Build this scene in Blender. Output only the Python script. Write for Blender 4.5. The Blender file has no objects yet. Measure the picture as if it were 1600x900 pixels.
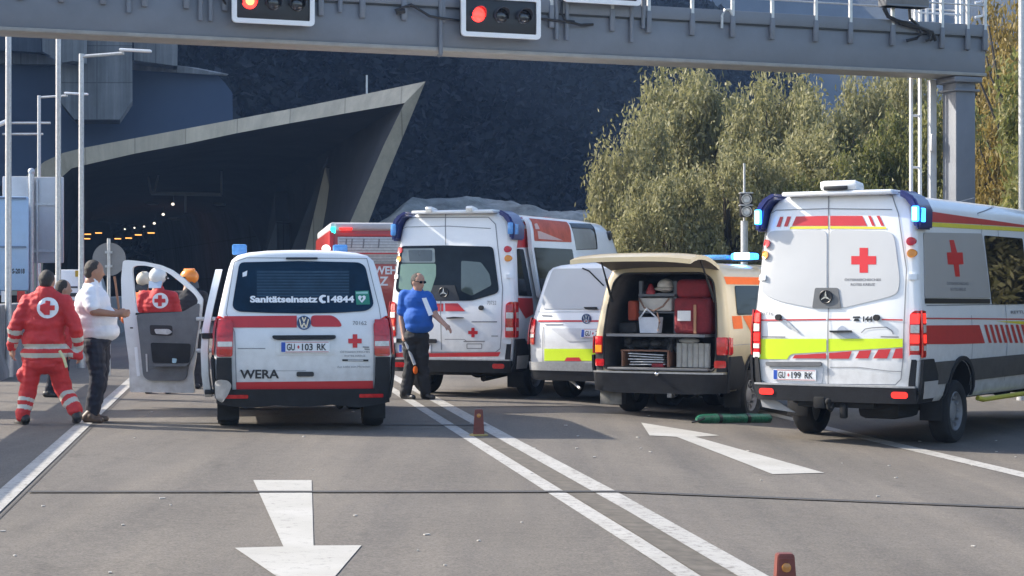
import bpy, bmesh, math, random
from mathutils import Vector, Matrix, noise
random.seed(7)
R = math.radians
scene = bpy.context.scene
COL = scene.collection
F, CX, YH, CH = 3000.0, 800.0, 457.0, 1.51

# ---------------- camera, sky, sun, exposure ----------------
cam_d = bpy.data.cameras.new('camera')
cam = bpy.data.objects.new('camera', cam_d)
COL.objects.link(cam)
cam.location = (0, 0, CH)
cam.rotation_euler = (R(90) + math.atan(7 / F), 0, 0)
cam_d.sensor_width = 36
cam_d.lens = 36 * F / 1600
cam_d.clip_start = 0.1
cam_d.clip_end = 6000
scene.camera = cam

SUN_EL = 34.5
SUN_H = Vector((-0.950, 0.312, 0)).normalized()          # horizontal direction towards the sun
w = bpy.data.worlds.new('World')
scene.world = w
w.use_nodes = True
nt = w.node_tree
bg = nt.nodes['Background']
sky = nt.nodes.new('ShaderNodeTexSky')
sky.sky_type = 'NISHITA'
sky.sun_disc = False
sky.sun_elevation = R(SUN_EL)
sky.sun_rotation = math.atan2(SUN_H.x, SUN_H.y)
sky.air_density = 1.0
sky.dust_density = 2.0
nt.links.new(sky.outputs[0], bg.inputs[0])
bg.inputs[1].default_value = 0.122
sd = bpy.data.lights.new('sun', 'SUN')
sd.energy = 3.4
sd.angle = R(0.5)
sd.color = (1.0, 0.92, 0.80)
sun = bpy.data.objects.new('sun', sd)
COL.objects.link(sun)
sdir = Vector((SUN_H.x * math.cos(R(SUN_EL)), SUN_H.y * math.cos(R(SUN_EL)), math.sin(R(SUN_EL))))
sun.rotation_euler = sdir.to_track_quat('Z', 'Y').to_euler()
sun.location = sdir * 60
vs = scene.view_settings
vs.view_transform = 'Standard'
vs.look = 'None'
vs.gamma = 1
vs.use_curve_mapping = False
vs.exposure = 1.45
HAZE = 0.0004

# ---------------- photo geometry ----------------
def zg(x):
    x = max(-25.0, min(25.0, x))
    return -0.012 * x - 0.04 * max(0.0, min(x, 4.1) - 0.8)

def G(px, py):
    z = 0.0
    for _ in range(6):
        d = (CH - z) * F / (py - YH)
        z = zg((px - CX) * d / F)
    return Vector(((px - CX) * d / F, d, z))

def P(px, py, d):
    return Vector(((px - CX) * d / F, d, CH - (py - YH) * d / F))

# ---------------- materials ----------------
MATS = {}
def mat(name, col, rough=0.5, metal=0.0, var=0.08, scale=6.0, bump=0.0, bscale=60.0, coat=0.0, emit=None, es=0.0,
        alpha=1.0, trans=0.0, var2=None, spec=0.5):
    if name in MATS:
        return MATS[name]
    m = bpy.data.materials.new(name)
    m.use_nodes = True
    n = m.node_tree.nodes
    l = m.node_tree.links
    b = n['Principled BSDF']
    b.inputs['Roughness'].default_value = rough
    b.inputs['Metallic'].default_value = metal
    b.inputs['Specular IOR Level'].default_value = spec
    if coat:
        b.inputs['Coat Weight'].default_value = coat
        b.inputs['Coat Roughness'].default_value = 0.08
    tc = n.new('ShaderNodeTexCoord')
    nz = n.new('ShaderNodeTexNoise')
    nz.inputs['Scale'].default_value = scale
    nz.inputs['Detail'].default_value = 6
    nz.inputs['Roughness'].default_value = 0.65
    l.new(tc.outputs['Object'], nz.inputs['Vector'])
    mr = n.new('ShaderNodeMapRange')
    mr.inputs[1].default_value = 0.3
    mr.inputs[2].default_value = 0.7
    l.new(nz.outputs[0], mr.inputs[0])
    mx = n.new('ShaderNodeMix')
    mx.data_type = 'RGBA'
    l.new(mr.outputs[0], mx.inputs[0])
    c1 = [max(0, c * (1 - var)) for c in col]
    c2 = var2 if var2 else [min(1, c * (1 + var)) for c in col]
    mx.inputs[6].default_value = (*c1, 1)
    mx.inputs[7].default_value = (*c2, 1)
    l.new(mx.outputs[2], b.inputs['Base Color'])
    if bump:
        nb = n.new('ShaderNodeTexNoise')
        nb.inputs['Scale'].default_value = bscale
        nb.inputs['Detail'].default_value = 4
        l.new(tc.outputs['Object'], nb.inputs['Vector'])
        bp = n.new('ShaderNodeBump')
        bp.inputs['Strength'].default_value = bump
        bp.inputs['Distance'].default_value = 0.02
        l.new(nb.outputs[0], bp.inputs['Height'])
        l.new(bp.outputs[0], b.inputs['Normal'])
    if emit:
        b.inputs['Emission Color'].default_value = (*emit, 1)
        b.inputs['Emission Strength'].default_value = es
    b.inputs['Alpha'].default_value = alpha
    b.inputs['Transmission Weight'].default_value = trans
    MATS[name] = m
    return m

def paint(name, col, dirt=0.5, rough=0.32):
    """vehicle paint: clear coat, faint road grime growing towards the sills"""
    m = mat(name, col, rough=rough, coat=0.5, var=0.03, scale=3.0)
    n, l = m.node_tree.nodes, m.node_tree.links
    b = n['Principled BSDF']
    src = b.inputs['Base Color'].links[0].from_socket
    tc = n.new('ShaderNodeTexCoord')
    sp = n.new('ShaderNodeSeparateXYZ')
    l.new(tc.outputs['Object'], sp.inputs[0])
    mr = n.new('ShaderNodeMapRange')
    mr.inputs[1].default_value = 1.3
    mr.inputs[2].default_value = 0.3
    l.new(sp.outputs[2], mr.inputs[0])
    nz = n.new('ShaderNodeTexNoise')
    nz.inputs['Scale'].default_value = 9
    nz.inputs['Detail'].default_value = 8
    l.new(tc.outputs['Object'], nz.inputs['Vector'])
    mu = n.new('ShaderNodeMath')
    mu.operation = 'MULTIPLY'
    l.new(mr.outputs[0], mu.inputs[0])
    l.new(nz.outputs[0], mu.inputs[1])
    m2 = n.new('ShaderNodeMath')
    m2.operation = 'MULTIPLY'
    m2.inputs[1].default_value = dirt
    l.new(mu.outputs[0], m2.inputs[0])
    mx = n.new('ShaderNodeMix')
    mx.data_type = 'RGBA'
    l.new(m2.outputs[0], mx.inputs[0])
    l.new(src, mx.inputs[6])
    mx.inputs[7].default_value = (0.16, 0.14, 0.11, 1)
    l.new(mx.outputs[2], b.inputs['Base Color'])
    return m

WHITE = paint('white_paint', (0.80, 0.81, 0.82), 0.75)
CREAM = paint('cream_paint', (0.50, 0.42, 0.27), 0.7)
REDP = paint('fire_red_paint', (0.42, 0.035, 0.03))
ORANGE = mat('orange_film', (0.72, 0.13, 0.012), rough=0.5, spec=0.2)
BLUEP = paint('blue_fairing', (0.008, 0.022, 0.15), 0.1)
REDF = mat('red_film', (0.52, 0.030, 0.035), rough=0.35, var=0.06)
REDX = mat('red_cross_film', (0.60, 0.02, 0.025), rough=0.4, var=0.04)
LIME = mat('lime_film', (0.62, 0.80, 0.02), rough=0.35, var=0.04)
YELF = mat('yellow_film', (0.72, 0.62, 0.04), rough=0.4, var=0.05)
DPLAS = mat('dark_plastic', (0.018, 0.019, 0.022), rough=0.6, var=0.25, bump=0.15, spec=0.3)
GPLAS = mat('grey_plastic', (0.13, 0.135, 0.145), rough=0.6, var=0.15, bump=0.2)
CLAD = mat('side_cladding', (0.075, 0.070, 0.065), rough=0.6, var=0.2, bump=0.15)
RUBBER = mat('rubber', (0.018, 0.018, 0.019), rough=0.85, var=0.3, bump=0.4, bscale=120)
STEEL = mat('wheel_steel', (0.27, 0.27, 0.28), rough=0.45, metal=0.2, var=0.2)
UNDER = mat('underbody', (0.012, 0.012, 0.012), rough=0.9, var=0.3)
GLASSD = mat('dark_glass', (0.010, 0.016, 0.024), rough=0.06, var=0.3, scale=2, spec=0.10)
GLASSB = mat('blue_tinted_glass', (0.008, 0.026, 0.052), rough=0.08, var=0.4, scale=2, spec=0.12)
FROST = mat('frosted_film', (0.50, 0.51, 0.52), rough=0.5, var=0.05, scale=1.2)
FROSTS = mat('grey_frosted_film', (0.40, 0.38, 0.36), rough=0.4, var=0.04, scale=1.2)
GREENB = mat('green_blind', (0.20, 0.33, 0.27), rough=0.7, var=0.1)
REDL = mat('red_lens', (0.50, 0.010, 0.012), rough=0.12, coat=0.6, var=0.35, scale=14)
REDLIT = mat('lit_red_lens', (0.6, 0.02, 0.02), rough=0.2, emit=(1, 0.03, 0.02), es=0.7)
AMBL = mat('amber_lens', (0.80, 0.28, 0.015), rough=0.15, coat=0.6, var=0.15)
CLRL = mat('clear_lens', (0.62, 0.60, 0.56), rough=0.15, coat=0.6, var=0.25, scale=20)
BLUEL = mat('blue_lens', (0.10, 0.32, 0.72), rough=0.15, coat=0.5, var=0.25, scale=12)
BLUELIT = mat('lit_blue_lens', (0.02, 0.2, 0.9), rough=0.2, emit=(0.03, 0.30, 1.0), es=2.2)
BLUEHOT = mat('lit_blue_core', (0.3, 0.7, 1.0), rough=0.2, emit=(0.25, 0.75, 1.0), es=3.6)
CYANLIT = mat('lit_cyan_lens', (0.02, 0.7, 0.7), rough=0.2, emit=(0.02, 0.9, 0.85), es=1.2)
REDLAMP = mat('lit_red_lamp', (0.8, 0.03, 0.02), rough=0.2, emit=(1.0, 0.025, 0.02), es=2.2)
REDHOT = mat('lit_red_core', (0.9, 0.2, 0.05), rough=0.2, emit=(1.0, 0.22, 0.05), es=3.0)
CHROME = mat('chrome', (0.75, 0.76, 0.78), rough=0.18, metal=1.0, var=0.1)
ALU = mat('galvanised', (0.52, 0.53, 0.54), rough=0.45, metal=0.5, var=0.15, scale=20)
PLATEW = mat('plate_white', (0.78, 0.79, 0.80), rough=0.35, var=0.03)
PLATEB = mat('plate_blue', (0.02, 0.08, 0.42), rough=0.4)
BLACKF = mat('black_film', (0.015, 0.016, 0.02), rough=0.4)
GREYF = mat('grey_lettering', (0.20, 0.20, 0.21), rough=0.5)
WHITEF = mat('white_film', (0.82, 0.83, 0.85), rough=0.45, var=0.03)
SEAM = mat('panel_gap', (0.22, 0.23, 0.25), rough=0.8)
GANT = mat('gantry_grey_paint', (0.165, 0.180, 0.210), rough=0.5, var=0.10, scale=1.5, bump=0.05)
GANTL = mat('gantry_flange_paint', (0.30, 0.29, 0.27), rough=0.55, var=0.15, scale=4)
CONC = mat('portal_concrete', (0.50, 0.455, 0.36), rough=0.85, var=0.12, scale=0.8, bump=0.3, bscale=8)
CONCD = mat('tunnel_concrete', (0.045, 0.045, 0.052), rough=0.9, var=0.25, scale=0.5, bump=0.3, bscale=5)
CONCB = mat('weathered_concrete', (0.13, 0.15, 0.18), rough=0.9, var=0.22, scale=0.25, bump=0.3, bscale=3)
CONCP = mat('pale_concrete', (0.26, 0.265, 0.27), rough=0.9, var=0.2, scale=0.4, bump=0.3, bscale=3)
def weather(m, px_, pz_, dark=0.75, streak=0.35):
    """formwork joints and rain streaks as real marks of the concrete"""
    n, l = m.node_tree.nodes, m.node_tree.links
    b = n['Principled BSDF']
    src = b.inputs['Base Color'].links[0].from_socket
    tc = n.new('ShaderNodeTexCoord')
    mp = n.new('ShaderNodeMapping')
    mp.inputs['Rotation'].default_value = (R(90), 0, 0)
    l.new(tc.outputs['Object'], mp.inputs[0])
    br = n.new('ShaderNodeTexBrick')
    br.inputs['Scale'].default_value = 1.0
    br.inputs['Brick Width'].default_value = px_
    br.inputs['Row Height'].default_value = pz_
    br.inputs['Mortar Size'].default_value = 0.03
    br.inputs['Color1'].default_value = (1, 1, 1, 1)
    br.inputs['Color2'].default_value = (0.86, 0.86, 0.86, 1)
    br.inputs['Mortar'].default_value = (dark * 0.7, dark * 0.7, dark * 0.7, 1)
    br.offset = 0.0
    l.new(mp.outputs[0], br.inputs['Vector'])
    m2 = n.new('ShaderNodeMapping')
    m2.inputs['Scale'].default_value = (1.4, 1.4, 0.06)
    l.new(tc.outputs['Object'], m2.inputs[0])
    nz = n.new('ShaderNodeTexNoise')
    nz.inputs['Scale'].default_value = 1.0
    nz.inputs['Detail'].default_value = 7
    nz.inputs['Roughness'].default_value = 0.7
    l.new(m2.outputs[0], nz.inputs['Vector'])
    rp = n.new('ShaderNodeMapRange')
    rp.inputs[1].default_value = 0.35
    rp.inputs[2].default_value = 0.65
    rp.inputs[3].default_value = 1 - streak
    rp.inputs[4].default_value = 1.1
    l.new(nz.outputs[0], rp.inputs[0])
    x1 = n.new('ShaderNodeMix')
    x1.data_type = 'RGBA'
    x1.blend_type = 'MULTIPLY'
    x1.inputs[0].default_value = 1
    l.new(src, x1.inputs[6])
    l.new(br.outputs[0], x1.inputs[7])
    x2 = n.new('ShaderNodeMix')
    x2.data_type = 'RGBA'
    x2.blend_type = 'MULTIPLY'
    x2.inputs[0].default_value = 1
    l.new(x1.outputs[2], x2.inputs[6])
    l.new(rp.outputs[0], x2.inputs[7])
    l.new(x2.outputs[2], b.inputs['Base Color'])
    return m
weather(CONC, 2.4, 30.0, 0.9, 0.18)
weather(CONCB, 2.5, 2.5)
weather(CONCP, 3.1, 2.2, streak=0.45)
SIGNG = mat('sign_back_grey', (0.50, 0.50, 0.51), rough=0.5, metal=0.15, var=0.05)

# ---------------- mesh builder ----------------
class MB:
    def __init__(s):
        s.bm = bmesh.new()
    def _take(s, t, mi, M=None):
        if M is not None:
            bmesh.ops.transform(t, matrix=M, verts=t.verts)
        for f in t.faces:
            f.material_index = mi
        me = bpy.data.meshes.new('tmp')
        t.to_mesh(me)
        t.free()
        s.bm.from_mesh(me)
        bpy.data.meshes.remove(me)
        return s
    def box(s, c, size, rot=None, bevel=0.0, mi=0, seg=2):
        t = bmesh.new()
        bmesh.ops.create_cube(t, size=1.0)
        bmesh.ops.scale(t, vec=Vector(size), verts=t.verts)
        if bevel:
            bmesh.ops.bevel(t, geom=t.edges[:], offset=min(bevel, min(size) * 0.45), segments=seg, affect='EDGES', profile=0.5)
        M = Matrix.Translation(Vector(c))
        if rot is not None:
            M = M @ rot.to_4x4()
        return s._take(t, mi, M)
    def cyl(s, p0, p1, r0, r1=None, n=14, mi=0):
        p0, p1 = Vector(p0), Vector(p1)
        r1 = r0 if r1 is None else r1
        v = p1 - p0
        t = bmesh.new()
        bmesh.ops.create_cone(t, cap_ends=True, segments=n, radius1=r0, radius2=max(r1, 1e-5), depth=v.length)
        M = Matrix.Translation((p0 + p1) / 2) @ v.to_track_quat('Z', 'Y').to_matrix().to_4x4()
        return s._take(t, mi, M)
    def ell(s, c, r, rot=None, mi=0, n=16):
        t = bmesh.new()
        bmesh.ops.create_uvsphere(t, u_segments=n, v_segments=max(6, n * 2 // 3), radius=1.0)
        M = Matrix.Translation(Vector(c))
        if rot is not None:
            M = M @ rot.to_4x4()
        M = M @ Matrix.Diagonal((*r, 1))
        return s._take(t, mi, M)
    def cap(s, p0, p1, r0, r1=None, mi=0, n=12):
        r1 = r0 if r1 is None else r1
        s.cyl(p0, p1, r0, r1, n, mi)
        s.ell(p0, (r0, r0, r0), None, mi, n)
        s.ell(p1, (r1, r1, r1), None, mi, n)
        return s
    def tube(s, pts, r, n=8, mi=0):
        pts = [Vector(p) for p in pts]
        rings = []
        up = Vector((0.13, 0.21, 0.97))
        for i, p in enumerate(pts):
            a = pts[max(0, i - 1)]
            b = pts[min(len(pts) - 1, i + 1)]
            t = (b - a).normalized()
            u = t.cross(up)
            if u.length < 0.05:
                u = t.cross(Vector((1, 0, 0)))
            u.normalize()
            v = t.cross(u)
            rr = r[i] if isinstance(r, (list, tuple)) else r
            rings.append([s.bm.verts.new(p + u * math.cos(2 * math.pi * k / n) * rr + v * math.sin(2 * math.pi * k / n) * rr) for k in range(n)])
        for a, b in zip(rings, rings[1:]):
            for k in range(n):
                f = s.bm.faces.new((a[k], a[(k + 1) % n], b[(k + 1) % n], b[k]))
                f.material_index = mi
        for rg in (rings[0], rings[-1]):
            f = s.bm.faces.new(rg)
            f.material_index = mi
        return s
    def lathe(s, prof, c, axis='x', n=28, mi=0, caps=True):
        """prof: list of (along axis, radius) closed by the axis"""
        rings = []
        for a, r in prof:
            ring = []
            for k in range(n):
                t = 2 * math.pi * k / n
                u, v = r * math.cos(t), r * math.sin(t)
                p = {'x': (a, u, v), 'y': (u, a, v), 'z': (u, v, a)}[axis]
                ring.append(s.bm.verts.new(Vector(c) + Vector(p)))
            rings.append(ring)
        for a, b in zip(rings, rings[1:]):
            for k in range(n):
                f = s.bm.faces.new((a[k], a[(k + 1) % n], b[(k + 1) % n], b[k]))
                f.material_index = mi
        for rg in ((rings[0], rings[-1]) if caps else ()):
            f = s.bm.faces.new(rg)
            f.material_index = mi
        return s
    def prism(s, pts, vec, mi=0):
        """closed prism: polygon of 3D points swept by vec"""
        vec = Vector(vec)
        a = [s.bm.verts.new(Vector(p)) for p in pts]
        b = [s.bm.verts.new(Vector(p) + vec) for p in pts]
        n = len(a)
        fs = [s.bm.faces.new(a), s.bm.faces.new(b[::-1])]
        for k in range(n):
            fs.append(s.bm.faces.new((a[k], b[k], b[(k + 1) % n], a[(k + 1) % n])))
        for f in fs:
            f.material_index = mi
        return s
    def quad(s, pts, mi=0):
        f = s.bm.faces.new([s.bm.verts.new(Vector(p)) for p in pts])
        f.material_index = mi
        return s
    def build(s, name, mats, parent=None, loc=None, smooth=35, recalc=True):
        if recalc:
            bmesh.ops.recalc_face_normals(s.bm, faces=s.bm.faces)
        me = bpy.data.meshes.new(name)
        s.bm.to_mesh(me)
        s.bm.free()
        return link(name, me, mats, parent, loc, smooth)

SPLIT = {'side_window', 'reflector', 'wheel_arch_trim', 'cables', 'handrails', 'blind', 'orange_markings', 'corner_cladding', 'legs', 'door_hinge',
         'red_stripes', 'red_markings', 'red_bars', 'red_lines', 'yellow_line', 'slots', 'cross_bar', 'hinge_rail', 'lining_handle', 'visor_hinge', 'interior_seen_through_pane', 'small_lettering'}
SINGULAR = {'cables': 'cable', 'handrails': 'handrail', 'legs': 'leg', 'orange_markings': 'orange_marking', 'red_stripes': 'red_stripe', 'red_markings': 'red_marking', 'red_bars': 'red_bar', 'red_lines': 'red_line', 'slots': 'slot',
            'interior_seen_through_pane': 'interior_panel', 'small_lettering': 'lettering_bar'}

def link(name, me, mats, parent=None, loc=None, smooth=35):
    if name in SPLIT:
        bm = bmesh.new()
        bm.from_mesh(me)
        bm.verts.ensure_lookup_table()
        comp = {}
        k = 0
        for v in bm.verts:
            if v.index in comp:
                continue
            st = [v]
            comp[v.index] = k
            while st:
                q = st.pop()
                for e in q.link_edges:
                    o_ = e.other_vert(q)
                    if o_.index not in comp:
                        comp[o_.index] = k
                        st.append(o_)
            k += 1
        bm.free()
        first = None
        nm = SINGULAR.get(name, name)
        for i in range(k):
            b2 = bmesh.new()
            b2.from_mesh(me)
            b2.verts.ensure_lookup_table()
            bmesh.ops.delete(b2, geom=[v for v in b2.verts if comp[v.index] != i], context='VERTS')
            m2 = bpy.data.meshes.new(nm)
            b2.to_mesh(m2)
            b2.free()
            o = link1(nm, m2, mats, parent, loc, smooth)
            first = first or o
        return first
    return link1(name, me, mats, parent, loc, smooth)

def link1(name, me, mats, parent=None, loc=None, smooth=35):
    if not isinstance(mats, (list, tuple)):
        mats = [mats]
    for m in mats:
        me.materials.append(m)
    o = bpy.data.objects.new(name, me)
    COL.objects.link(o)
    if smooth:
        me.polygons.foreach_set('use_smooth', [True] * len(me.polygons))
        me.set_sharp_from_angle(angle=R(smooth))
    if parent:
        o.parent = parent
    if loc is not None:
        o.location = loc
    return o

def tag(o, label, cat, group=None):
    o['label'] = label
    o['category'] = cat
    if group:
        o['group'] = group
    return o

def thing(name, label, cat, loc=(0, 0, 0), rz=0.0, group=None):
    o = bpy.data.objects.new(name, None)
    COL.objects.link(o)
    o.location = loc
    o.rotation_euler = (0, 0, rz)
    o.empty_display_size = 0.2
    return tag(o, label, cat, group)

def struct(o):
    o['kind'] = 'structure'
    return o

def bake(o):
    """replace an object's mesh by its evaluated one"""
    bpy.context.view_layer.update()
    dg = bpy.context.evaluated_depsgraph_get()
    me = bpy.data.meshes.new_from_object(o.evaluated_get(dg))
    old = o.data
    o.modifiers.clear()
    o.data = me
    return o

def cut(o, cutters, m_cut):
    """boolean difference with closed cutters; cut walls get m_cut"""
    for c in cutters:
        md = o.modifiers.new('b', 'BOOLEAN')
        md.operation = 'DIFFERENCE'
        md.solver = 'EXACT'
        md.object = c
        md.material_mode = 'TRANSFER'
    bake(o)
    for c in cutters:
        bpy.data.objects.remove(c)
    o.data.polygons.foreach_set('use_smooth', [True] * len(o.data.polygons))
    o.data.set_sharp_from_angle(angle=R(35))
    return o

# ---------------- text ----------------
def text2d(body, size, width=None, bold=0.0, align='LEFT', slant=0.0):
    cu = bpy.data.curves.new('txt', 'FONT')
    cu.body = body
    cu.size = size
    cu.offset = bold
    cu.shear = slant
    cu.resolution_u = 3
    o = bpy.data.objects.new('txt', cu)
    COL.objects.link(o)
    bpy.context.view_layer.update()
    dg = bpy.context.evaluated_depsgraph_get()
    me = bpy.data.meshes.new_from_object(o.evaluated_get(dg))
    vs_ = [(v.co.x, v.co.y) for v in me.vertices]
    fs_ = [tuple(p.vertices) for p in me.polygons]
    bpy.data.objects.remove(o)
    bpy.data.curves.remove(cu)
    bpy.data.meshes.remove(me)
    if not vs_:
        return [], []
    x0, x1 = min(v[0] for v in vs_), max(v[0] for v in vs_)
    sx = (width / (x1 - x0)) if width else 1.0
    off = {'LEFT': x0, 'CENTER': (x0 + x1) / 2}[align]
    return [((x - off) * sx, y) for x, y in vs_], fs_

def circ(cx, cz, r, n=20, rz=None):
    return [(cx + r * math.cos(2 * math.pi * k / n), cz + (rz or r) * math.sin(2 * math.pi * k / n)) for k in range(n)]

def rrect(x0, z0, x1, z1, r=0.03, n=4):
    out = []
    for cx, cz, a in ((x1 - r, z1 - r, 0), (x0 + r, z1 - r, 90), (x0 + r, z0 + r, 180), (x1 - r, z0 + r, 270)):
        for k in range(n + 1):
            t = R(a + 90 * k / n)
            out.append((cx + r * math.cos(t), cz + r * math.sin(t)))
    return out

def rpoly(pts, r, n=3):
    """round the corners of a polygon"""
    out = []
    m = len(pts)
    for i in range(m):
        p, a, b = Vector(pts[i]), Vector(pts[i - 1]), Vector(pts[(i + 1) % m])
        da, db = a - p, b - p
        ra = min(r, da.length * 0.45)
        rb = min(r, db.length * 0.45)
        q0 = p + da.normalized() * ra
        q1 = p + db.normalized() * rb
        for k in range(n + 1):
            t = k / n
            q = q0 * (1 - t) ** 2 + p * 2 * t * (1 - t) + q1 * t * t
            out.append((q.x, q.y))
    return out

def cross(cx, cz, a, b):
    return [(cx - b, cz + a), (cx + b, cz + a), (cx + b, cz + b), (cx + a, cz + b), (cx + a, cz - b), (cx + b, cz - b),
            (cx + b, cz - a), (cx - b, cz - a), (cx - b, cz - b), (cx - a, cz - b), (cx - a, cz + b), (cx - b, cz + b)]

class Surf:
    """collects 2D shapes and lays them on a surface given by mapf(u, v, off)"""
    def __init__(s, mapf, grid=0.12):
        s.mapf, s.grid = mapf, grid
        s.bm = bmesh.new()
    def poly(s, pts, off=0.004, thick=0.0, mi=0, bevel=0.0):
        t = bmesh.new()
        vsx = [t.verts.new((p[0], 0, p[1])) for p in pts]
        try:
            f = t.faces.new(vsx)
        except ValueError:
            return s
        g = s.grid
        for ax in (0, 2):
            lo = min(v.co[ax] for v in t.verts)
            hi = max(v.co[ax] for v in t.verts)
            k = math.ceil((lo + 1e-4) / g)
            while k * g < hi - 1e-4:
                co = [0, 0, 0]
                no = [0, 0, 0]
                co[ax] = k * g
                no[ax] = 1
                bmesh.ops.bisect_plane(t, geom=t.verts[:] + t.edges[:] + t.faces[:], plane_co=co, plane_no=no)
                k += 1
        bmesh.ops.triangulate(t, faces=[f for f in t.faces if len(f.verts) > 4])
        front = {}
        flat = [(v, v.co.x, v.co.z) for v in t.verts]
        bedges = [e for e in t.edges if len(e.link_faces) == 1]
        back = {}
        tk = thick or 0.0
        if tk:
            for e in bedges:
                for v in e.verts:
                    if v not in back:
                        back[v] = (v.co.x, v.co.z)
            nv = {v: t.verts.new((c[0], 0, c[1])) for v, c in back.items()}
            for e in bedges:
                a, b = e.verts
                try:
                    t.faces.new((a, b, nv[b], nv[a]))
                except ValueError:
                    pass
            for v, c in back.items():
                nv[v].co = s.mapf(c[0], c[1], off)
        for v, x, z in flat:
            v.co = s.mapf(x, z, off + tk)
        bmesh.ops.recalc_face_normals(t, faces=t.faces)
        # orientation: outward
        for f in t.faces:
            f.material_index = mi
        me = bpy.data.meshes.new('tmp')
        t.to_mesh(me)
        t.free()
        s.bm.from_mesh(me)
        bpy.data.meshes.remove(me)
        return s
    def text(s, body, u, v, size, off=0.006, width=None, bold=0.0, align='LEFT', mi=0, slant=0.0):
        vv, ff = text2d(body, size, width, bold, align, slant)
        bv = [s.bm.verts.new(s.mapf(u + x, v + y, off)) for x, y in vv]
        for f in ff:
            try:
                nf = s.bm.faces.new([bv[i] for i in f])
                nf.material_index = mi
            except ValueError:
                pass
        return s
    def line(s, pts, wd, off=0.003, mi=0):
        for a, b in zip(pts, pts[1:]):
            a, b = Vector(a), Vector(b)
            d = (b - a).normalized()
            n = Vector((-d.y, d.x)) * wd / 2
            s.poly([a - n, b - n, b + n, a + n], off=off, mi=mi)
        return s
    def build(s, name, mats, parent=None, smooth=40):
        me = bpy.data.meshes.new(name)
        s.bm.to_mesh(me)
        s.bm.free()
        return link(name, me, mats, parent, None, smooth)

# ---------------- vehicles ----------------
def lerp_tab(tab, z):
    if z <= tab[0][0]:
        return tab[0][1]
    for (a, b), (c, d) in zip(tab, tab[1:]):
        if z <= c:
            t = (z - a) / (c - a)
            return b + (d - b) * t
    return tab[-1][1]

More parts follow.
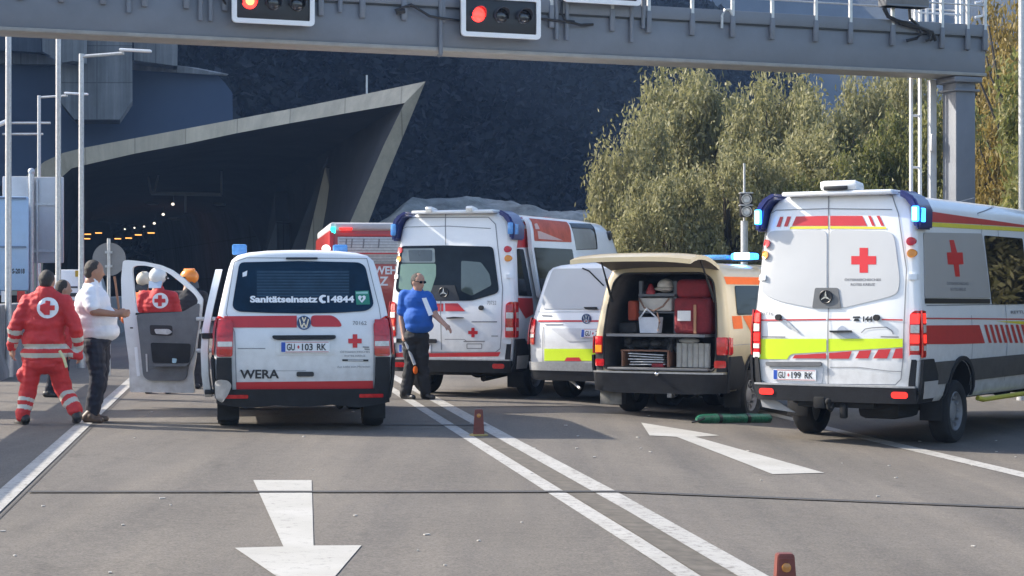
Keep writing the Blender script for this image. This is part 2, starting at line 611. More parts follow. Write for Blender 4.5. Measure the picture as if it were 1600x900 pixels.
class Van:
    def __init__(s, name, label, cat, rc, heading, prof, yr, L, top, zb=1.0, wr=0.34, axles=(0.95, 4.3), track=0.80,
                 body_mat=WHITE, name_body='body', lift=0.0, crown=0.05, arch=0.42, group=None, front_w=0.80, wfstart=1.3, rmat=STEEL, z0=None):
        s.prof, s.yrt, s.L, s.top, s.zb, s.crown = prof, yr, L, top, zb, crown
        s.front_w, s.wfstart = front_w, wfstart
        s.wmax = max(p[1] for p in prof)
        z0 = zg(rc[0]) + lift if z0 is None else z0
        s.lift = lift
        s.root = thing(name, label, cat, (rc[0], rc[1], z0), -heading, group)
        s.M = Matrix.Translation((rc[0], rc[1], z0)) @ Matrix.Rotation(-heading, 4, 'Z')
        s.Mi = s.M.inverted()
        s.H = prof[-1][0]
        # smooth ring
        half = []
        n = len(prof)
        for i in range(n - 1):
            (za, wa), (zc, wc) = prof[i], prof[i + 1]
            st = 2 if (zc - za) > 0.2 or abs(wc - wa) > 0.15 else 1
            for k in range(st):
                t = k / st
                half.append((wa + (wc - wa) * t, za + (zc - za) * t))
        right = half
        ring = [(x, z) for x, z in right] + [(0.0, prof[-1][0])] + [(-x, z) for x, z in reversed(right)]
        zb0 = prof[0][0]
        wb0 = prof[0][1]
        for k in range(1, 6):
            ring.append((-wb0 + 2 * wb0 * k / 6, zb0))
        N = len(ring)
        nr = []
        for i in range(N):
            a, b = Vector(ring[i - 1]), Vector(ring[(i + 1) % N])
            d = (b - a).normalized()
            nr.append(Vector((d.y, -d.x)))
        bm = bmesh.new()
        def mk(inset, yo, rear=1.0, zt=None, wf=1.0):
            vsx = []
            for (x, z), n_ in zip(ring, nr):
                ax = x - n_.x * inset
                az = z - n_.y * inset
                if zt is not None and az > s.zb:
                    az = s.zb + (az - s.zb) * (zt - s.zb) / (s.H - s.zb)
                vsx.append(bm.verts.new((ax * wf, yo + rear * s.yr(ax, az), az)))
            return vsx
        rr = 0.07
        rings = []
        for k in range(5):
            a = R(90 * k / 4)
            rings.append(mk(rr * (1 - math.sin(a)), rr * (1 - math.cos(a)), 1.0))
        s.rr = rr
        for y in (0.35, 0.7, 1.1):
            rings.append(mk(0, y, 1 - y / 1.1))
        ys = sorted(set([1.6, 2.2, 3.0] + [t[0] for t in top if t[0] > 1.7] + [L - 0.06]))
        for y in ys:
            if y <= 1.1 or y >= L:
                continue
            rings.append(mk(0, y, 0.0, lerp_tab(top, y), s.wf(y)))
        rings.append(mk(0.05, L, 0.0, lerp_tab(top, L) - 0.03, s.wf(L)))
        for a, b in zip(rings, rings[1:]):
            for k in range(N):
                bm.faces.new((a[k], a[(k + 1) % N], b[(k + 1) % N], b[k]))
        # end caps: rows across the face, sharing the bottom row with the ring
        def capfaces(rg, rear, yo, zt=None, wf_=1.0):
            m = len(right)
            prev = [rg[0]] + rg[2 * m + 1:][::-1] + [rg[2 * m]]
            for i in range(1, m):
                a, b = rg[i].co, rg[2 * m - i].co
                row = [rg[i]]
                for k in range(1, 6):
                    x = a.x + (b.x - a.x) * k / 6
                    y = (yo + s.yr(x, a.z)) if rear else a.y
                    row.append(bm.verts.new((x, y, a.z)))
                row.append(rg[2 * m - i])
                for k in range(6):
                    bm.faces.new((prev[k], prev[k + 1], row[k + 1], row[k]))
                prev = row
            for k in range(6):
                bm.faces.new((prev[k], prev[k + 1], rg[m]))
        capfaces(rings[0], True, 0.0)
        capfaces(rings[-1], False, 0.0)
        bmesh.ops.recalc_face_normals(bm, faces=bm.faces)
        me = bpy.data.meshes.new(name_body)
        bm.to_mesh(me)
        bm.free()
        s.body = link(name_body, me, [body_mat, UNDER], s.root)
        s.wr, s.axles, s.track = wr, axles, track
        s.arch = arch
        cutters = []
        for ya in axles:
            for sx in (-1, 1):
                m_ = MB().cyl((sx * (s.wmax + 0.1), ya, wr + 0.03 - lift * 0.5), (sx * (track - 0.22), ya, wr + 0.03 - lift * 0.5), arch, n=32)
                c = m_.build('cutter', [UNDER, UNDER], s.root)
                for p in c.data.polygons:
                    p.material_index = 1
                cutters.append(c)
        s.cutters = cutters
        # wheels
        for ya in axles:
            for sx in (-1, 1):
                r = wr
                wd = 0.115
                m_ = MB().lathe([(-wd * 0.8, r * 0.62), (-wd, r * 0.72), (-wd, r * 0.92), (-wd * 0.75, r * 0.985), (0, r), (wd * 0.75, r * 0.985), (wd, r * 0.92), (wd, r * 0.72), (wd * 0.8, r * 0.62)], (0, 0, 0), 'x', 36, 0, False)
                wx = (s.M @ Vector((sx * track, ya, 0))).x
                t = m_.build('wheel', RUBBER, s.root, (sx * track, ya, r + zg(wx) - z0 - 0.004), 50)
                h = MB().lathe([(-0.02, r * 0.64), (0.085, r * 0.645), (0.10, r * 0.60), (0.03, r * 0.55), (0.02, r * 0.36), (0.06, r * 0.30), (0.075, r * 0.18), (0.075, 0.01)], (0, 0, 0), 'x', 32)
                for k in range(12):
                    a = 2 * math.pi * k / 12
                    h.box((0.045, math.cos(a) * r * 0.47, math.sin(a) * r * 0.47), (0.05, 0.022, 0.05), Matrix.Rotation(a - math.pi / 2, 3, 'X'))
                ho = h.build('rim', rmat, t, None, 40)
                if sx < 0:
                    ho.rotation_euler = (0, 0, math.pi)
        # chassis
        m_ = MB().box((0, L / 2, 0.42), (1.3, L - 0.7, 0.24), bevel=0.05)
        for ya in axles:
            m_.cyl((-track, ya, wr - lift), (track, ya, wr - lift), 0.05)
            m_.ell((0, ya, wr - lift), (0.14, 0.14, 0.12))
        m_.tube([(0.35, axles[0] + 0.8, 0.32), (0.38, axles[0] + 0.2, 0.30), (0.40, 0.3, 0.26)], 0.045)
        m_.build('chassis', UNDER, s.root)
    def wf(s, y):
        t = max(0.0, (y - (s.L - s.wfstart)) / s.wfstart)
        return 1 - (1 - s.front_w) * t * t
    def yr(s, x, z):
        u = min(1.0, abs(x) / s.wmax)
        return lerp_tab(s.yrt, z) + s.crown * (u ** 2 * 0.4 + u ** 6 * 0.6)
    def hw(s, z):
        return lerp_tab(s.prof, z)
    def arches(s, extra=()):
        cut(s.body, s.cutters + list(extra), UNDER)
    # rear / side surface maps
    def rmap(s, x, z, off):
        # near the rim the shell rounds away over rr
        e = max(0.0, s.rr - (s.hw(z) - abs(x))) if s.hw(z) - abs(x) < s.rr else 0.0
        e = min(e, s.rr)
        bend = s.rr - math.sqrt(max(0.0, s.rr ** 2 - e ** 2))
        return Vector((x, s.yr(x, z) + bend - off, z))
    def smap(s, side):
        def f(y, z, off):
            blend = max(0.0, 1 - y / 1.1)
            return Vector((side * (s.hw(z) * s.wf(y) + off), y + blend * s.yr(s.hw(z), z) if y > 0.12 else y + blend * s.yr(s.hw(z), z), z))
        return f
    def rear(s):
        return Surf(s.rmap)
    def side(s, sd=1):
        return Surf(s.smap(sd))
    def ray(s, px, py):
        o = s.Mi @ Vector((0, 0, CH))
        v = s.Mi.to_3x3() @ Vector(((px - CX) / F, 1, (YH - py) / F))
        return o, v
    def rp(s, px, py):
        o, v = s.ray(px, py)
        x = z = 0.0
        z = 1.0
        for _ in range(12):
            t = (s.yr(x, z) - o.y) / v.y
            p = o + v * t
            x, z = p.x, p.z
        return (x, z)
    def sp(s, px, py, side=1):
        o, v = s.ray(px, py)
        z, y = 1.0, 2.0
        for _ in range(25):
            t = (side * s.hw(z) * s.wf(y) - o.x) / v.x
            p = o + v * t
            z, y = 0.5 * z + 0.5 * p.z, min(s.L - 0.6, 0.5 * y + 0.5 * p.y)
        blend = max(0.0, 1 - y / 1.1)
        return (y - blend * s.yr(s.hw(z), z), z)
    def rpp(s, pts):
        return [s.rp(*p) for p in pts]
    def spp(s, pts, side=1):
        return [s.sp(p[0], p[1], side) for p in pts]
    def windscreen(s, ya, yb):
        t = MB()
        n = 8
        rows = []
        for k in range(2):
            y = (ya, yb)[k]
            zt = lerp_tab(s.top, y)
            row = []
            for i in range(n + 1):
                x = (-1 + 2 * i / n) * 0.80
                row.append(t.bm.verts.new((x * s.wf(y) * 0.98, y + 0.02 + (0.10 * (1 - (i / n * 2 - 1) ** 2)), zt - 0.02 - 0.05 * abs(x) ** 3)))
            rows.append(row)
        for i in range(n):
            t.bm.faces.new((rows[0][i], rows[0][i + 1], rows[1][i + 1], rows[1][i]))
        return t.build('windscreen', GLASSD, s.root)

def rear_corners(pl, pr, Hd, wd):
    """rear-centre position from the picture columns of both rear edges, the heading and the width"""
    a, b = (pl - CX) / F, (pr - CX) / F
    h = R(Hd)
    # X_l = a d_l ; d_r = d_l - w sin h ; X_r = b d_r = X_l + w cos h
    dl = (wd * math.cos(h) + b * wd * math.sin(h)) / (b - a)
    L = Vector((a * dl, dl))
    Rr = L + wd * Vector((math.cos(h), -math.sin(h)))
    return (L + Rr) / 2
# ================= setting =================
TH = R(8.3)
DIR = Vector((-math.sin(TH), math.cos(TH)))
NOR = Vector((math.cos(TH), math.sin(TH)))
def UV(u, v, dz=0.0):
    p = NOR * u + DIR * v
    return Vector((p.x, p.y, zg(p.x) + dz))

def asphalt():
    m = bpy.data.materials.new('asphalt')
    m.use_nodes = True
    n, l = m.node_tree.nodes, m.node_tree.links
    b = n['Principled BSDF']
    tc = n.new('ShaderNodeTexCoord')
    def noise(scale, det=4, rough=0.6, stretch=None):
        nz = n.new('ShaderNodeTexNoise')
        nz.inputs['Scale'].default_value = scale
        nz.inputs['Detail'].default_value = det
        nz.inputs['Roughness'].default_value = rough
        if stretch:
            mp = n.new('ShaderNodeMapping')
            mp.inputs['Rotation'].default_value = (0, 0, -TH)
            mp.inputs['Scale'].default_value = stretch
            l.new(tc.outputs['Object'], mp.inputs[0])
            l.new(mp.outputs[0], nz.inputs['Vector'])
        else:
            l.new(tc.outputs['Object'], nz.inputs['Vector'])
        return nz.outputs[0]
    def ramp(src, pts):
        r = n.new('ShaderNodeValToRGB')
        while len(r.color_ramp.elements) < len(pts):
            r.color_ramp.elements.new(0.5)
        for e, (p, c) in zip(r.color_ramp.elements, pts):
            e.position = p
            e.color = (*c, 1)
        l.new(src, r.inputs[0])
        return r.outputs[0]
    def mix(f, a, bb, mode='MIX'):
        x = n.new('ShaderNodeMix')
        x.data_type = 'RGBA'
        x.blend_type = mode
        if isinstance(f, float):
            x.inputs[0].default_value = f
        else:
            l.new(f, x.inputs[0])
        l.new(a, x.inputs[6])
        l.new(bb, x.inputs[7])
        return x.outputs[2]
    base = ramp(noise(0.35, 5, 0.6), [(0.3, (0.129, 0.117, 0.101)), (0.7, (0.156, 0.142, 0.123))])
    streak = ramp(noise(1.0, 4, 0.6, (1.6, 0.10, 1)), [(0.35, (0.78, 0.78, 0.80)), (0.65, (1.08, 1.06, 1.04))])
    fine = ramp(noise(55, 3, 0.8), [(0.25, (0.45, 0.45, 0.45)), (0.5, (1.0, 1.0, 1.0)), (0.75, (1.55, 1.53, 1.50))])
    mid = ramp(noise(9, 5, 0.75), [(0.3, (0.86, 0.86, 0.86)), (0.7, (1.10, 1.10, 1.10))])
    c = mix(1.0, base, streak, 'MULTIPLY')
    c = mix(1.0, c, fine, 'MULTIPLY')
    c = mix(1.0, c, mid, 'MULTIPLY')
    # wheel tracks polished along the lanes
    mt_ = n.new('ShaderNodeMapping')
    mt_.inputs['Rotation'].default_value = (0, 0, -TH)
    l.new(tc.outputs['Object'], mt_.inputs[0])
    sx_ = n.new('ShaderNodeSeparateXYZ')
    l.new(mt_.outputs[0], sx_.inputs[0])
    pp = n.new('ShaderNodeMath')
    pp.operation = 'PINGPONG'
    l.new(sx_.outputs[0], pp.inputs[0])
    pp.inputs[1].default_value = 0.98
    c = mix(1.0, c, ramp(pp.outputs[0], [(0.15, (0.93, 0.93, 0.93)), (0.75, (1.05, 1.045, 1.04))]), 'MULTIPLY')
    # hairline cracks and old seams
    vo = n.new('ShaderNodeTexVoronoi')
    vo.feature = 'DISTANCE_TO_EDGE'
    vo.inputs['Scale'].default_value = 0.30
    dn = n.new('ShaderNodeTexNoise')
    dn.inputs['Scale'].default_value = 1.3
    dn.inputs['Detail'].default_value = 5
    l.new(tc.outputs['Object'], dn.inputs['Vector'])
    va = n.new('ShaderNodeVectorMath')
    va.operation = 'MULTIPLY_ADD'
    l.new(dn.outputs['Color'], va.inputs[0])
    va.inputs[1].default_value = (1.6, 1.6, 0)
    l.new(tc.outputs['Object'], va.inputs[2])
    l.new(va.outputs[0], vo.inputs['Vector'])
    crk = ramp(vo.outputs['Distance'], [(0.0, (0.86, 0.86, 0.86)), (0.004, (1, 1, 1))])
    c = mix(1.0, c, crk, 'MULTIPLY')
    # oil drips down the middle of the lanes
    oil = ramp(noise(2.2, 6, 0.7, (1.0, 0.35, 1)), [(0.60, (1, 1, 1)), (0.74, (0.70, 0.70, 0.71))])
    c = mix(1.0, c, oil, 'MULTIPLY')
    l.new(c, b.inputs['Base Color'])
    b.inputs['Roughness'].default_value = 0.82
    b.inputs['Specular IOR Level'].default_value = 0.35
    bp = n.new('ShaderNodeBump')
    bp.inputs['Strength'].default_value = 0.5
    bp.inputs['Distance'].default_value = 0.006
    l.new(noise(70, 3, 0.7), bp.inputs['Height'])
    l.new(bp.outputs[0], b.inputs['Normal'])
    return m

def road_paint(name, wear=0.5, col=(0.62, 0.61, 0.585)):
    m = bpy.data.materials.new(name)
    m.use_nodes = True
    n, l = m.node_tree.nodes, m.node_tree.links
    b = n['Principled BSDF']
    tc = n.new('ShaderNodeTexCoord')
    nz = n.new('ShaderNodeTexNoise')
    nz.inputs['Scale'].default_value = 14
    nz.inputs['Detail'].default_value = 8
    nz.inputs['Roughness'].default_value = 0.8
    l.new(tc.outputs['Object'], nz.inputs['Vector'])
    r = n.new('ShaderNodeValToRGB')
    r.color_ramp.elements[0].position = 0.30 + 0.12 * wear
    r.color_ramp.elements[0].color = (0.20, 0.19, 0.175, 1)
    r.color_ramp.elements[1].position = 0.42 + 0.10 * wear
    r.color_ramp.elements[1].color = (*col, 1)
    l.new(nz.outputs[0], r.inputs[0])
    n2 = n.new('ShaderNodeTexNoise')
    n2.inputs['Scale'].default_value = 1.5
    n2.inputs['Detail'].default_value = 4
    l.new(tc.outputs['Object'], n2.inputs['Vector'])
    r2 = n.new('ShaderNodeValToRGB')
    r2.color_ramp.elements[0].position = 0.3
    r2.color_ramp.elements[0].color = (0.82, 0.81, 0.79, 1)
    r2.color_ramp.elements[1].position = 0.7
    r2.color_ramp.elements[1].color = (1, 1, 1, 1)
    l.new(n2.outputs[0], r2.inputs[0])
    mx = n.new('ShaderNodeMix')
    mx.data_type = 'RGBA'
    mx.blend_type = 'MULTIPLY'
    mx.inputs[0].default_value = 1
    l.new(r.outputs[0], mx.inputs[6])
    l.new(r2.outputs[0], mx.inputs[7])
    l.new(mx.outputs[2], b.inputs['Base Color'])
    b.inputs['Roughness'].default_value = 0.7
    return m

RP = road_paint('road_paint', 0.75, (0.42, 0.41, 0.385))
RPA = road_paint('arrow_paint', 0.25, (0.43, 0.42, 0.39))
EARTH = mat('dry_verge', (0.13, 0.11, 0.07), rough=0.95, var=0.4, scale=0.4, bump=0.5, bscale=4)

# ground: one sheet to the horizon, with the same slight cross fall as the road
def sheet(name, pts_fn, mt, nu, nv):
    bm = bmesh.new()
    g = {}
    for i in range(nu + 1):
        for j in range(nv + 1):
            g[i, j] = bm.verts.new(pts_fn(i / nu, j / nv))
    for i in range(nu):
        for j in range(nv):
            bm.faces.new((g[i, j], g[i + 1, j], g[i + 1, j + 1], g[i, j + 1]))
    me = bpy.data.meshes.new(name)
    bm.to_mesh(me)
    bm.free()
    return struct(link(name, me, mt, smooth=0))
def gx(t):
    t = t * 2 - 1
    return 1500 * t * abs(t) ** 2 + 30 * t
KX = (-25.0, 0.8, 4.1, 25.0)
def flat_on_ground(name, pts, mt, dz):
    """polygon (x, y) laid on the ground: split where the cross fall changes, so that it lies on it exactly"""
    bm = bmesh.new()
    bm.faces.new([bm.verts.new((p[0], p[1], 0)) for p in pts])
    bm.normal_update()
    if bm.faces[:][0].normal.z < 0:
        bmesh.ops.reverse_faces(bm, faces=bm.faces[:])
    for kx in KX:
        bmesh.ops.bisect_plane(bm, geom=bm.verts[:] + bm.edges[:] + bm.faces[:], plane_co=(kx, 0, 0), plane_no=(1, 0, 0))
    for v in bm.verts:
        v.co.z = zg(v.co.x) + dz
    bmesh.ops.triangulate(bm, faces=bm.faces[:])
    me = bpy.data.meshes.new(name)
    bm.to_mesh(me)
    bm.free()
    return struct(link(name, me, mt, smooth=0))
flat_on_ground('ground', [(-1500, -60), (1500, -60), (1500, 1540), (-1500, 1540)], EARTH, -0.012)
def strip(u0, u1, v0, v1, name, dz, mt):
    return flat_on_ground(name, [UV(u0, v0).xy, UV(u1, v0).xy, UV(u1, v1).xy, UV(u0, v1).xy], mt, dz)
strip(-3.75, 15.3, -25, 107, 'road', 0.0, asphalt())
strip(-9.0, -3.7, -25, 35, 'verge_path', 0.004, mat('kerbside_paving', (0.15, 0.145, 0.135), rough=0.9, var=0.15, scale=3, bump=0.3))
def stripe(u0, u1, v0, v1, name, dz=0.004, mt=RP):
    return strip(u0, u1, v0, v1, name, dz, mt)
stripe(-1.70, -1.53, -10, 90, 'edge_line', 0.008)
stripe(2.36, 2.50, -10, 95, 'centre_line')
stripe(2.72, 2.90, -10, 95, 'centre_line')
stripe(7.18, 7.40, -10, 80, 'lane_line')
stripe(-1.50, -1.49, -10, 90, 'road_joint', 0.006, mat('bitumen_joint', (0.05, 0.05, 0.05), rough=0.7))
stripe(2.51, 2.71, -10, 95, 'centre_joint', 0.004, mat('worn_joint', (0.10, 0.088, 0.072), rough=0.9, var=0.35, scale=8))
def ground_poly(name, pts, mt, dz=0.005):
    return flat_on_ground(name, [G(*p).xy for p in pts], mt, dz)
ground_poly('lane_arrow', [(396, 751), (487, 751), (490, 853.5), (565, 853), (490, 941), (367, 857), (443, 855)], RPA)
ground_poly('lane_arrow', [(1002, 661), (1125, 681), (1086, 683), (1288, 739.5), (1207, 741.5), (1057, 683), (1015, 681)], RPA)

# sawn expansion joints across the carriageway
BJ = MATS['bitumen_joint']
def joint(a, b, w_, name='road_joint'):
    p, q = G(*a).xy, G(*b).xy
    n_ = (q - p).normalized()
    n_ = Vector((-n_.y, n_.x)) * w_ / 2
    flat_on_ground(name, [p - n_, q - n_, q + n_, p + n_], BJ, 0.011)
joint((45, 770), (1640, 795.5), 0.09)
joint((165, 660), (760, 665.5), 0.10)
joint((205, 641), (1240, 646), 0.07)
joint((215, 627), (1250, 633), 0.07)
# small litter and chippings
rnd = random.Random(11)
m = MB()
for k in range(60):
    u, v = rnd.uniform(-1.4, 9), rnd.uniform(9, 24)
    p = UV(u, v, 0.006)
    s_ = rnd.uniform(0.008, 0.022)
    m.box(p, (s_ * rnd.uniform(1, 2.2), s_, 0.006), Matrix.Rotation(rnd.random() * 3, 3, 'Z'))
o = m.build('road_chippings', mat('pale_chippings', (0.45, 0.43, 0.40), rough=0.9, var=0.3, scale=40), smooth=0)
o['kind'] = 'stuff'
o['label'] = 'pale grit and leaf scraps scattered over the grey road'

# ---------- barrier and guard rail on the left ----------
def barrier():
    prof = [(-0.30, 0), (-0.30, 1.22), (-0.02, 1.22), (0.0, 1.20), (0.03, 0.45), (0.14, 0.12), (0.14, 0)]
    bm = MB()
    rings = []
    for v in (31.5, 45, 60, 84):
        ring = []
        for du, z in prof:
            p = UV(-3.80 + du, v, z - 0.02)
            ring.append(bm.bm.verts.new(p))
        rings.append(ring)
    for a, b in zip(rings, rings[1:]):
        for i in range(len(prof)):
            j = (i + 1) % len(prof)
            bm.bm.faces.new((a[i], b[i], b[j], a[j]))
    bm.bm.faces.new(rings[0])
    bm.bm.faces.new(rings[-1])
    tag(bm.build('concrete_barrier', CONCP), 'long concrete barrier wall on the left leading into the tunnel', 'barrier')
barrier()
def guard_rail():
    a = UV(-3.80, 8)
    root = thing('guard_rail', 'steel guard rail along the left verge, outside the left edge of the view', 'guard rail', a)
    m = MB()
    rings = []
    for v in (8, 14, 20, 26, 31.3):
        ring = []
        for du, z in ((0, 1.20), (0.05, 1.28), (0.0, 1.38), (0.05, 1.50), (0.0, 1.67), (-0.03, 1.67), (-0.03, 1.20)):
            ring.append(m.bm.verts.new(UV(-3.80 + du, v, z) - a))
        rings.append(ring)
    for p, q in zip(rings, rings[1:]):
        for i in range(7):
            j = (i + 1) % 7
            m.bm.faces.new((p[i], q[i], q[j], p[j]))
    m.bm.faces.new(rings[0])
    m.bm.faces.new(rings[-1])
    m.build('rail', ALU, root)
    for k in range(12):
        p = UV(-3.88, 8.3 + 2 * k) - a
        MB().box((p.x, p.y, p.z + 0.8), (0.06, 0.10, 1.6)).build('post', ALU, root)
guard_rail()

# ---------- gantry ----------
GA, GB = P(0, 38, 27.2), P(1540, 115, 33.0)
gz = (GA.z + GB.z) / 2
GA.z = GB.z = 5.28
gdir = (GB - GA).normalized()
gnor = Vector((gdir.y, -gdir.x, 0))      # towards the camera
def gp(px, dz=0.0, out=0.0):
    """point on the front face of the beam above picture column px"""
    k = (px - CX) / F
    t = (k * GA.y - GA.x) / (gdir.x - k * gdir.y)
    p = GA + gdir * t + gnor * out
    return Vector((p.x, p.y, GA.z + dz))
grot = Matrix.Rotation(math.atan2(gdir.y, gdir.x), 3, 'Z')
def gantry():
    base = gp(1502)
    root = thing('sign_gantry', 'grey steel gantry beam crossing above the whole road on a single right-hand column', 'gantry', (base.x, base.y, zg(base.x)))
    def L(v):
        return Vector(v) - Vector((base.x, base.y, zg(base.x)))
    a, b = GA - gdir * 9.0, GB
    mid = (a + b) / 2
    ln = (b - a).length
    m = MB().box(L(mid - gnor * 0.30 + Vector((0, 0, 0.30))), (ln, 0.60, 0.60), grot, bevel=0.012)
    m.build('beam', GANT, root)
    m = MB().box(L(mid - gnor * 0.30 + Vector((0, 0, -0.03))), (ln + 0.02, 0.66, 0.06), grot, bevel=0.01)
    m.build('bottom_flange', GANTL, root)
    m = MB().box(L(mid - gnor * 0.28 + Vector((0, 0, 0.72))), (ln, 0.66, 0.20), grot, bevel=0.01)
    m.build('walkway_edge', GANT, root)
    m = MB().box(L(mid + gnor * 0.012 + Vector((0, 0, 0.608))), (ln, 0.03, 0.022), grot)
    m.build('shadow_groove', BLACKF, root)
    # left column, beyond the frame
    for px, nm in ((None, 'far'), (1502, 'near')):
        c = (a + gdir * 0.4) if px is None else gp(1513)
        c = c - gnor * 0.28
        zz = zg(c.x)
        m = MB().box(L((c.x, c.y, (5.2 + zz) / 2)), (0.40, 0.42, 5.2 - zz), grot, bevel=0.03)
        m.box(L((c.x, c.y, 5.16)), (0.56, 0.60, 0.10), grot, bevel=0.02)
        m.box(L((c.x, c.y, 4.98)), (0.52, 0.52, 0.04), grot, bevel=0.01)
        m.build('column', GANT, root)
    # railing posts and rails
    for px in (30, 95, 160, 225, 290, 350, 500, 565, 630, 690, 860, 955, 1012, 1080, 1143, 1205, 1273, 1327, 1393, 1470, 1510, 1537):
        p = gp(px, 0, 0.04)
        m = MB().box(L(p + Vector((0, 0, 1.36))), (0.05, 0.05, 1.30), grot)
        m.build('railing_post', ALU, root)
        m = MB().box(L(p + Vector((0, 0, 0.56))), (0.09, 0.07, 0.36), grot, bevel=0.02)
        m.build('post_bracket', GANT, root)
    m = MB()
    for z in (1.15, 1.45, 1.75, 2.0):
        m.cyl(L(gp(-200, z, 0.04)), L(gp(1538, z, 0.04)), 0.016)
        m.cyl(L(gp(-200, z, -0.62)), L(gp(1538, z, -0.62)), 0.016)
    m.build('handrails', ALU, root)
    # pipes clipped to the front face
    for px, z0, z1 in ((200, 0.28, 0.8), (312, 0.22, 0.9), (328, 0.22, 0.9), (530, 0.45, 0.9), (687, -0.10, 0.9), (868, 0.20, 0.95), (884, 0.20, 0.95), (985, 0.22, 1.0), (1003, 0.45, 1.0)):
        m = MB().cyl(L(gp(px, z0, 0.05)), L(gp(px, z1, 0.05)), 0.035, n=12)
        if px == 687:
            m.tube([L(gp(px, -0.05, 0.05)), L(gp(px, -0.12, 0.04)), L(gp(px, -0.12, -0.05))], 0.03)
        m.build('conduit', GANT, root)
    # hook
    m = MB().tube([L(gp(1126, 0.52, 0.05)), L(gp(1126, 0.72, 0.05)), L(gp(1130, 0.82, 0.05)), L(gp(1138, 0.83, 0.05)), L(gp(1143, 0.74, 0.05)), L(gp(1143, 0.70, 0.05))], 0.025)
    m.build('hook', ALU, root)
    m = MB()
    m.tube([L(gp(615, 0.52, 0.08)), L(gp(640, 0.62, 0.08)), L(gp(668, 0.46, 0.09)), L(gp(690, 0.43, 0.1)), L(gp(716, 0.42, 0.05))], 0.022)
    m.tube([L(gp(617, 0.50, 0.06)), L(gp(630, 0.52, 0.08))], 0.04)
    m.tube([L(gp(835, 0.52, 0.05)), L(gp(860, 0.50, 0.08)), L(gp(886, 0.48, 0.1)), L(gp(905, 0.45, 0.06)), L(gp(925, 0.47, 0.05))], 0.022)
    m.tube([L(gp(876, 0.8, 0.05)), L(gp(874, 0.6, 0.1)), L(gp(880, 0.5, 0.1)), L(gp(895, 0.5, 0.06))], 0.018)
    m.tube([L(gp(170, 0.6, 0.06)), L(gp(196, 0.75, 0.09)), L(gp(212, 0.62, 0.09)), L(gp(228, 0.66, 0.05))], 0.022)
    m.tube([L(gp(318, 0.75, 0.06)), L(gp(336, 0.70, 0.1)), L(gp(346, 0.55, 0.1)), L(gp(352, 0.46, 0.05))], 0.02)
    m.tube([L(gp(1375, 1.0, 0.12)), L(gp(1382, 0.86, 0.12)), L(gp(1395, 0.80, 0.10)), L(gp(1420, 0.74, 0.1)), L(gp(1445, 0.66, 0.1)), L(gp(1452, 0.50, 0.08))], 0.035)
    m.tube([L(gp(1415, 1.0, 0.12)), L(gp(1416, 0.85, 0.12)), L(gp(1430, 0.74, 0.1)), L(gp(1434, 0.60, 0.1)), L(gp(1428, 0.52, 0.09)), L(gp(1414, 0.48, 0.06))], 0.026)
    m.tube([L(gp(1378, 1.0, 0.12)), L(gp(1382, 0.88, 0.12)), L(gp(1388, 0.84, 0.12))], 0.016)
    m.tube([L(gp(1400, 0.76, 0.1)), L(gp(1452, 0.64, 0.1)), L(gp(1458, 0.50, 0.08))], 0.03)
    m.tube([L(gp(1450, 0.62, 0.1)), L(gp(1448, 0.52, 0.1)), L(gp(1443, 0.49, 0.06))], 0.024)
    m.build('cables', BLACKF, root)
    m = MB().cyl(L(gp(1512, 0.40, 0.004)), L(gp(1512, 0.40, -0.02)), 0.035)
    m.build('bolt_hole', BLACKF, root)
    # ladder with its cable channel behind the column
    m = MB()
    for px in (1460, 1474):
        p = gp(px, 0, -0.72)
        m.box(L((p.x, p.y, 3.9)), (0.045, 0.05, 7.6), grot)
    for k in range(9):
        p, q = gp(1460, -3.4 + 0.9 * k, -0.72), gp(1474, -3.4 + 0.9 * k, -0.72)
        m.cyl(L(p), L(q), 0.022)
    m.build('ladder', WHITEF, root)
    p = gp(1487, 0, -0.60)
    m = MB().box(L((p.x, p.y, 3.0)), (0.13, 0.10, 4.4), grot, bevel=0.01)
    m.build('cable_channel', mat('white_steel', (0.6, 0.6, 0.6), rough=0.5), root)
    p = gp(1482, 0, -0.48)
    MB().box(L((p.x, p.y, 4.1)), (0.10, 0.08, 0.30), grot, bevel=0.02).build('channel_lamp', SIGNG, root)
    m = MB()
    for px in (1458, 1466, 1476, 1487, 1499, 1524, 1531):
        p = gp(px, 0, -0.55)
        m.box(L((p.x, p.y, 6.7)), (0.045, 0.05, 1.9), grot)
    for z in (6.35, 6.8, 7.2):
        m.cyl(L(gp(1456, z - 5.28, -0.55)), L(gp(1533, z - 5.28, -0.55)), 0.018)
    m.cyl(L(gp(1524, 0.95, 0.0)), L(gp(1542, 1.0, 0.0)), 0.022).cyl(L(gp(1524, 1.2, 0.0)), L(gp(1542, 1.25, 0.0)), 0.022)
    m.build('ladder_cage', WHITEF, root)
gantry()
# control cabinet on the gantry
p = gp(1405, 1.42, 0.14)
m = MB().box((0, 0, 0.45), (0.84, 0.26, 0.86), grot, bevel=0.015)
o = m.build('control_cabinet', mat('cabinet_grey', (0.15, 0.155, 0.165), rough=0.5), None, (p.x, p.y, p.z - 0.42 + 0.0))
tag(o, 'dark grey control cabinet on the gantry railing with cables hanging from it', 'cabinet')
MB().box((0, 0, 0.035), (0.80, 0.28, 0.03), grot, bevel=0.005).build('bottom_lip', GANT, o)

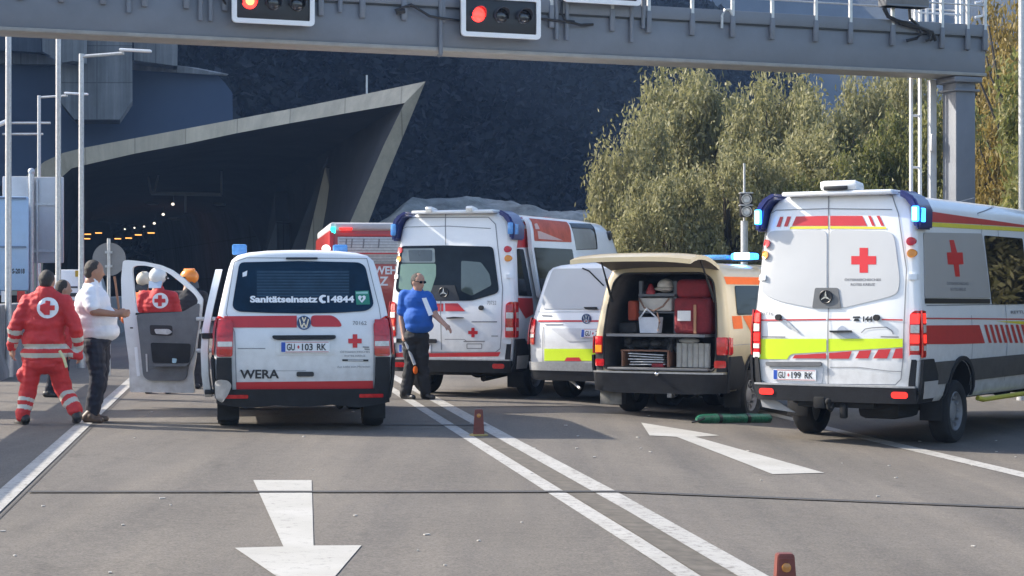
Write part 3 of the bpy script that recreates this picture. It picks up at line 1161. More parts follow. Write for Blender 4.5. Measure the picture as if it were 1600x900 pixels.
def signal(px0, px1, py_bot, label, rot_off=0.0, hot=True):
    a, b = gp(px0, 0, 0.22), gp(px1, 0, 0.22)
    wd = (b - a).length
    c = (a + b) / 2
    d = c.y
    zb_ = CH - (py_bot - YH) * d / F
    h = wd * 0.50
    root = thing('traffic_signal', label, 'traffic signal', (c.x, c.y, zb_), math.atan2(gdir.y, gdir.x), 'three-lens lane signals on the gantry')
    # local: x along the beam, -y towards the traffic
    bm = MB().box((0, 0.06, h / 2), (wd - 0.02, 0.12, h - 0.02), bevel=0.03)
    bm.build('housing', BLACKF, root)
    out = rrect(-wd / 2, 0, wd / 2, h, 0.06)
    inn = rrect(-wd / 2 + 0.07, 0.07, wd / 2 - 0.07, h - 0.07, 0.02)
    m = MB()
    n = len(out)
    va = [[m.bm.verts.new((x, y, z)) for x, z in lp] for lp in (out, inn) for y in (-0.03, 0.02)]
    for i in range(n):
        j = (i + 1) % n
        o0, o1, i0, i1 = va
        m.bm.faces.new((o0[i], o0[j], i0[j], i0[i]))
        m.bm.faces.new((o0[i], o1[i], o1[j], o0[j]))
        m.bm.faces.new((i0[i], i0[j], i1[j], i1[i]))
    m.build('white_border', WHITEF, root)
    for k, x in enumerate((-wd * 0.29, 0.0, wd * 0.29)):
        r = 0.115
        lz = h * 0.52
        on = (k == 0)
        ln = MB().lathe([(-0.01, r), (-0.03, r * 0.85), (-0.045, r * 0.5), (-0.05, 0.002)], (x, 0.0, lz), 'y', 28)
        lo = ln.build('lens', REDLAMP if on else mat('unlit_lens', (0.02, 0.022, 0.03), rough=0.12, coat=0.6), root, None, 60)
        if on and hot:
            MB().lathe([(-0.046, r * 0.55), (-0.055, r * 0.4), (-0.058, 0.002)], (x, 0.0, lz), 'y', 20).build('lamp_core', REDHOT, lo, None, 60)
        hd = MB()
        pts = []
        for q in range(0, 19):
            t = R(-20 + 220 * q / 18)
            pts.append((math.cos(t), math.sin(t)))
        rows = []
        for (yy, rr_) in ((0.0, r + 0.012), (-0.17, r + 0.004), (-0.17, r - 0.002), (0.0, r + 0.004)):
            rows.append([hd.bm.verts.new((x + cx * rr_, yy * (0.45 + 0.55 * max(0, cz)), lz + cz * rr_)) for cx, cz in pts])
        for a_, b_ in zip(rows, rows[1:]):
            for q in range(18):
                hd.bm.faces.new((a_[q], a_[q + 1], b_[q + 1], b_[q]))
        hd.build('hood', mat('hood_dark', (0.05, 0.05, 0.06), rough=0.5), root)
    MB().box((0, 0.17, h * 0.5), (wd * 0.5, 0.1, 0.06)).build('bracket', GANT, root)
signal(357, 485, 38, 'left red lane signal on the gantry, its red lamp glowing orange in the middle')
signal(713, 836, 59, 'middle red lane signal on the gantry with plain red lamp and white border', hot=False)
signal(872, 992, 6, 'right lane signal on the gantry, cut off by the top edge of the picture', hot=False)

# ---------- tunnel portal ----------
def smooth_poly(pts, n):
    """resample polyline of 3D points to n points"""
    L = [0]
    for a, b in zip(pts, pts[1:]):
        L.append(L[-1] + (Vector(b) - Vector(a)).length)
    out = []
    for k in range(n):
        t = L[-1] * k / (n - 1)
        i = 0
        while i < len(L) - 2 and L[i + 1] < t:
            i += 1
        f = (t - L[i]) / max(1e-6, L[i + 1] - L[i])
        out.append(Vector(pts[i]).lerp(Vector(pts[i + 1]), f))
    return out
def portal():
    base = P(300, 457, 84)
    base = Vector((base.x, base.y, 0))
    root = thing('tunnel_portal', 'sharp leaning concrete tunnel portal with pale rim, dark inside', 'tunnel', base)
    # matched rim corners: (outer px, inner px, distance)
    rim = [((8, 520), (60, 518), 88), ((18, 330), (72, 345), 87), ((42, 273), (84, 305), 86), ((70, 252), (97, 276), 85.5), ((98, 239), (112, 263), 85), ((130, 231), (140, 256), 84.6),
           ((210, 216), (210, 240), 83.5), ((290, 201), (290, 225), 82.3), ((380, 184), (370, 208), 81), ((470, 167), (450, 193), 79.5), ((560, 149), (540, 177), 78), ((665, 127), (632, 161), 76),
           ((631, 210), (600, 226), 77), ((600, 285), (572, 290), 78), ((575, 350), (545, 352), 79), ((540, 430), (508, 432), 80.5), ((503, 520), (470, 520), 82)]
    m = MB()
    O = [P(o[0], o[1], d) - base for o, i, d in rim]
    I = [P(i[0], i[1], d) - base for o, i, d in rim]
    for v in (O[0], I[0], O[-1], I[-1]):
        v.z = -0.3
    back = Vector((-0.35, 1.1, -0.15))
    vo = [m.bm.verts.new(v) for v in O]
    vi = [m.bm.verts.new(v) for v in I]
    vob = [m.bm.verts.new(v + back) for v in O]
    for k in range(len(rim) - 1):
        m.bm.faces.new((vo[k], vo[k + 1], vi[k + 1], vi[k]))
        m.bm.faces.new((vo[k], vob[k], vob[k + 1], vo[k + 1]))
    m.build('rim', CONC, root, smooth=20)
    # throat: from the inner rim back to the bore
    bore = [(104, 515), (106, 450), (108, 400), (112, 360), (120, 335), (135, 318), (165, 306), (200, 300), (240, 298), (290, 298), (340, 303), (380, 318), (405, 345), (418, 380), (425, 420), (430, 460), (434, 515)]
    D2 = 112
    Bq = [P(x, y, D2) - base for x, y in bore]
    for v in (Bq[0], Bq[-1]):
        v.z = -0.3
    m = MB()
    rows = []
    for t in (0, 0.33, 0.66, 1.0):
        rows.append([m.bm.verts.new(I[k].lerp(Bq[k], t) + Vector((0, 0.01, 0))) for k in range(len(rim))])
    # tube: the bore running on, curving left
    for q in range(1, 7):
        dd = Vector((-0.30 * q * 18 * 0.5 - 0.010 * (q * 18) ** 2 * 0.25, q * 18, 0))
        rows.append([m.bm.verts.new(v + dd) for v in Bq])
    for a, b in zip(rows, rows[1:]):
        for k in range(len(rim) - 1):
            m.bm.faces.new((a[k], b[k], b[k + 1], a[k + 1]))
    m.bm.faces.new(rows[-1])
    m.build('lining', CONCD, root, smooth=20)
    # outer roof slab running back over the throat, so that no light leaks in
    m = MB()
    r0 = [m.bm.verts.new(v + back) for v in O]
    r1 = [m.bm.verts.new(v.lerp(Bq[k], 1.0) + Vector((0, 2, 1.2))) for k, v in enumerate(O)]
    for k in range(len(rim) - 1):
        m.bm.faces.new((r0[k], r1[k], r1[k + 1], r0[k + 1]))
    r2 = [m.bm.verts.new(v.co + Vector((-30, 90, 0.5))) for v in r1]
    for k in range(len(rim) - 1):
        m.bm.faces.new((r1[k], r2[k], r2[k + 1], r1[k + 1]))
    m.build('outer_shell', CONCB, root, smooth=20)
    # wedge-shaped ribs on the right wall, daylight put into the paler ones' colour
    for pts, d, mt in (([(514, 238), (440, 430), (440, 518), (512, 518)], 90, CONCD), ([(516, 300), (508, 262), (470, 420), (470, 518), (520, 518)], 89, CONC),
                       ([(430, 298), (408, 420), (408, 518), (432, 518)], 97, CONCD), ([(432, 345), (414, 400), (414, 518), (436, 518)], 96, CONCB)):
        q = [P(x, y, d) - base for x, y in pts]
        MB().prism(q, (0.5, 1.2, 0)).build('wall_rib', mt, root)
    # hanging pipe frame
    m = MB()
    d = 100
    def B(px, py, dd=d):
        return P(px, py, dd) - base
    for a, b in (((236, 302), (346, 304)), ((346, 304), (346, 258)), ((236, 302), (228, 256)), ((241, 300), (252, 256)), ((290, 304), (290, 332))):
        m.cyl(B(*a), B(*b), 0.10 if a == (236, 302) and b == (346, 304) else 0.06)
    m.build('hanging_pipe_frame', mat('dim_pipe_grey', (0.30, 0.31, 0.33), rough=0.6), root)
portal()
# tunnel lamps: things hanging from the ceiling, each a fitting with a lamp
LW = mat('tunnel_lamp_white', (0.9, 0.85, 0.75), emit=(1, 0.9, 0.75), es=0.6)
LO = mat('tunnel_lamp_orange', (0.9, 0.5, 0.15), emit=(1.0, 0.42, 0.10), es=0.9)
for (px, py, d, w_) in ((270, 319, 104, 0.09), (255, 335, 112, 0.09), (241, 349, 120, 0.09), (225, 354, 128, 0.07), (210, 356, 136, 0.07), (195, 358, 144, 0.07)):
    p = P(px, py, d)
    o = MB().ell((0, 0, 0), (w_, 0.1, w_ * 0.85)).build('tunnel_lamp', LW, None, p)
    tag(o, 'round white ceiling lamp in the diagonal row inside the tunnel', 'lamp', 'white ceiling lamps in the tunnel')
    MB().cyl((0, 0.12, 0), (0, 0.12, 0.5), 0.03).build('hanger', CONCD, o)
for (px, py, d) in ((106, 370, 150), (120, 372, 146), (137, 366, 142), (136, 373, 146), (154, 364, 138), (184, 373, 142), (201, 372, 138), (216, 367, 134), (236, 364, 130), (114, 375, 152)):
    p = P(px, py, d)
    o = MB().box((0, 0, 0), (0.45, 0.3, 0.07), bevel=0.03).build('tunnel_light_strip', LO, None, p)
    tag(o, 'short orange light strip glowing deep in the tunnel', 'lamp', 'orange light strips in the tunnel')
for (px, py) in ((237, 318), (342, 319), (273, 342)):
    p = P(px, py, 106)
    o = MB().box((0, 0, 0), (0.5, 1.6, 0.10), bevel=0.03).build('tunnel_fan', mat('dull_fitting', (0.25, 0.25, 0.25), rough=0.5), None, p)
    tag(o, 'flat unlit grey fitting under the tunnel roof', 'fitting', 'unlit fittings under the tunnel roof')
# warm lamp that lights a patch of the tunnel's far wall
ld = bpy.data.lights.new('tunnel_glow', 'POINT')
ld.energy = 6
ld.color = (1, 0.42, 0.12)
ld.shadow_soft_size = 0.3
lo = bpy.data.objects.new('tunnel_glow', ld)
COL.objects.link(lo)
lo.location = P(262, 372, 135)

# ---------- mountain, far hill, rock berm ----------
def relief(name, fn, mt, nu, nv, amp, sc):
    bm = bmesh.new()
    g = {}
    for i in range(nu + 1):
        for j in range(nv + 1):
            p = Vector(fn(i / nu, j / nv))
            h = noise.fractal(p * sc, 1.0, 2.0, 5)
            k = min(1, j / nv * 6)
            p += Vector((0.3, -0.7, 0.6)) * h * amp * k
            g[i, j] = bm.verts.new(p)
    for i in range(nu):
        for j in range(nv):
            bm.faces.new((g[i, j], g[i + 1, j], g[i + 1, j + 1], g[i, j + 1]))
    bmesh.ops.recalc_face_normals(bm, faces=bm.faces)
    me = bpy.data.meshes.new(name)
    bm.to_mesh(me)
    bm.free()
    return struct(link(name, me, mt, smooth=60))
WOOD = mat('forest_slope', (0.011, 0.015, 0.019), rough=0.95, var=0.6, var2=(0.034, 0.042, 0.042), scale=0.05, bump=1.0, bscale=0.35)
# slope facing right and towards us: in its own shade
def mtn(s, t):
    x = -150 + 330 * s
    y0 = 128 + 150 * s * s + 40 * s
    e = max(0.0, min(1.0, (s - 0.40) / 0.20))
    h = 150 * t * (1 - 0.93 * e * e * (3 - 2 * e))
    return (x - h * 0.50 + 6 * math.sin(s * 14), y0 + h * 0.62, h - 1.0 * (1 - t))
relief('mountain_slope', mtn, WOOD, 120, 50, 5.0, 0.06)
# unseen hillside added on the left to keep the low sun off the portal
def sun_block_slope(s, t):
    return (-36 - 24 * t + 4 * math.sin(s * 9), 74 + 100 * s, 58 * math.sin(t * math.pi / 2) * min(1, 0.75 + s * 3) - 1)
relief('added_sun_block', sun_block_slope, WOOD, 50, 24, 2.0, 0.1)
# individual crowns too many to count: the dark wood on the shaded slope
def wood():
    rd = random.Random(21)
    verts, faces = [], []
    n = 0
    while n < 3600:
        s_, t_ = rd.uniform(0.2, 0.95), rd.uniform(0.0, 0.75)
        c = Vector(mtn(s_, t_))
        px_ = CX + c.x / c.y * F
        if px_ < 150 or px_ > 1250:
            continue
        n += 1
        h = rd.uniform(4, 9)
        r = h * rd.uniform(0.20, 0.36)
        c.z -= 1.5
        c.y -= 1.0
        fir = rd.random() < 0.45
        for k in range(70):
            u = rd.random() ** 0.9
            rr = r * ((1.05 - u) if fir else math.sin(math.pi * (0.10 + 0.84 * u))) * rd.uniform(0.55, 1.1)
            th = rd.uniform(0, 6.283)
            q = Vector((c.x + math.cos(th) * rr, c.y + math.sin(th) * rr, c.z + h * u))
            d1 = Vector((rd.gauss(0, 1), rd.gauss(0, 1), rd.gauss(0, 0.7))).normalized()
            d2 = d1.cross(Vector((rd.gauss(0, 1), rd.gauss(0, 1), rd.gauss(0, 1)))).normalized()
            e1, e2 = rd.uniform(0.3, 0.75), rd.uniform(0.2, 0.5)
            i = len(verts)
            verts += [tuple(q - d1 * e1), tuple(q + d2 * e2), tuple(q + d1 * e1), tuple(q - d2 * e2)]
            faces.append((i, i + 1, i + 2, i + 3))
    me = bpy.data.meshes.new('forest')
    me.from_pydata(verts, [], faces)
    o = link('forest', me, leaf_dark(), None, None, 0)
    o['kind'] = 'stuff'
    o['label'] = 'dark blue-green forest covering the shaded mountain slope behind the tunnel'
def leaf_dark():
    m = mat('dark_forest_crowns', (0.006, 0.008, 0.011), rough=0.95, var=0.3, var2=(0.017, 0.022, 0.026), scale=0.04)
    n_, l_ = m.node_tree.nodes, m.node_tree.links
    b_ = n_['Principled BSDF']
    src = b_.inputs['Base Color'].links[0].from_socket
    g = n_.new('ShaderNodeNewGeometry')
    r = n_.new('ShaderNodeMapRange')
    r.inputs[3].default_value = 0.8
    r.inputs[4].default_value = 1.25
    l_.new(g.outputs['Random Per Island'], r.inputs[0])
    x = n_.new('ShaderNodeMix')
    x.data_type = 'RGBA'
    x.blend_type = 'MULTIPLY'
    x.inputs[0].default_value = 1
    l_.new(src, x.inputs[6])
    l_.new(r.outputs[0], x.inputs[7])
    l_.new(x.outputs[2], b_.inputs['Base Color'])
    return m
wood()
def far(s, t):
    x = -60 + 420 * s
    return (x, 380 + 70 * s + t * 220, 200 * t - 3)
relief('far_hill', far, mat('far_forest', (0.045, 0.052, 0.055), rough=0.95, var=0.4, scale=0.05, bump=1.0, bscale=0.2), 80, 30, 14.0, 0.02)
def berm(s, t):
    x = -7.6 + 17 * s
    prof = [(0, 4.2), (0.1, 5.5), (0.25, 5.45), (0.4, 5.1), (0.55, 4.9), (0.8, 4.2), (0.95, 3.6), (1.0, 2.2)]
    h = lerp_tab(prof, s) * math.sin(math.pi * min(t, 1) * 0.5)
    return (x + 2.0 * t, 74 + 7 * t, h)
relief('rock_slope', berm, mat('grey_rubble', (0.22, 0.225, 0.22), rough=0.95, var=0.45, scale=1.3, bump=1.0, bscale=6), 90, 30, 0.45, 0.5)

# concrete structures above and behind the portal
def pris(name, pts, d, depth, mt, label, cat):
    q = [P(x, y, d) for x, y in pts]
    c = Vector((sum(v.x for v in q) / len(q), d, 0))
    c.z = min(v.z for v in q)
    return tag(MB().prism([v - c for v in q], depth).build(name, mt, None, c), label, cat)
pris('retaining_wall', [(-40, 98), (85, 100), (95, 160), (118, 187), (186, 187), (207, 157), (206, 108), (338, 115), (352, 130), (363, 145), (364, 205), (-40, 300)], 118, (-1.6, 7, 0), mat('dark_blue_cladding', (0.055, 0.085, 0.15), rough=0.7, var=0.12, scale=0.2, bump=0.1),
     'huge dark blue-grey concrete wall with chamfered right corner above the tunnel', 'wall')
pris('bridge_pier', [(96, 20), (206, 20), (207, 157), (187, 187), (117, 187), (95, 160)], 114, (-0.6, 3, 0), CONCP, 'tall concrete pier with chamfered foot hanging above the tunnel', 'pier')
pris('concrete_wing', [(209, 20), (278, 20), (277, 103), (209, 94)], 115, (-0.4, 2.0, 0), CONCP, 'squarish concrete wing to the right of the chamfered pier', 'wall')
pris('concrete_pillar', [(66, 10), (114, 10), (114, 95), (97, 98), (66, 80)], 112, (0.5, 1.4, 0), CONCP, 'narrow concrete pillar to the left of the chamfered pier', 'pillar')
pris('concrete_block', [(-30, 10), (64, 10), (64, 82), (-30, 76)], 116, (0.5, 3, 0), CONCB, 'dull concrete block behind the tall left lamp posts', 'wall')
pris('concrete_ledge', [(207, 94), (290, 104), (340, 114), (336, 117), (206, 109)], 117.2, (0.6, 0.6, 0), CONCP, 'thin sloping concrete ledge over the dark wall', 'ledge')
pris('wall_ledge', [(-30, 80), (50, 80), (84, 92), (88, 101), (-30, 99)], 117.2, (0.6, 0.6, 0), CONCP, 'pale ledge on top of the dark wall at the far left', 'ledge')
p = P(573, 146, 78.5)
tag(MB().cyl((0, 0, 0), (0, 0, 0.75), 0.04).build('lightning_rod', ALU, None, p), 'thin rod standing on the rim of the portal', 'rod')

# ---------- posts, lamps and signs on the left ----------
def post(px, py_top, d, r, label, name='lamp_post', arm=None, cat='lamp post'):
    p = P(px, py_top, d)
    root = thing(name, label, cat, (p.x, d, 0), 0)
    H = p.z
    MB().cyl((0, 0, -0.2), (0, 0, H), r, r * 0.85).build('pole', ALU, root)
    MB().cyl((0, 0, -0.2), (0, 0, 0.4), r * 1.5).build('base', ALU, root)
    if arm:
        (ax, ay) = arm
        q = P(ax, ay, d) - Vector((p.x, d, 0))
        MB().tube([(0, 0, H - 0.05), (q.x * 0.8, -0.1, q.z)], r * 0.6).build('arm', ALU, root)
        MB().box((q.x * 0.8 + 0.22, -0.1, q.z + 0.05), (0.60, 0.12, 0.05), Matrix.Rotation(R(3), 3, 'Y'), bevel=0.03).build('lamp_head', WHITEF, root)
    return root
post(13, -60, 32, 0.055, 'thick pale post at the far left rising out of the top of the picture')
post(91, -60, 33, 0.05, 'tall pale post rising behind the grey sign panels')
post(127, 84, 36, 0.055, 'pale lamp post with a long horizontal arm in front of the tunnel', arm=(212, 84))
post(61, 149, 48, 0.05, 'thin lamp post with a short arm, behind the grey sign panels', arm=(118, 150))
def curved_lamp(px, py, d, label):
    p = P(px, py, d)
    root = thing('street_lamp', label, 'street lamp', (p.x - 1.2, d, 0))
    MB().tube([(0, 0, 0), (0, 0, p.z - 1.0), (0.2, 0, p.z - 0.35), (0.9, 0, p.z)], 0.05).build('pole', ALU, root)
    MB().box((1.25, 0, p.z + 0.02), (0.6, 0.2, 0.1), Matrix.Rotation(R(-25), 3, 'Y'), bevel=0.04).build('lamp_head', WHITEF, root)
    MB().cyl((1.3, 0, p.z + 0.05), (2.6, 0, p.z + 0.05), 0.03).cyl((1.3, 0, p.z - 0.25), (2.4, 0, p.z - 0.25), 0.03).build('rail', ALU, root)
curved_lamp(-2, 195, 52, 'bent street lamp with two thin rails at the far left edge')
def sign_panels():
    d = 41
    base = P(49, 457, d)
    base = Vector((base.x, d, 0))
    root = thing('road_sign', 'back of a pair of tall grey sign panels on steel posts', 'road sign', base)
    def bx(x0, y0, x1, y1, dd, th, mt, nm, bev=0.03, par=root):
        a, b = P(x0, y1, d), P(x1, y0, d)
        c = (a + b) / 2 - base
        c.y = dd
        return MB().box(c, (b.x - a.x, th, b.z - a.z), bevel=bev).build(nm, mt, par)
    bx(2, 275, 47, 410, 0.10, 0.05, SIGNG, 'panel')
    bx(51, 276, 98, 411, 0.10, 0.05, SIGNG, 'panel')
    for x in (41, 56, 88):
        bx(x, 280, x + 2.5, 470, 0.05, 0.05, ALU, 'stiffener', 0.01)
    p = P(49, 268, d) - base
    MB().cyl((p.x, 0, -0.3), (p.x, 0, p.z), 0.06).ell((p.x, 0, p.z), (0.075, 0.075, 0.075)).build('post', ALU, root)
    MB().box((p.x, 0.06, 3.4), (1.1, 0.04, 0.06)).box((p.x, 0.06, 2.4), (1.1, 0.04, 0.06)).build('cross_bar', ALU, root)
sign_panels()
def box_truck():
    d = 37.5
    pr = P(39, 457, d)
    root = thing('box_truck', 'light blue box truck cut off by the left edge of the picture', 'truck', (pr.x - 1.16, d, zg(pr.x)), R(17))
    BL = mat('pale_blue_paint', (0.36, 0.52, 0.74), rough=0.45, coat=0.3, var=0.05)
    zt, zb_ = P(0, 315, d).z, P(0, 463, d).z
    MB().box((0, 3.0, (zt + zb_) / 2), (2.4, 6, zt - zb_), bevel=0.03).build('box_body', BL, root)
    m = MB()
    for py in (315, 392):
        z = P(0, py, d).z
        m.box((0, -0.02, z - 0.03), (2.3, 0.03, 0.035))
    m.build('hinge_rail', mat('blue_grey_rail', (0.16, 0.22, 0.33), rough=0.5), root)
    m = MB()
    vv, ff = text2d('S-2018', 0.13, 0.24, 0.004)
    z = P(0, 436, d).z
    bv = [m.bm.verts.new((0.88 + a, -0.006, z + b)) for a, b in vv]
    for f in ff:
        m.bm.faces.new([bv[i] for i in f])
    m.build('lettering', BLACKF, root)
    MB().box((0, 3.2, zb_ - 0.25), (2.2, 6.2, 0.3)).build('chassis', UNDER, root)
    for k in range(8):
        MB().box((-1.05 + 0.3 * k, 0.02, zb_ - 0.12), (0.15 if k % 2 else 0.149, 0.04, 0.22)).build('warning_panel', REDL if k % 2 else WHITEF, root)
    for sx in (-1, 1):
        for y in (1.3, 7.2):
            MB().lathe([(-0.13, 0.25), (-0.14, 0.4), (0, 0.44), (0.14, 0.4), (0.13, 0.25), (0.05, 0.2), (0.05, 0.01)], (0, 0, 0), 'x', 26).build('wheel', RUBBER, root, (sx * 0.98, y, 0.44))
    MB().box((0, 7.4, 1.6), (2.0, 1.9, 2.1), bevel=0.2).build('cab', BL, root)
box_truck()
def round_sign():
    d = 33.0
    c = P(170, 405, d)
    root = thing('round_road_sign', 'round grey back of a road sign between the lamp post and the open van door', 'road sign', (c.x, d, 0))
    r = 26 * d / F
    m = MB().lathe([(-0.01, 0.002), (-0.012, r), (0.012, r), (0.01, 0.002)], (0, 0.03, c.z), 'y', 32)
    m.build('disc', mat('sign_back_dim', (0.24, 0.24, 0.24), rough=0.6), root)
    MB().cyl((0, 0, -0.2), (0, 0, c.z + r + 0.07), 0.03).build('post', ALU, root)
    MB().box((0, 0.0, c.z + 0.12), (0.12, 0.06, 0.04)).box((0, 0.0, c.z - 0.12), (0.12, 0.06, 0.04)).build('clamp', ALU, root)
round_sign()
# yellow-plated white box beyond the barrier
p = P(112, 428, 50)
o = thing('equipment_box', 'white roadside cabinet with a small yellow plate, behind the lamp post', 'cabinet', (p.x, 50, 0))
MB().box((0, 0, 1.35), (0.62, 0.4, 1.5), bevel=0.03).build('housing', WHITEF, o)
MB().box((0.22, -0.21, 2.0), (0.16, 0.02, 0.16)).build('yellow_plate', mat('plate_yellow', (0.5, 0.32, 0.03)), o)
MB().box((0.0, -0.21, 1.45), (0.4, 0.02, 0.10)).box((0, -0.21, 1.65), (0.4, 0.02, 0.04)).build('slots', BLACKF, o)
MB().box((-0.2, 0, 0.3), (0.08, 0.3, 0.7)).box((0.2, 0, 0.3), (0.08, 0.3, 0.7)).build('legs', ALU, o)

# ---------- right-hand posts ----------
def right_posts():
    d = 37
    p = P(1163, 240, d)
    root = thing('signal_post', 'slim post with two stacked black lamps beside the right ambulance', 'signal post', (p.x, d, zg(p.x)))
    z1 = P(0, 330, d).z
    MB().cyl((0, 0, 0), (0, 0, z1), 0.07).cyl((0, 0, z1), (0, 0, p.z), 0.022).build('pole', ALU, root)
    for py in (297, 316):
        z = P(0, py, d).z
        m = MB().box((0.02, -0.10, z), (0.24, 0.2, 0.22), bevel=0.04)
        hbox = m.build('lamp_housing', BLACKF, root)
        MB().lathe([(-0.21, 0.075), (-0.22, 0.06), (-0.215, 0.002)], (0.02, 0, z), 'y', 18).lathe([(-0.20, 0.10), (-0.23, 0.10), (-0.23, 0.085), (-0.20, 0.085)], (0.02, 0, z), 'y', 18).build('lens', CLRL, hbox)
        MB().box((0.02, -0.1, z + 0.12), (0.26, 0.24, 0.025), bevel=0.01).build('hood', ALU, hbox)
    d = 31
    p = P(1597, -40, d)
    root = thing('lamp_post', 'pale lamp post at the right edge of the picture', 'lamp post', (p.x, d, zg(p.x)))
    MB().cyl((0, 0, 0), (0, 0, p.z), 0.06, 0.055).build('pole', ALU, root)
    MB().cyl((0, 0, 0), (0, 0, 0.5), 0.09).build('base', ALU, root)
right_posts()
# ---------- trees ----------
def leaf_mat(name, c1, c2, c3):
    m = bpy.data.materials.new(name)
    m.use_nodes = True
    n, l = m.node_tree.nodes, m.node_tree.links
    b = n['Principled BSDF']
    g = n.new('ShaderNodeNewGeometry')
    r = n.new('ShaderNodeValToRGB')
    r.color_ramp.elements[0].color = (*c1, 1)
    r.color_ramp.elements[1].color = (*c3, 1)
    e = r.color_ramp.elements.new(0.5)
    e.color = (*c2, 1)
    l.new(g.outputs['Random Per Island'], r.inputs[0])
    l.new(r.outputs[0], b.inputs['Base Color'])
    b.inputs['Roughness'].default_value = 0.55
    b.inputs['Specular IOR Level'].default_value = 0.4
    tr = n.new('ShaderNodeBsdfTranslucent')
    l.new(r.outputs[0], tr.inputs[0])
    ms = n.new('ShaderNodeMixShader')
    ms.inputs[0].default_value = 0.45
    l.new(b.outputs[0], ms.inputs[1])
    l.new(tr.outputs[0], ms.inputs[2])
    l.new(ms.outputs[0], n['Material Output'].inputs[0])
    return m
LEAFO = leaf_mat('olive_leaves', (0.17, 0.17, 0.07), (0.27, 0.26, 0.12), (0.37, 0.345, 0.19))
LEAFG = leaf_mat('green_leaves', (0.11, 0.13, 0.035), (0.19, 0.20, 0.06), (0.30, 0.28, 0.11))
LEAFY = leaf_mat('autumn_leaves', (0.15, 0.12, 0.03), (0.27, 0.20, 0.05), (0.35, 0.27, 0.10))
BARK = mat('bark', (0.06, 0.05, 0.04), rough=0.95, var=0.4, bump=0.6, bscale=20)

def crown_mesh(seed, n_leaf, lobes, lsize):
    rd = random.Random(seed)
    verts, faces = [], []
    clumps = []
    for (cx, cy, cz, rx, ry, rz) in lobes:
        vol = max(1, int(26 * rx * ry * rz / 0.02))
        for _ in range(min(130, vol)):
            # directions over the shell, more clumps outside than in
            v = Vector((rd.gauss(0, 1), rd.gauss(0, 1), rd.gauss(0, 1))).normalized()
            rr = rd.uniform(0.55, 1.04) ** 0.7
            clumps.append((cx + v.x * rx * rr, cy + v.y * ry * rr, max(0.02, cz + v.z * rz * rr), rd.uniform(0.035, 0.085), Vector((v.x, v.y, v.z * 0.5 + 0.5))))
    per = max(1, n_leaf // len(clumps))
    for (x, y, z, r, dr) in clumps:
        for _ in range(per):
            o_ = Vector((rd.gauss(0, 1), rd.gauss(0, 1), rd.gauss(0, 1))) * r * 0.62
            c = Vector((x, y, z)) + o_ + dr * r * rd.uniform(-0.3, 1.0)
            if c.z < 0.005:
                c.z = rd.uniform(0.005, 0.05)
            a = Vector((rd.gauss(0, 1), rd.gauss(0, 1), rd.gauss(0, 1))).normalized()
            b = a.cross(Vector((rd.gauss(0, 1), rd.gauss(0, 1), rd.gauss(0, 1)))).normalized()
            s1, s2 = lsize * rd.uniform(0.7, 1.4), lsize * rd.uniform(0.28, 0.5)
            i = len(verts)
            verts += [c - a * s1, c + b * s2, c + a * s1, c - b * s2]
            faces.append((i, i + 1, i + 2, i + 3))
    me = bpy.data.meshes.new('crown')
    me.from_pydata([tuple(v) for v in verts], [], faces)
    return me
TEMPL = []
for sd_ in range(4):
    rd = random.Random(100 + sd_)
    lobes = [(0, 0, 0.46, 0.48, 0.44, 0.50), (0.12, 0, 0.30, 0.40, 0.38, 0.30)]
    for k in range(9):
        a = rd.uniform(0, 6.28)
        q = rd.uniform(0.18, 0.36)
        h = rd.uniform(0.22, 0.84)
        q *= math.sqrt(max(0.1, 1 - ((h - 0.35) / 0.65) ** 2))
        s_ = rd.uniform(0.11, 0.20)
        lobes.append((math.cos(a) * q, math.sin(a) * q, h, s_, s_, s_ * 0.95))
    TEMPL.append((lobes, sd_))
_cache = {}
def tree(px, py_top, d, wpx, kind, label, name='bushy_tree', n=44000, depth=None, bare=False):
    top = P(px, py_top, d)
    wd = wpx * d / F
    z0 = zg(top.x) - 0.05
    hgt = top.z - z0
    root = thing(name, label, 'tree', (top.x, d, z0), random.uniform(0, 6.28), 'trees and tall bushes behind the ambulances')
    t = (int(px) // 7) % 4
    ls = 0.115 / hgt
    key = (t, kind)
    if key not in _cache:
        _cache[key] = crown_mesh(50 + t * 7 + kind * 31, n, TEMPL[t][0], 0.0165)
        _cache[key].materials.append((LEAFO, LEAFG, LEAFY)[kind])
    o = bpy.data.objects.new('crown', _cache[key])
    COL.objects.link(o)
    o.parent = root
    o.scale = (wd, wd, hgt)
    tk = MB()
    tk.tube([(0, 0, -0.1), (0.05, 0.02, hgt * 0.25), (-0.04, 0.05, hgt * 0.6), (0.05, 0, hgt * 0.8)], [0.14, 0.11, 0.06, 0.03])
    rd = random.Random(int(px) + 5)
    for k in range(8):
        a = rd.uniform(0, 6.28)
        h = rd.uniform(0.15, 0.6) * hgt
        q = wd * rd.uniform(0.2, 0.42)
        tk.tube([(0, 0, h), (math.cos(a) * q * 0.5, math.sin(a) * q * 0.5, h + 0.12 * hgt), (math.cos(a) * q, math.sin(a) * q, h + 0.3 * hgt)], [0.06, 0.04, 0.015], 6)
    tk.build('trunk', BARK, root)
tree(1000, 190, 47, 170, 0, 'low pale olive bush at the left end of the tree row')
tree(1085, 105, 51, 235, 0, 'tall olive tree crossing behind the gantry beam left of centre')
tree(1200, 122, 49, 230, 0, 'broad olive tree behind the slim signal post')
tree(1300, 168, 46, 200, 0, 'rounded olive bush rising above the right ambulance roof')
tree(1040, 262, 43, 190, 0, 'low olive bush in front, above the cream van roof')
tree(1140, 240, 43, 190, 0, 'low olive bush left of the slim signal post')
tree(1130, 150, 54, 260, 0, 'pale olive tree filling the gap under the gantry left of the signal post')
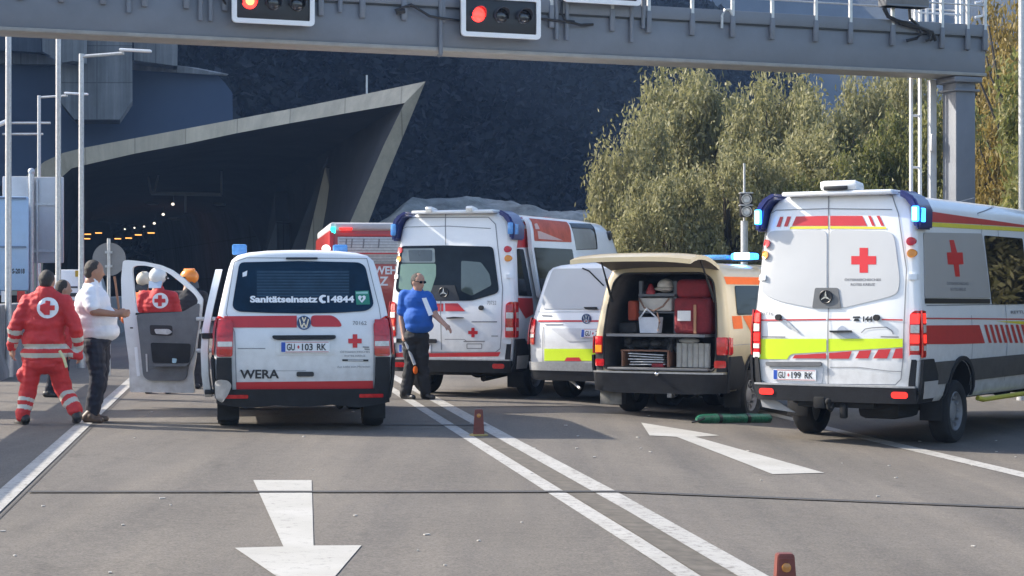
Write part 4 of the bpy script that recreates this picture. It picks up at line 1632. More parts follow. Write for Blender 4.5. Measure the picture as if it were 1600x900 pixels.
tree(1250, 215, 44, 230, 0, 'wide low olive bush between the signal post and the ambulance roof')
tree(1360, 140, 52, 200, 0, 'pale olive tree seen through the gap left of the gantry ladder')
tree(1385, 195, 45, 190, 1, 'green bush left of the gantry ladder')
tree(1425, 95, 53, 200, 0, 'tall olive tree behind the gantry ladder')
tree(1310, 255, 43, 200, 1, 'dark green low bush right above the ambulance roof')
tree(1560, 20, 50, 190, 2, 'yellowing autumn tree right of the gantry column')
tree(1640, -30, 46, 200, 2, 'tall yellow-green tree at the right edge')
tree(1500, 150, 44, 190, 1, 'green tree directly behind the gantry column')
tree(1590, 150, 42, 170, 2, 'lower golden bush at the right edge below the tall one')
tree(1700, 60, 36, 330, 1, 'big green tree outside the right edge')
for k, (x, y, w_, h_) in enumerate(((14, 30, 6, 6), (18, 26, 7, 7), (20, 20, 7, 6.5), (19, 13, 7, 7))):
    px_ = CX + x / y * F
    py_ = YH - (h_ - CH) * F / y
    tree(px_, py_, y, w_ * F / y, k % 2, ['first', 'second', 'third', 'last'][k] + ' roadside tree beyond the right edge of the picture')
# bare branches by the column
root = thing('bare_sapling', 'leafless dark sapling leaning beside the gantry column', 'tree', tuple(P(1560, 457, 40).xy) + (-0.2,))
m = MB()
def bb(pts, r):
    b0 = root.location
    m.tube([P(x, y, 40) - b0 for x, y in pts], [r * (1 - 0.15 * i) for i in range(len(pts))], 6)
bb([(1592, 457), (1588, 270), (1570, 180), (1555, 100), (1545, 40)], 0.05)
bb([(1588, 270), (1565, 210), (1545, 160), (1530, 125)], 0.04)
bb([(1570, 180), (1562, 150), (1548, 120), (1536, 60)], 0.03)
m.build('branches', BARK, root)

# ---------- cones, bag on the road ----------
def marker(px, py, label):
    q = G(px, py)
    root = thing('road_marker', label, 'traffic marker', q, R(4), 'small brown road markers on the centre lines')
    BR = mat('marker_brown', (0.15, 0.035, 0.025), rough=0.55, var=0.2, scale=15)
    bm = MB()
    t = bmesh.new()
    a = [(-0.058, -0.05), (0.058, -0.05), (0.058, 0.05), (-0.058, 0.05)]
    rows = []
    for z, k in ((0.015, 1.0), (0.16, 0.84), (0.27, 0.72), (0.28, 0.66)):
        rows.append([bm.bm.verts.new((x * k, y * k, z)) for x, y in a])
    for p_, q_ in zip(rows, rows[1:]):
        for i in range(4):
            bm.bm.faces.new((p_[i], p_[(i + 1) % 4], q_[(i + 1) % 4], q_[i]))
    bm.bm.faces.new(rows[-1])
    bm.bm.faces.new(rows[0])
    bmesh.ops.bevel(bm.bm, geom=bm.bm.edges[:], offset=0.005, segments=2, affect='EDGES')
    t.free()
    bm.build('body', BR, root)
    MB().lathe([(0, 0.10), (0.012, 0.10), (0.02, 0.085), (0.02, 0.01)], (0, 0, 0.002), 'z', 20).build('foot', mat('marker_foot_ochre', (0.32, 0.24, 0.08), rough=0.7), root)
    MB().lathe([(0, 0.024), (-0.008, 0.022), (-0.010, 0.012), (-0.012, 0.002)], (0, -0.040, 0.215), 'y', 20).build('reflector_disc', mat('marker_amber', (0.42, 0.18, 0.04), rough=0.25, coat=0.5), root)
    MB().box((0, -0.0415, 0.255), (0.07, 0.004, 0.008)).build('rib', BR, root)
marker(748, 681, 'small brown road marker on its ochre foot in the van shadow on the centre lines')
marker(1226, 954, 'small brown road marker in the near foreground, cut by the bottom edge')
q0, q1 = G(1088, 661), G(1204, 660)
root = thing('rolled_bag', 'dark green rolled bag lying on the road behind the cream van', 'bag', q0)
m = MB()
v = q1 - q0
pts = [Vector((0, 0, 0.05)) + v * t for t in (0, 0.04, 0.12, 0.3, 0.5, 0.7, 0.9, 0.97, 1.0)]
m.tube(pts, [0.02, 0.05, 0.062, 0.066, 0.06, 0.066, 0.062, 0.058, 0.03], 14)
m.build('roll', mat('green_tarpaulin', (0.02, 0.15, 0.085), rough=0.4, var=0.5, scale=14, bump=0.6, bscale=25), root)
for t in (0.28, 0.66):
    MB().cyl(Vector((0, 0, 0.05)) + v * (t - 0.02), Vector((0, 0, 0.05)) + v * (t + 0.02), 0.070).build('strap', BLACKF, root)
MB().tube([Vector((-0.06, -0.03, 0.01)), Vector((0.02, -0.05, 0.03)), Vector((0.1, -0.03, 0.06))], 0.012).build('tie', BLACKF, root)
# ================= vehicles =================
def px_map(ox, oy, sc):
    return lambda pts: [(ox + x / sc, oy + y / sc) for x, y in pts]

def rtext(V, S, body, px0, px1, pyb, hpx, mi=0, bold=0.0, off=0.006):
    u0, z0 = V.rp(px0, pyb)
    u1, _ = V.rp(px1, pyb)
    z1 = V.rp(px0, pyb - hpx)[1]
    S.text(body, u0, z0, (z1 - z0) / 0.70, off, u1 - u0, bold, mi=mi)

def stext(V, S, body, px0, px1, pyb, hpx, mi=0, bold=0.0, off=0.006):
    u0, z0 = V.sp(px0, pyb)
    u1, _ = V.sp(px1, pyb)
    z1 = V.sp(px0, pyb - hpx)[1]
    S.text(body, u0, z0, (z1 - z0) / 0.70, off, u1 - u0, bold, mi=mi)

def plate(V, x, z, parts, wd=0.52, hh=0.12):
    S = V.rear()
    S.poly(rrect(x - wd / 2, z - hh / 2, x + wd / 2, z + hh / 2, 0.01), off=0.012, thick=0.012, mi=0)
    S.poly(rrect(x - wd / 2 + 0.006, z - hh / 2 + 0.008, x - wd / 2 + 0.05, z + hh / 2 - 0.008, 0.006), off=0.0265, mi=1)
    S.poly([(x - wd / 2 + 0.05, z + hh / 2 - 0.006), (x + wd / 2 - 0.01, z + hh / 2 - 0.006), (x + wd / 2 - 0.01, z + hh / 2 - 0.011), (x - wd / 2 + 0.05, z + hh / 2 - 0.011)], off=0.0265, mi=3)
    S.poly([(x - wd / 2 + 0.05, z - hh / 2 + 0.006), (x + wd / 2 - 0.01, z - hh / 2 + 0.006), (x + wd / 2 - 0.01, z - hh / 2 + 0.011), (x - wd / 2 + 0.05, z - hh / 2 + 0.011)], off=0.0265, mi=3)
    a, b, c = parts
    S.text(a, x - 0.195, z - 0.034, 0.098, 0.027, 0.085, 0.002, mi=2)
    S.poly([(x - 0.085, z), (x - 0.072, z + 0.022), (x - 0.059, z), (x - 0.072, z - 0.022)], off=0.027, mi=3)
    S.text(b, x - 0.035, z - 0.034, 0.098, 0.027, 0.115, 0.002, mi=2)
    S.text(c, x + 0.125, z - 0.034, 0.098, 0.027, 0.10, 0.002, mi=2)
    S.build('license_plate', [PLATEW, PLATEB, BLACKF, REDF], V.root)

def ring_badge(V, x, z, r, off, kind, name='badge'):
    c = V.rmap(x, z, off)
    m = MB()
    m.lathe([(-0.0, r), (-0.018, r), (-0.022, r * 0.93), (-0.018, r * 0.84), (-0.006, r * 0.82), (-0.006, 0.001)], c, 'y', 28)
    def bar(x0, z0, x1, z1, wd=0.16, wd2=None):
        a, b = Vector((x0 * r, 0, z0 * r)), Vector((x1 * r, 0, z1 * r))
        d = (b - a).normalized()
        n = Vector((-d.z, 0, d.x))
        w0 = wd * r / 2
        w1 = (wd if wd2 is None else wd2) * r / 2
        m.prism([c + a - n * w0 + Vector((0, -0.008, 0)), c + b - n * w1 + Vector((0, -0.008, 0)), c + b + n * w1 + Vector((0, -0.008, 0)), c + a + n * w0 + Vector((0, -0.008, 0))], (0, -0.010, 0), 1)
    if kind == 'letters':
        for sx in (-1, 1):
            bar(sx * 0.26, 0.86, 0, 0.12)
            bar(sx * 0.66, 0.58, sx * 0.34, -0.72)
            bar(sx * 0.34, -0.72, 0.0, 0.0)
    else:
        for k in range(3):
            a = R(90 + 120 * k)
            bar(0, 0, math.cos(a) * 0.9, math.sin(a) * 0.9, 0.34, 0.06)
    return m.build(name, [CHROME if kind == 'star' else mat('badge_blue', (0.05, 0.10, 0.22), rough=0.25), CHROME] if kind != 'star' else [BLACKF, CHROME], V.root, None, 40)

def arc_pts(V, ya, r, a0, a1, n=12):
    zc = V.wr + 0.03 - V.lift * 0.5
    return [(ya + r * math.cos(R(a0 + (a1 - a0) * k / n)), zc + r * math.sin(R(a0 + (a1 - a0) * k / n))) for k in range(n + 1)]

def lower_side(V, sd, z0, z1, z2, ybump, mats=None, lip=True):
    """cladding band z1..z2 and sill z0..z1 around the wheel arches, plus arch lips"""
    r = V.arch + 0.01
    ya, yb = V.axles
    zc = V.wr + 0.03 - V.lift * 0.5
    def ang(z):
        return math.degrees(math.asin(max(-1, min(1, (z - zc) / r))))
    a2, a1, a0 = ang(z2), ang(z1), ang(z0)
    # cladding
    S = V.side(sd)
    top = min(z2, zc + r * 0.995)
    at = ang(top)
    S.poly([(0.06, z1), (0.06, z2), (ya - r * math.cos(R(at)), z2)] + [(ya - r * math.cos(R(at + (a1 - at) * k / 8)), zc + r * math.sin(R(at + (a1 - at) * k / 8))) for k in range(9)], off=0.004, thick=0.014)
    q = [(ya + r * math.cos(R(a1 + (at - a1) * k / 8)), zc + r * math.sin(R(a1 + (at - a1) * k / 8))) for k in range(9)]
    q2 = [(yb - r * math.cos(R(at + (a1 - at) * k / 8)), zc + r * math.sin(R(at + (a1 - at) * k / 8))) for k in range(9)]
    S.poly(q + [(ya + r * math.cos(R(at)), z2), (yb - r * math.cos(R(at)), z2)] + q2, off=0.004, thick=0.014)
    S.build('side_cladding', CLAD, V.root)
    if lip:
        S = V.side(sd)
        for y_ in V.axles:
            S.poly(arc_pts(V, y_, V.arch + 0.055, 5, 175, 16) + arc_pts(V, y_, V.arch + 0.004, 175, 5, 16), off=0.006, thick=0.026)
        S.build('wheel_arch_trim', DPLAS if mats is None else mats, V.root)

def tail_light(V, pts, segs, side_pts=None, name='tail_light'):
    """segs: list of (z_top_frac, z_bottom_frac, material index) along the height of the lens polygon"""
    mats_ = [REDL, REDLIT, CLRL, AMBL, DPLAS]
    S = V.rear()
    zt, zb_ = max(p[1] for p in pts), min(p[1] for p in pts)
    x0, x1 = min(p[0] for p in pts), max(p[0] for p in pts)
    S.poly(pts, off=0.002, thick=0.022, mi=0)
    for f0, f1, mi in segs:
        a, b = zt - (zt - zb_) * f0, zt - (zt - zb_) * f1
        S.poly([(x0 + 0.012, b + 0.004), (x1 - 0.012, b + 0.004), (x1 - 0.012, a - 0.004), (x0 + 0.012, a - 0.004)], off=0.024, thick=0.008, mi=mi)
    o = S.build(name, mats_, V.root)
    if side_pts:
        sd = 1 if (x0 + x1) > 0 else -1
        S = V.side(sd)
        S.poly(side_pts, off=0.002, thick=0.018, mi=0)
        zt, zb_ = max(p[1] for p in side_pts), min(p[1] for p in side_pts)
        for f0, f1, mi in segs:
            a, b = zt - (zt - zb_) * f0, zt - (zt - zb_) * f1
            S.poly([(0.02, b + 0.004), (0.10, b + 0.004), (0.10, a - 0.004), (0.02, a - 0.004)], off=0.020, thick=0.004, mi=mi)
        S.build('side_lens', mats_, o)
    return o

SPR_PROF = [(0.36, .90), (0.42, .945), (0.60, .975), (0.95, .996), (1.25, .988), (1.6, .955), (2.0, .918), (2.3, .885), (2.45, .862), (2.54, .825), (2.60, .765), (2.635, .67), (2.65, .50), (2.658, .25), (2.66, 0)]
SPR_YR = [(0.36, .03), (.6, 0), (1.2, 0.01), (1.6, .05), (2.2, .13), (2.5, .18), (2.7, .24)]
SPR_TOP = [(3.4, 2.66), (4.2, 2.64), (4.45, 2.56), (4.95, 2.05), (5.45, 1.42), (5.75, 1.25), (5.95, 1.05), (6.0, 0.95)]
T_PROF = [(0.30, .86), (0.36, .905), (0.55, .94), (0.85, .952), (1.08, .938), (1.3, .898), (1.55, .842), (1.74, .797), (1.83, .765), (1.885, .70), (1.915, .58), (1.935, .38), (1.942, .18), (1.945, 0)]
T_YR = [(0.30, .05), (.55, 0), (0.95, 0.01), (1.15, .05), (1.7, .20), (1.95, .27)]
T_TOP = [(3.0, 1.94), (3.3, 1.90), (3.6, 1.72), (4.15, 1.22), (4.5, 1.12), (4.75, 0.98), (4.85, 0.85)]

# ---- 1. nearest white van (medical service) ----
def van_medical():
    rc = rear_corners(334, 614, -8.3, 1.904)
    V = Van('emergency_van', 'nearest white van, with red stripes and its front left door wide open', 'van', rc, R(-8.3),
            T_PROF, T_YR, 4.85, T_TOP, zb=0.95, wr=0.335, axles=(0.98, 3.95), track=0.80, arch=0.40)
    V.arches()
    V.windscreen(3.42, 4.12)
    T = px_map(300, 370, 956 / 340)
    U = px_map(340, 480, 1200 / 280)
    # rear window
    S = V.rear()
    S.poly(rpoly(V.rpp(T([(208, 112), (470, 106), (735, 112), (762, 130), (800, 300), (770, 325), (640, 334), (480, 337), (330, 334), (200, 328), (176, 308)])), 0.05), off=0.004, thick=0.008)
    win = S.build('rear_window', GLASSB, V.root)
    S = V.rear()
    S.text
    for k in range(9):
        y = 150 + k * 13
        S.poly(V.rpp(T([(285, y), (690, y), (690, y + 8), (285, y + 8)])), off=0.0135)
    S.build('window_blind', mat('blind_behind_glass', (0.018, 0.05, 0.085), rough=0.12, var=0.2), win)
    S = V.rear()
    rtext(V, S, 'Sanitätseinsatz', *[T([(255, 0)])[0][0], T([(552, 0)])[0][0]], T([(0, 287)])[0][1], 9.5, 0, 0.004, 0.016)
    rtext(V, S, '14844', T([(594, 0)])[0][0], T([(712, 0)])[0][0], T([(0, 287)])[0][1], 9.5, 0, 0.004, 0.016)
    ph = rpoly(T([(560, 262), (572, 255), (588, 256), (588, 264), (576, 264), (570, 272), (576, 282), (586, 281), (588, 290), (572, 293), (560, 284), (556, 272)]), 1.5)
    S.poly(V.rpp(ph), off=0.016)
    S.build('window_lettering', WHITEF, win)
    S = V.rear()
    S.poly(V.rpp(T([(716, 238), (776, 236), (782, 297), (722, 298)])), off=0.0155, mi=0)
    S.poly(V.rpp(T([(720, 242), (772, 240), (773, 250), (720, 251)])), off=0.0165, mi=2)
    hx, hy = 746, 270
    heart = [(hx, hy + 20), (hx - 16, hy + 2), (hx - 17, hy - 8), (hx - 9, hy - 13), (hx, hy - 7), (hx + 9, hy - 13), (hx + 17, hy - 8), (hx + 16, hy + 2)]
    S.poly(V.rpp(T(heart)), off=0.0168, mi=1)
    S.poly(V.rpp(T([(hx + 1, hy - 6), (hx + 5, hy - 5), (hx + 2, hy), (hx + 6, hy + 1), (hx - 3, hy + 11), (hx - 1, hy + 3), (hx - 5, hy + 2)])), off=0.0178, mi=0)
    S.build('defibrillator_sticker', [mat('sticker_green', (0.02, 0.22, 0.15), rough=0.5), WHITEF, mat('sticker_pale', (0.3, 0.55, 0.5), rough=0.5)], win)
    S = V.rear()
    S.poly(V.rpp(T([(222, 158), (243, 148), (240, 172), (222, 176)])), off=0.0155)
    S.build('window_sticker', WHITEF, win)
    # stripes
    S = V.rear()
    S.poly(V.rpp(U([(46, 60), (530, 56), (530, 136), (46, 136)])), off=0.005)
    S.poly(V.rpp(rpoly(U([(625, 54), (770, 54), (812, 84), (838, 131), (625, 131)]), 6)), off=0.005)
    S.poly(V.rpp(U([(125, 502), (1040, 492), (1042, 545), (125, 550)])), off=0.005)
    S.build('red_stripes', REDF, V.root)
    S = V.rear()
    S.poly(V.rpp(U([(0, 62), (46, 60), (46, 137), (0, 137)])), off=0.006)
    S.build('reflector_strip', REDL, V.root)
    S = V.rear()
    cr = U([(920, 226)])[0]
    S.poly(V.rpp(cross(cr[0], cr[1], 10.5, 3.6)), off=0.006)
    S.build('red_cross', REDX, V.root)
    S = V.rear()
    def ut(body, x0, x1, y, h, mi=0, bold=0.0):
        rtext(V, S, body, U([(x0, 0)])[0][0], U([(x1, 0)])[0][0], U([(0, y)])[0][1], h, mi, bold, 0.007)
    ut('WERA', 150, 412, 476, 13.2, 0, 0.0035)
    ut('70162', 905, 998, 118, 6, 1)
    ut('ÖSTERREICHISCHES', 820, 1020, 306, 3.0, 1)
    ut('ROTES KREUZ', 850, 990, 332, 3.0, 1)
    ut('Aus Liebe zum Menschen', 800, 1022, 405, 3.0, 1)
    S.poly(V.rpp(U([(835, 348), (1010, 350), (1010, 363), (835, 361)])), off=0.006, mi=0)
    S.poly(V.rpp(U([(872, 350), (975, 351), (975, 361), (872, 360)])), off=0.0075, mi=2)
    S.line(V.rpp(U([(972, 266), (1015, 268)])), 0.012, 0.006, 1)
    S.line(V.rpp(U([(985, 280), (1018, 282)])), 0.012, 0.006, 1)
    S.build('lettering', [BLACKF, GREYF, mat('pale_lettering', (0.45, 0.45, 0.46))], V.root)
    S = V.rear()
    S.poly(rpoly(V.rpp(U([(365, 188), (790, 186), (792, 208), (765, 216), (400, 218), (368, 210)])), 0.02), off=0.004, thick=0.03, mi=0)
    S.build('grab_handle', DPLAS, V.root)
    S = V.rear()
    S.poly(rpoly(V.rpp(U([(528, 432), (645, 432), (645, 464), (528, 464)])), 0.02), off=0.004, thick=0.012)
    S.build('tailgate_handle', BLACKF, V.root)
    S = V.rear()
    x, z = V.rp(*U([(586, 266)])[0])
    S.poly(rrect(x - 0.31, z - 0.085, x + 0.31, z + 0.09, 0.02), off=0.003, thick=0.004)
    S.build('plate_recess', WHITE, V.root)
    plate(V, x, z, ('GU', '103', 'RK'))
    bx, bz = V.rp(*U([(578, 104)])[0])
    ring_badge(V, bx, bz, 0.075, 0.004, 'letters')
    # seams
    S = V.rear()
    S.line(V.rpp(T([(185, 110), (150, 335), (188, 420), (192, 560), (196, 672), (798, 668), (800, 420), (835, 400), (822, 310), (768, 95), (240, 92), (185, 110)])), 0.007)
    S.line(V.rpp(U([(135, 276), (320, 276)])), 0.008)
    S.line(V.rpp(T([(206, 590), (500, 588)])), 0.004)
    S.build('tailgate_gap', SEAM, V.root)
    S = V.rear()
    S.poly(rpoly(V.rpp(T([(412, 90), (552, 90), (552, 99), (412, 99)])), 0.01), off=0.004, thick=0.02)
    S.build('high_brake_light', BLACKF, V.root)
    # tail lights
    for sx in (-1, 1):
        xs = [0.745, 0.90, 0.925, 0.925, 0.755] if sx > 0 else [-0.745, -0.90, -0.925, -0.925, -0.755]
        zs = [1.16, 1.24, 1.22, 0.80, 0.80]
        pts = rpoly(list(zip(xs, zs)), 0.03)
        tail_light(V, pts, [(0.08, 0.50, 0), (0.62, 0.76, 2), (0.80, 0.96, 0)], [(0.0, 0.82), (0.10, 0.84), (0.14, 1.18), (0.0, 1.22)])
    # bumper
    S = V.rear()
    hw_ = 0.93
    S.poly([(-0.925, 0.30), (-0.925, 0.79), (-0.765, 0.79), (-0.755, 0.45), (0.755, 0.45), (0.765, 0.79), (0.925, 0.79), (0.925, 0.30), (0.6, 0.25), (0.3, 0.28), (0, 0.26), (-0.3, 0.28), (-0.6, 0.25)], off=0.002, thick=0.045)
    bp = S.build('rear_bumper', DPLAS, V.root)
    S = V.rear()
    for sx in (-1, 1):
        S.poly(rrect(sx * 0.72 - 0.13, 0.355, sx * 0.72 + 0.13, 0.395, 0.01), off=0.047, thick=0.006)
    S.build('reflector', REDL, bp)
    S = V.rear()
    S.poly(rpoly([(-0.945, 0.36), (-0.945, 0.53), (-0.90, 0.56), (-0.80, 0.55), (-0.76, 0.50), (-0.80, 0.40), (-0.87, 0.30)], 0.03), off=0.05, thick=0.02)
    S.build('torn_bumper_corner', mat('scuffed_silver', (0.45, 0.46, 0.47), rough=0.35, metal=0.3, var=0.3), bp)
    for sd in (-1, 1):
        S = V.side(sd)
        S.poly([(0.0, 0.32), (0.0, 0.79), (0.30, 0.79), (0.52, 0.62), (0.56, 0.32)], off=0.003, thick=0.03)
        S.build('bumper_side', DPLAS, V.root)
        S = V.side(sd)
        S.poly(rpoly([(0.45, 1.14), (1.9, 1.14), (1.9, 1.66), (0.62, 1.66)], 0.06), off=0.003, thick=0.004)
        S.poly(rpoly([(2.0, 1.14), (3.1, 1.14), (3.1, 1.66), (2.0, 1.66)], 0.06), off=0.003, thick=0.004)
        S.build('side_window', GLASSD, V.root)
        S = V.side(sd)
        S.poly([(0.15, 0.98), (3.9, 0.98), (3.9, 1.08), (0.15, 1.08)], off=0.004)
        S.build('side_stripe', REDF, V.root)
        lower_side(V, sd, 0.3, 0.34, 0.42, 0)
    # roof beacons
    for px_ in (374, 533):
        d = rc[1] + 1.1
        x = -0.68 if px_ == 374 else 0.42
        m = MB().box((x, 0.62, 1.95), (0.16, 0.16, 0.12), bevel=0.02)
        b = m.build('roof_beacon', BLUEL, V.root)
        m = MB().box((x, 0.62, 1.88), (0.13, 0.13, 0.09))
        m.build('beacon_base', DPLAS, b)
    # mud flaps
    for sx in (-1, 1):
        MB().box((sx * 0.80, 0.62, 0.24), (0.24, 0.02, 0.30), bevel=0.005).build('mud_flap', RUBBER, V.root)
    # slid-open left side door: a slab standing off the left flank
    t = bmesh.new()
    rows = []
    for (y, o_) in ((-0.10, 0.02), (-0.06, 0.055), (0.4, 0.07), (1.05, 0.075), (1.12, 0.03)):
        pass
    t.free()
    S = V.side(-1)
    S.poly(rpoly([(0.12, 0.36), (1.25, 0.36), (1.25, 1.70), (0.36, 1.74), (0.16, 1.5), (0.12, 1.0)], 0.08), off=0.065, thick=0.075)
    sdoor = S.build('sliding_door', WHITE, V.root)
    S = V.side(-1)
    S.poly(rpoly([(0.42, 1.12), (1.16, 1.12), (1.16, 1.62), (0.52, 1.64)], 0.06), off=0.142, thick=0.004)
    S.build('pane', GLASSD, sdoor)
    MB().box((-1.01, 0.20, 1.02), (0.14, 0.12, 0.06), bevel=0.01).box((-0.99, 0.20, 0.42), (0.12, 0.10, 0.05), bevel=0.01).build('runner', DPLAS, sdoor)
    # front left door opened square to the flank, seen from inside
    D = 24.3
    def q(px, py):
        return Vector(P(px, py, D))
    def Q(pts):
        return [tuple((q(*p).x, q(*p).z)) for p in pts]
    C = px_map(180, 380, 600 / 160)
    outer = rpoly(Q(C([(45, 102), (75, 98), (170, 108), (265, 128), (330, 155), (400, 205), (470, 270), (512, 325), (500, 440), (480, 560), (470, 680), (455, 760), (465, 878), (85, 872), (80, 690), (62, 560), (40, 380), (34, 210)])), 0.03)
    hole = rpoly(Q(C([(98, 150), (112, 132), (170, 130), (255, 148), (320, 180), (395, 240), (465, 300), (490, 340), (450, 400), (125, 412), (112, 300)])), 0.05)
    root = V.root
    def ring_solid(out, inn, y0, y1, name, mt):
        bm = bmesh.new()
        lp = []
        for loop in (out, inn):
            vs_ = [bm.verts.new((p[0], y0, p[1])) for p in loop]
            es = [bm.edges.new((vs_[i], vs_[(i + 1) % len(vs_)])) for i in range(len(vs_))]
            lp.append(es)
        bmesh.ops.triangle_fill(bm, use_beauty=True, use_dissolve=False, edges=[e for l_ in lp for e in l_])
        r_ = bmesh.ops.extrude_face_region(bm, geom=bm.faces[:])
        bmesh.ops.translate(bm, vec=(0, y1 - y0, 0), verts=[g for g in r_['geom'] if isinstance(g, bmesh.types.BMVert)])
        bmesh.ops.recalc_face_normals(bm, faces=bm.faces)
        me = bpy.data.meshes.new(name)
        bm.to_mesh(me)
        bm.free()
        me.transform(V.Mi)
        return link(name, me, mt, root)
    door = ring_solid(outer, hole, D, D + 0.09, 'front_door', WHITE)
    def flat(pts, y0, y1, name, mt, par=door):
        m_ = MB().prism([(p[0], y0, p[1]) for p in pts], (0, y1 - y0, 0))
        bmesh.ops.recalc_face_normals(m_.bm, faces=m_.bm.faces)
        bmesh.ops.transform(m_.bm, matrix=V.Mi, verts=m_.bm.verts)
        return m_.build(name, mt, par)
    trim = flat(rpoly(Q(C([(128, 415), (400, 402), (498, 345), (490, 480), (465, 640), (432, 720), (420, 790), (395, 806), (200, 804), (168, 780), (150, 600)])), 0.05), D - 0.05, D + 0.001, 'door_trim', GPLAS)
    flat(rpoly(Q(C([(205, 478), (340, 482), (340, 542), (212, 538)])), 0.03), D - 0.056, D - 0.052, 'handle_recess', BLACKF, trim)
    flat(rpoly(Q(C([(235, 502), (318, 502), (342, 520), (318, 535), (245, 530)])), 0.02), D - 0.085, D - 0.058, 'inner_handle', ALU, trim)
    flat(rpoly(Q(C([(212, 582), (448, 588), (440, 700), (225, 700)])), 0.03), D - 0.062, D - 0.052, 'storage_pocket', DPLAS, trim)
    flat(rpoly(Q(C([(228, 705), (438, 705), (425, 720), (235, 720)])), 0.01), D - 0.12, D - 0.052, 'pocket_lip', GPLAS, trim)
    flat(rpoly(Q(C([(342, 672), (368, 676), (364, 700), (342, 700)])), 0.01), D - 0.10, D - 0.064, 'bottle', mat('pale_blue_bottle', (0.4, 0.6, 0.7)), trim)
    flat(Q(C([(183, 648), (192, 648), (197, 752), (188, 752)])), D - 0.064, D - 0.052, 'trim_strip', ALU, trim)
    flat(rpoly(Q(C([(400, 405), (428, 405), (430, 470), (404, 470)])), 0.02), D + 0.10, D + 0.28, 'wing_mirror', WHITE, door)
    flat(Q(C([(112, 610), (130, 608), (146, 776), (128, 780)])), D - 0.004, D - 0.001, 'edge_reflector', WHITEF, door)
    flat(Q(C([(122, 408), (450, 398), (450, 410), (122, 420)])), D - 0.03, D + 0.05, 'window_seal', RUBBER, door)
    flat(Q(C([(88, 492), (105, 492), (105, 500), (88, 500)])), D - 0.006, D - 0.001, 'door_latch', BLACKF, door)
    for z_ in (0.75, 1.15):
        MB().box((-1.06, 3.93, z_), (0.30, 0.05, 0.05), bevel=0.012).build('door_hinge_arm', ALU, V.root)
    return V
van_medical()

def fairing(V, lit, ycol=0.42):
    for sx in (-1, 1):
        pts = [(0.72, 2.675), (0.72, 2.62), (0.80, 2.575), (0.86, 2.50), (0.90, 2.26), (0.965, 2.24), (0.975, 2.46), (0.91, 2.595), (0.78, 2.668)]
        m = MB().prism([(sx * x, 0.06 + 0.03 * (2.7 - z), z) for x, z in pts], (0, ycol, 0))
        bmesh.ops.recalc_face_normals(m.bm, faces=m.bm.faces)
        bmesh.ops.bevel(m.bm, geom=[e for e in m.bm.edges if e.calc_face_angle(0) > 0.6], offset=0.025, segments=2, affect='EDGES')
        f = m.build('corner_fairing', BLUEP, V.root)
        l = MB().box((sx * 0.925, 0.062, 2.41), (0.08, 0.05, 0.17), bevel=0.018)
        lo = l.build('warning_light', BLUELIT if lit else BLUEL, f)
        if lit:
            MB().box((sx * 0.925, 0.034, 2.41), (0.05, 0.012, 0.14), bevel=0.005).build('light_core', BLUEHOT, f)
        MB().box((sx * 0.968, 0.18, 2.40), (0.02, 0.12, 0.15), bevel=0.009).build('side_warning_light', BLUELIT if lit else BLUEL, f)
    m = MB().box((0, 0.25, 2.66), (1.30, 0.34, 0.05), bevel=0.02)
    m.build('roof_fairing', WHITE, V.root)

def clearance_lights(V):
    for sx in (-1, 1):
        for z, mt, nm in ((2.115, REDL, 'red_marker_light'), (1.985, AMBL, 'amber_marker_light')):
            S = V.rear()
            S.poly(circ(sx * (V.hw(z) - 0.055), z, 0.047, 18), off=0.004, thick=0.03)
            S.build(nm, mt, V.root)

def spr_bumper(V, zb_=0.36, zt_=0.53):
    S = V.rear()
    S.poly([(-0.93, zb_), (-0.95, zt_), (0.95, zt_), (0.93, zb_)], off=0.0, thick=0.07)
    b = S.build('rear_bumper', DPLAS, V.root)
    S = V.rear()
    S.poly([(-0.94, zt_ + 0.002), (-0.94, zt_ + 0.02), (0.94, zt_ + 0.02), (0.94, zt_ + 0.002)], off=0.0, thick=0.072)
    S.build('bumper_step', ALU, b)
    S = V.rear()
    for sx in (-1, 1):
        S.poly(rrect(sx * 0.78 - 0.09, zb_ + 0.06, sx * 0.78 + 0.09, zb_ + 0.13, 0.03), off=0.07, thick=0.008)
    S.build('reflector', REDLIT if V.lit else REDL, b)
    for sx in (-1, 1):
        S = V.side(sx)
        S.poly([(0.0, zb_), (0.0, 0.84), (0.34, 0.84), (0.52, 0.66), (0.52, zb_)], off=0.003, thick=0.03)
        S.build('bumper_side', DPLAS, V.root)
        S = V.rear()
        S.poly([(sx * 0.865, zt_ + 0.02), (sx * 0.93, zt_ + 0.02), (sx * 0.95, 0.84), (sx * 0.90, 0.84)], off=0.003, thick=0.03)
        S.build('corner_cladding', DPLAS, V.root)
        S = V.side(sx)
        S.poly([(0.10, zb_ + 0.05), (0.50, zb_ + 0.05), (0.50, 0.60), (0.06, 0.60)], off=0.036, thick=0.006)
        S.build('silver_panel', mat('silver_panel_paint', (0.42, 0.42, 0.42), rough=0.4, var=0.1), V.root)
        MB().box((sx * 0.80, V.axles[0] - 0.47, 0.27), (0.26, 0.02, 0.28), bevel=0.005).build('mud_flap', RUBBER, V.root)

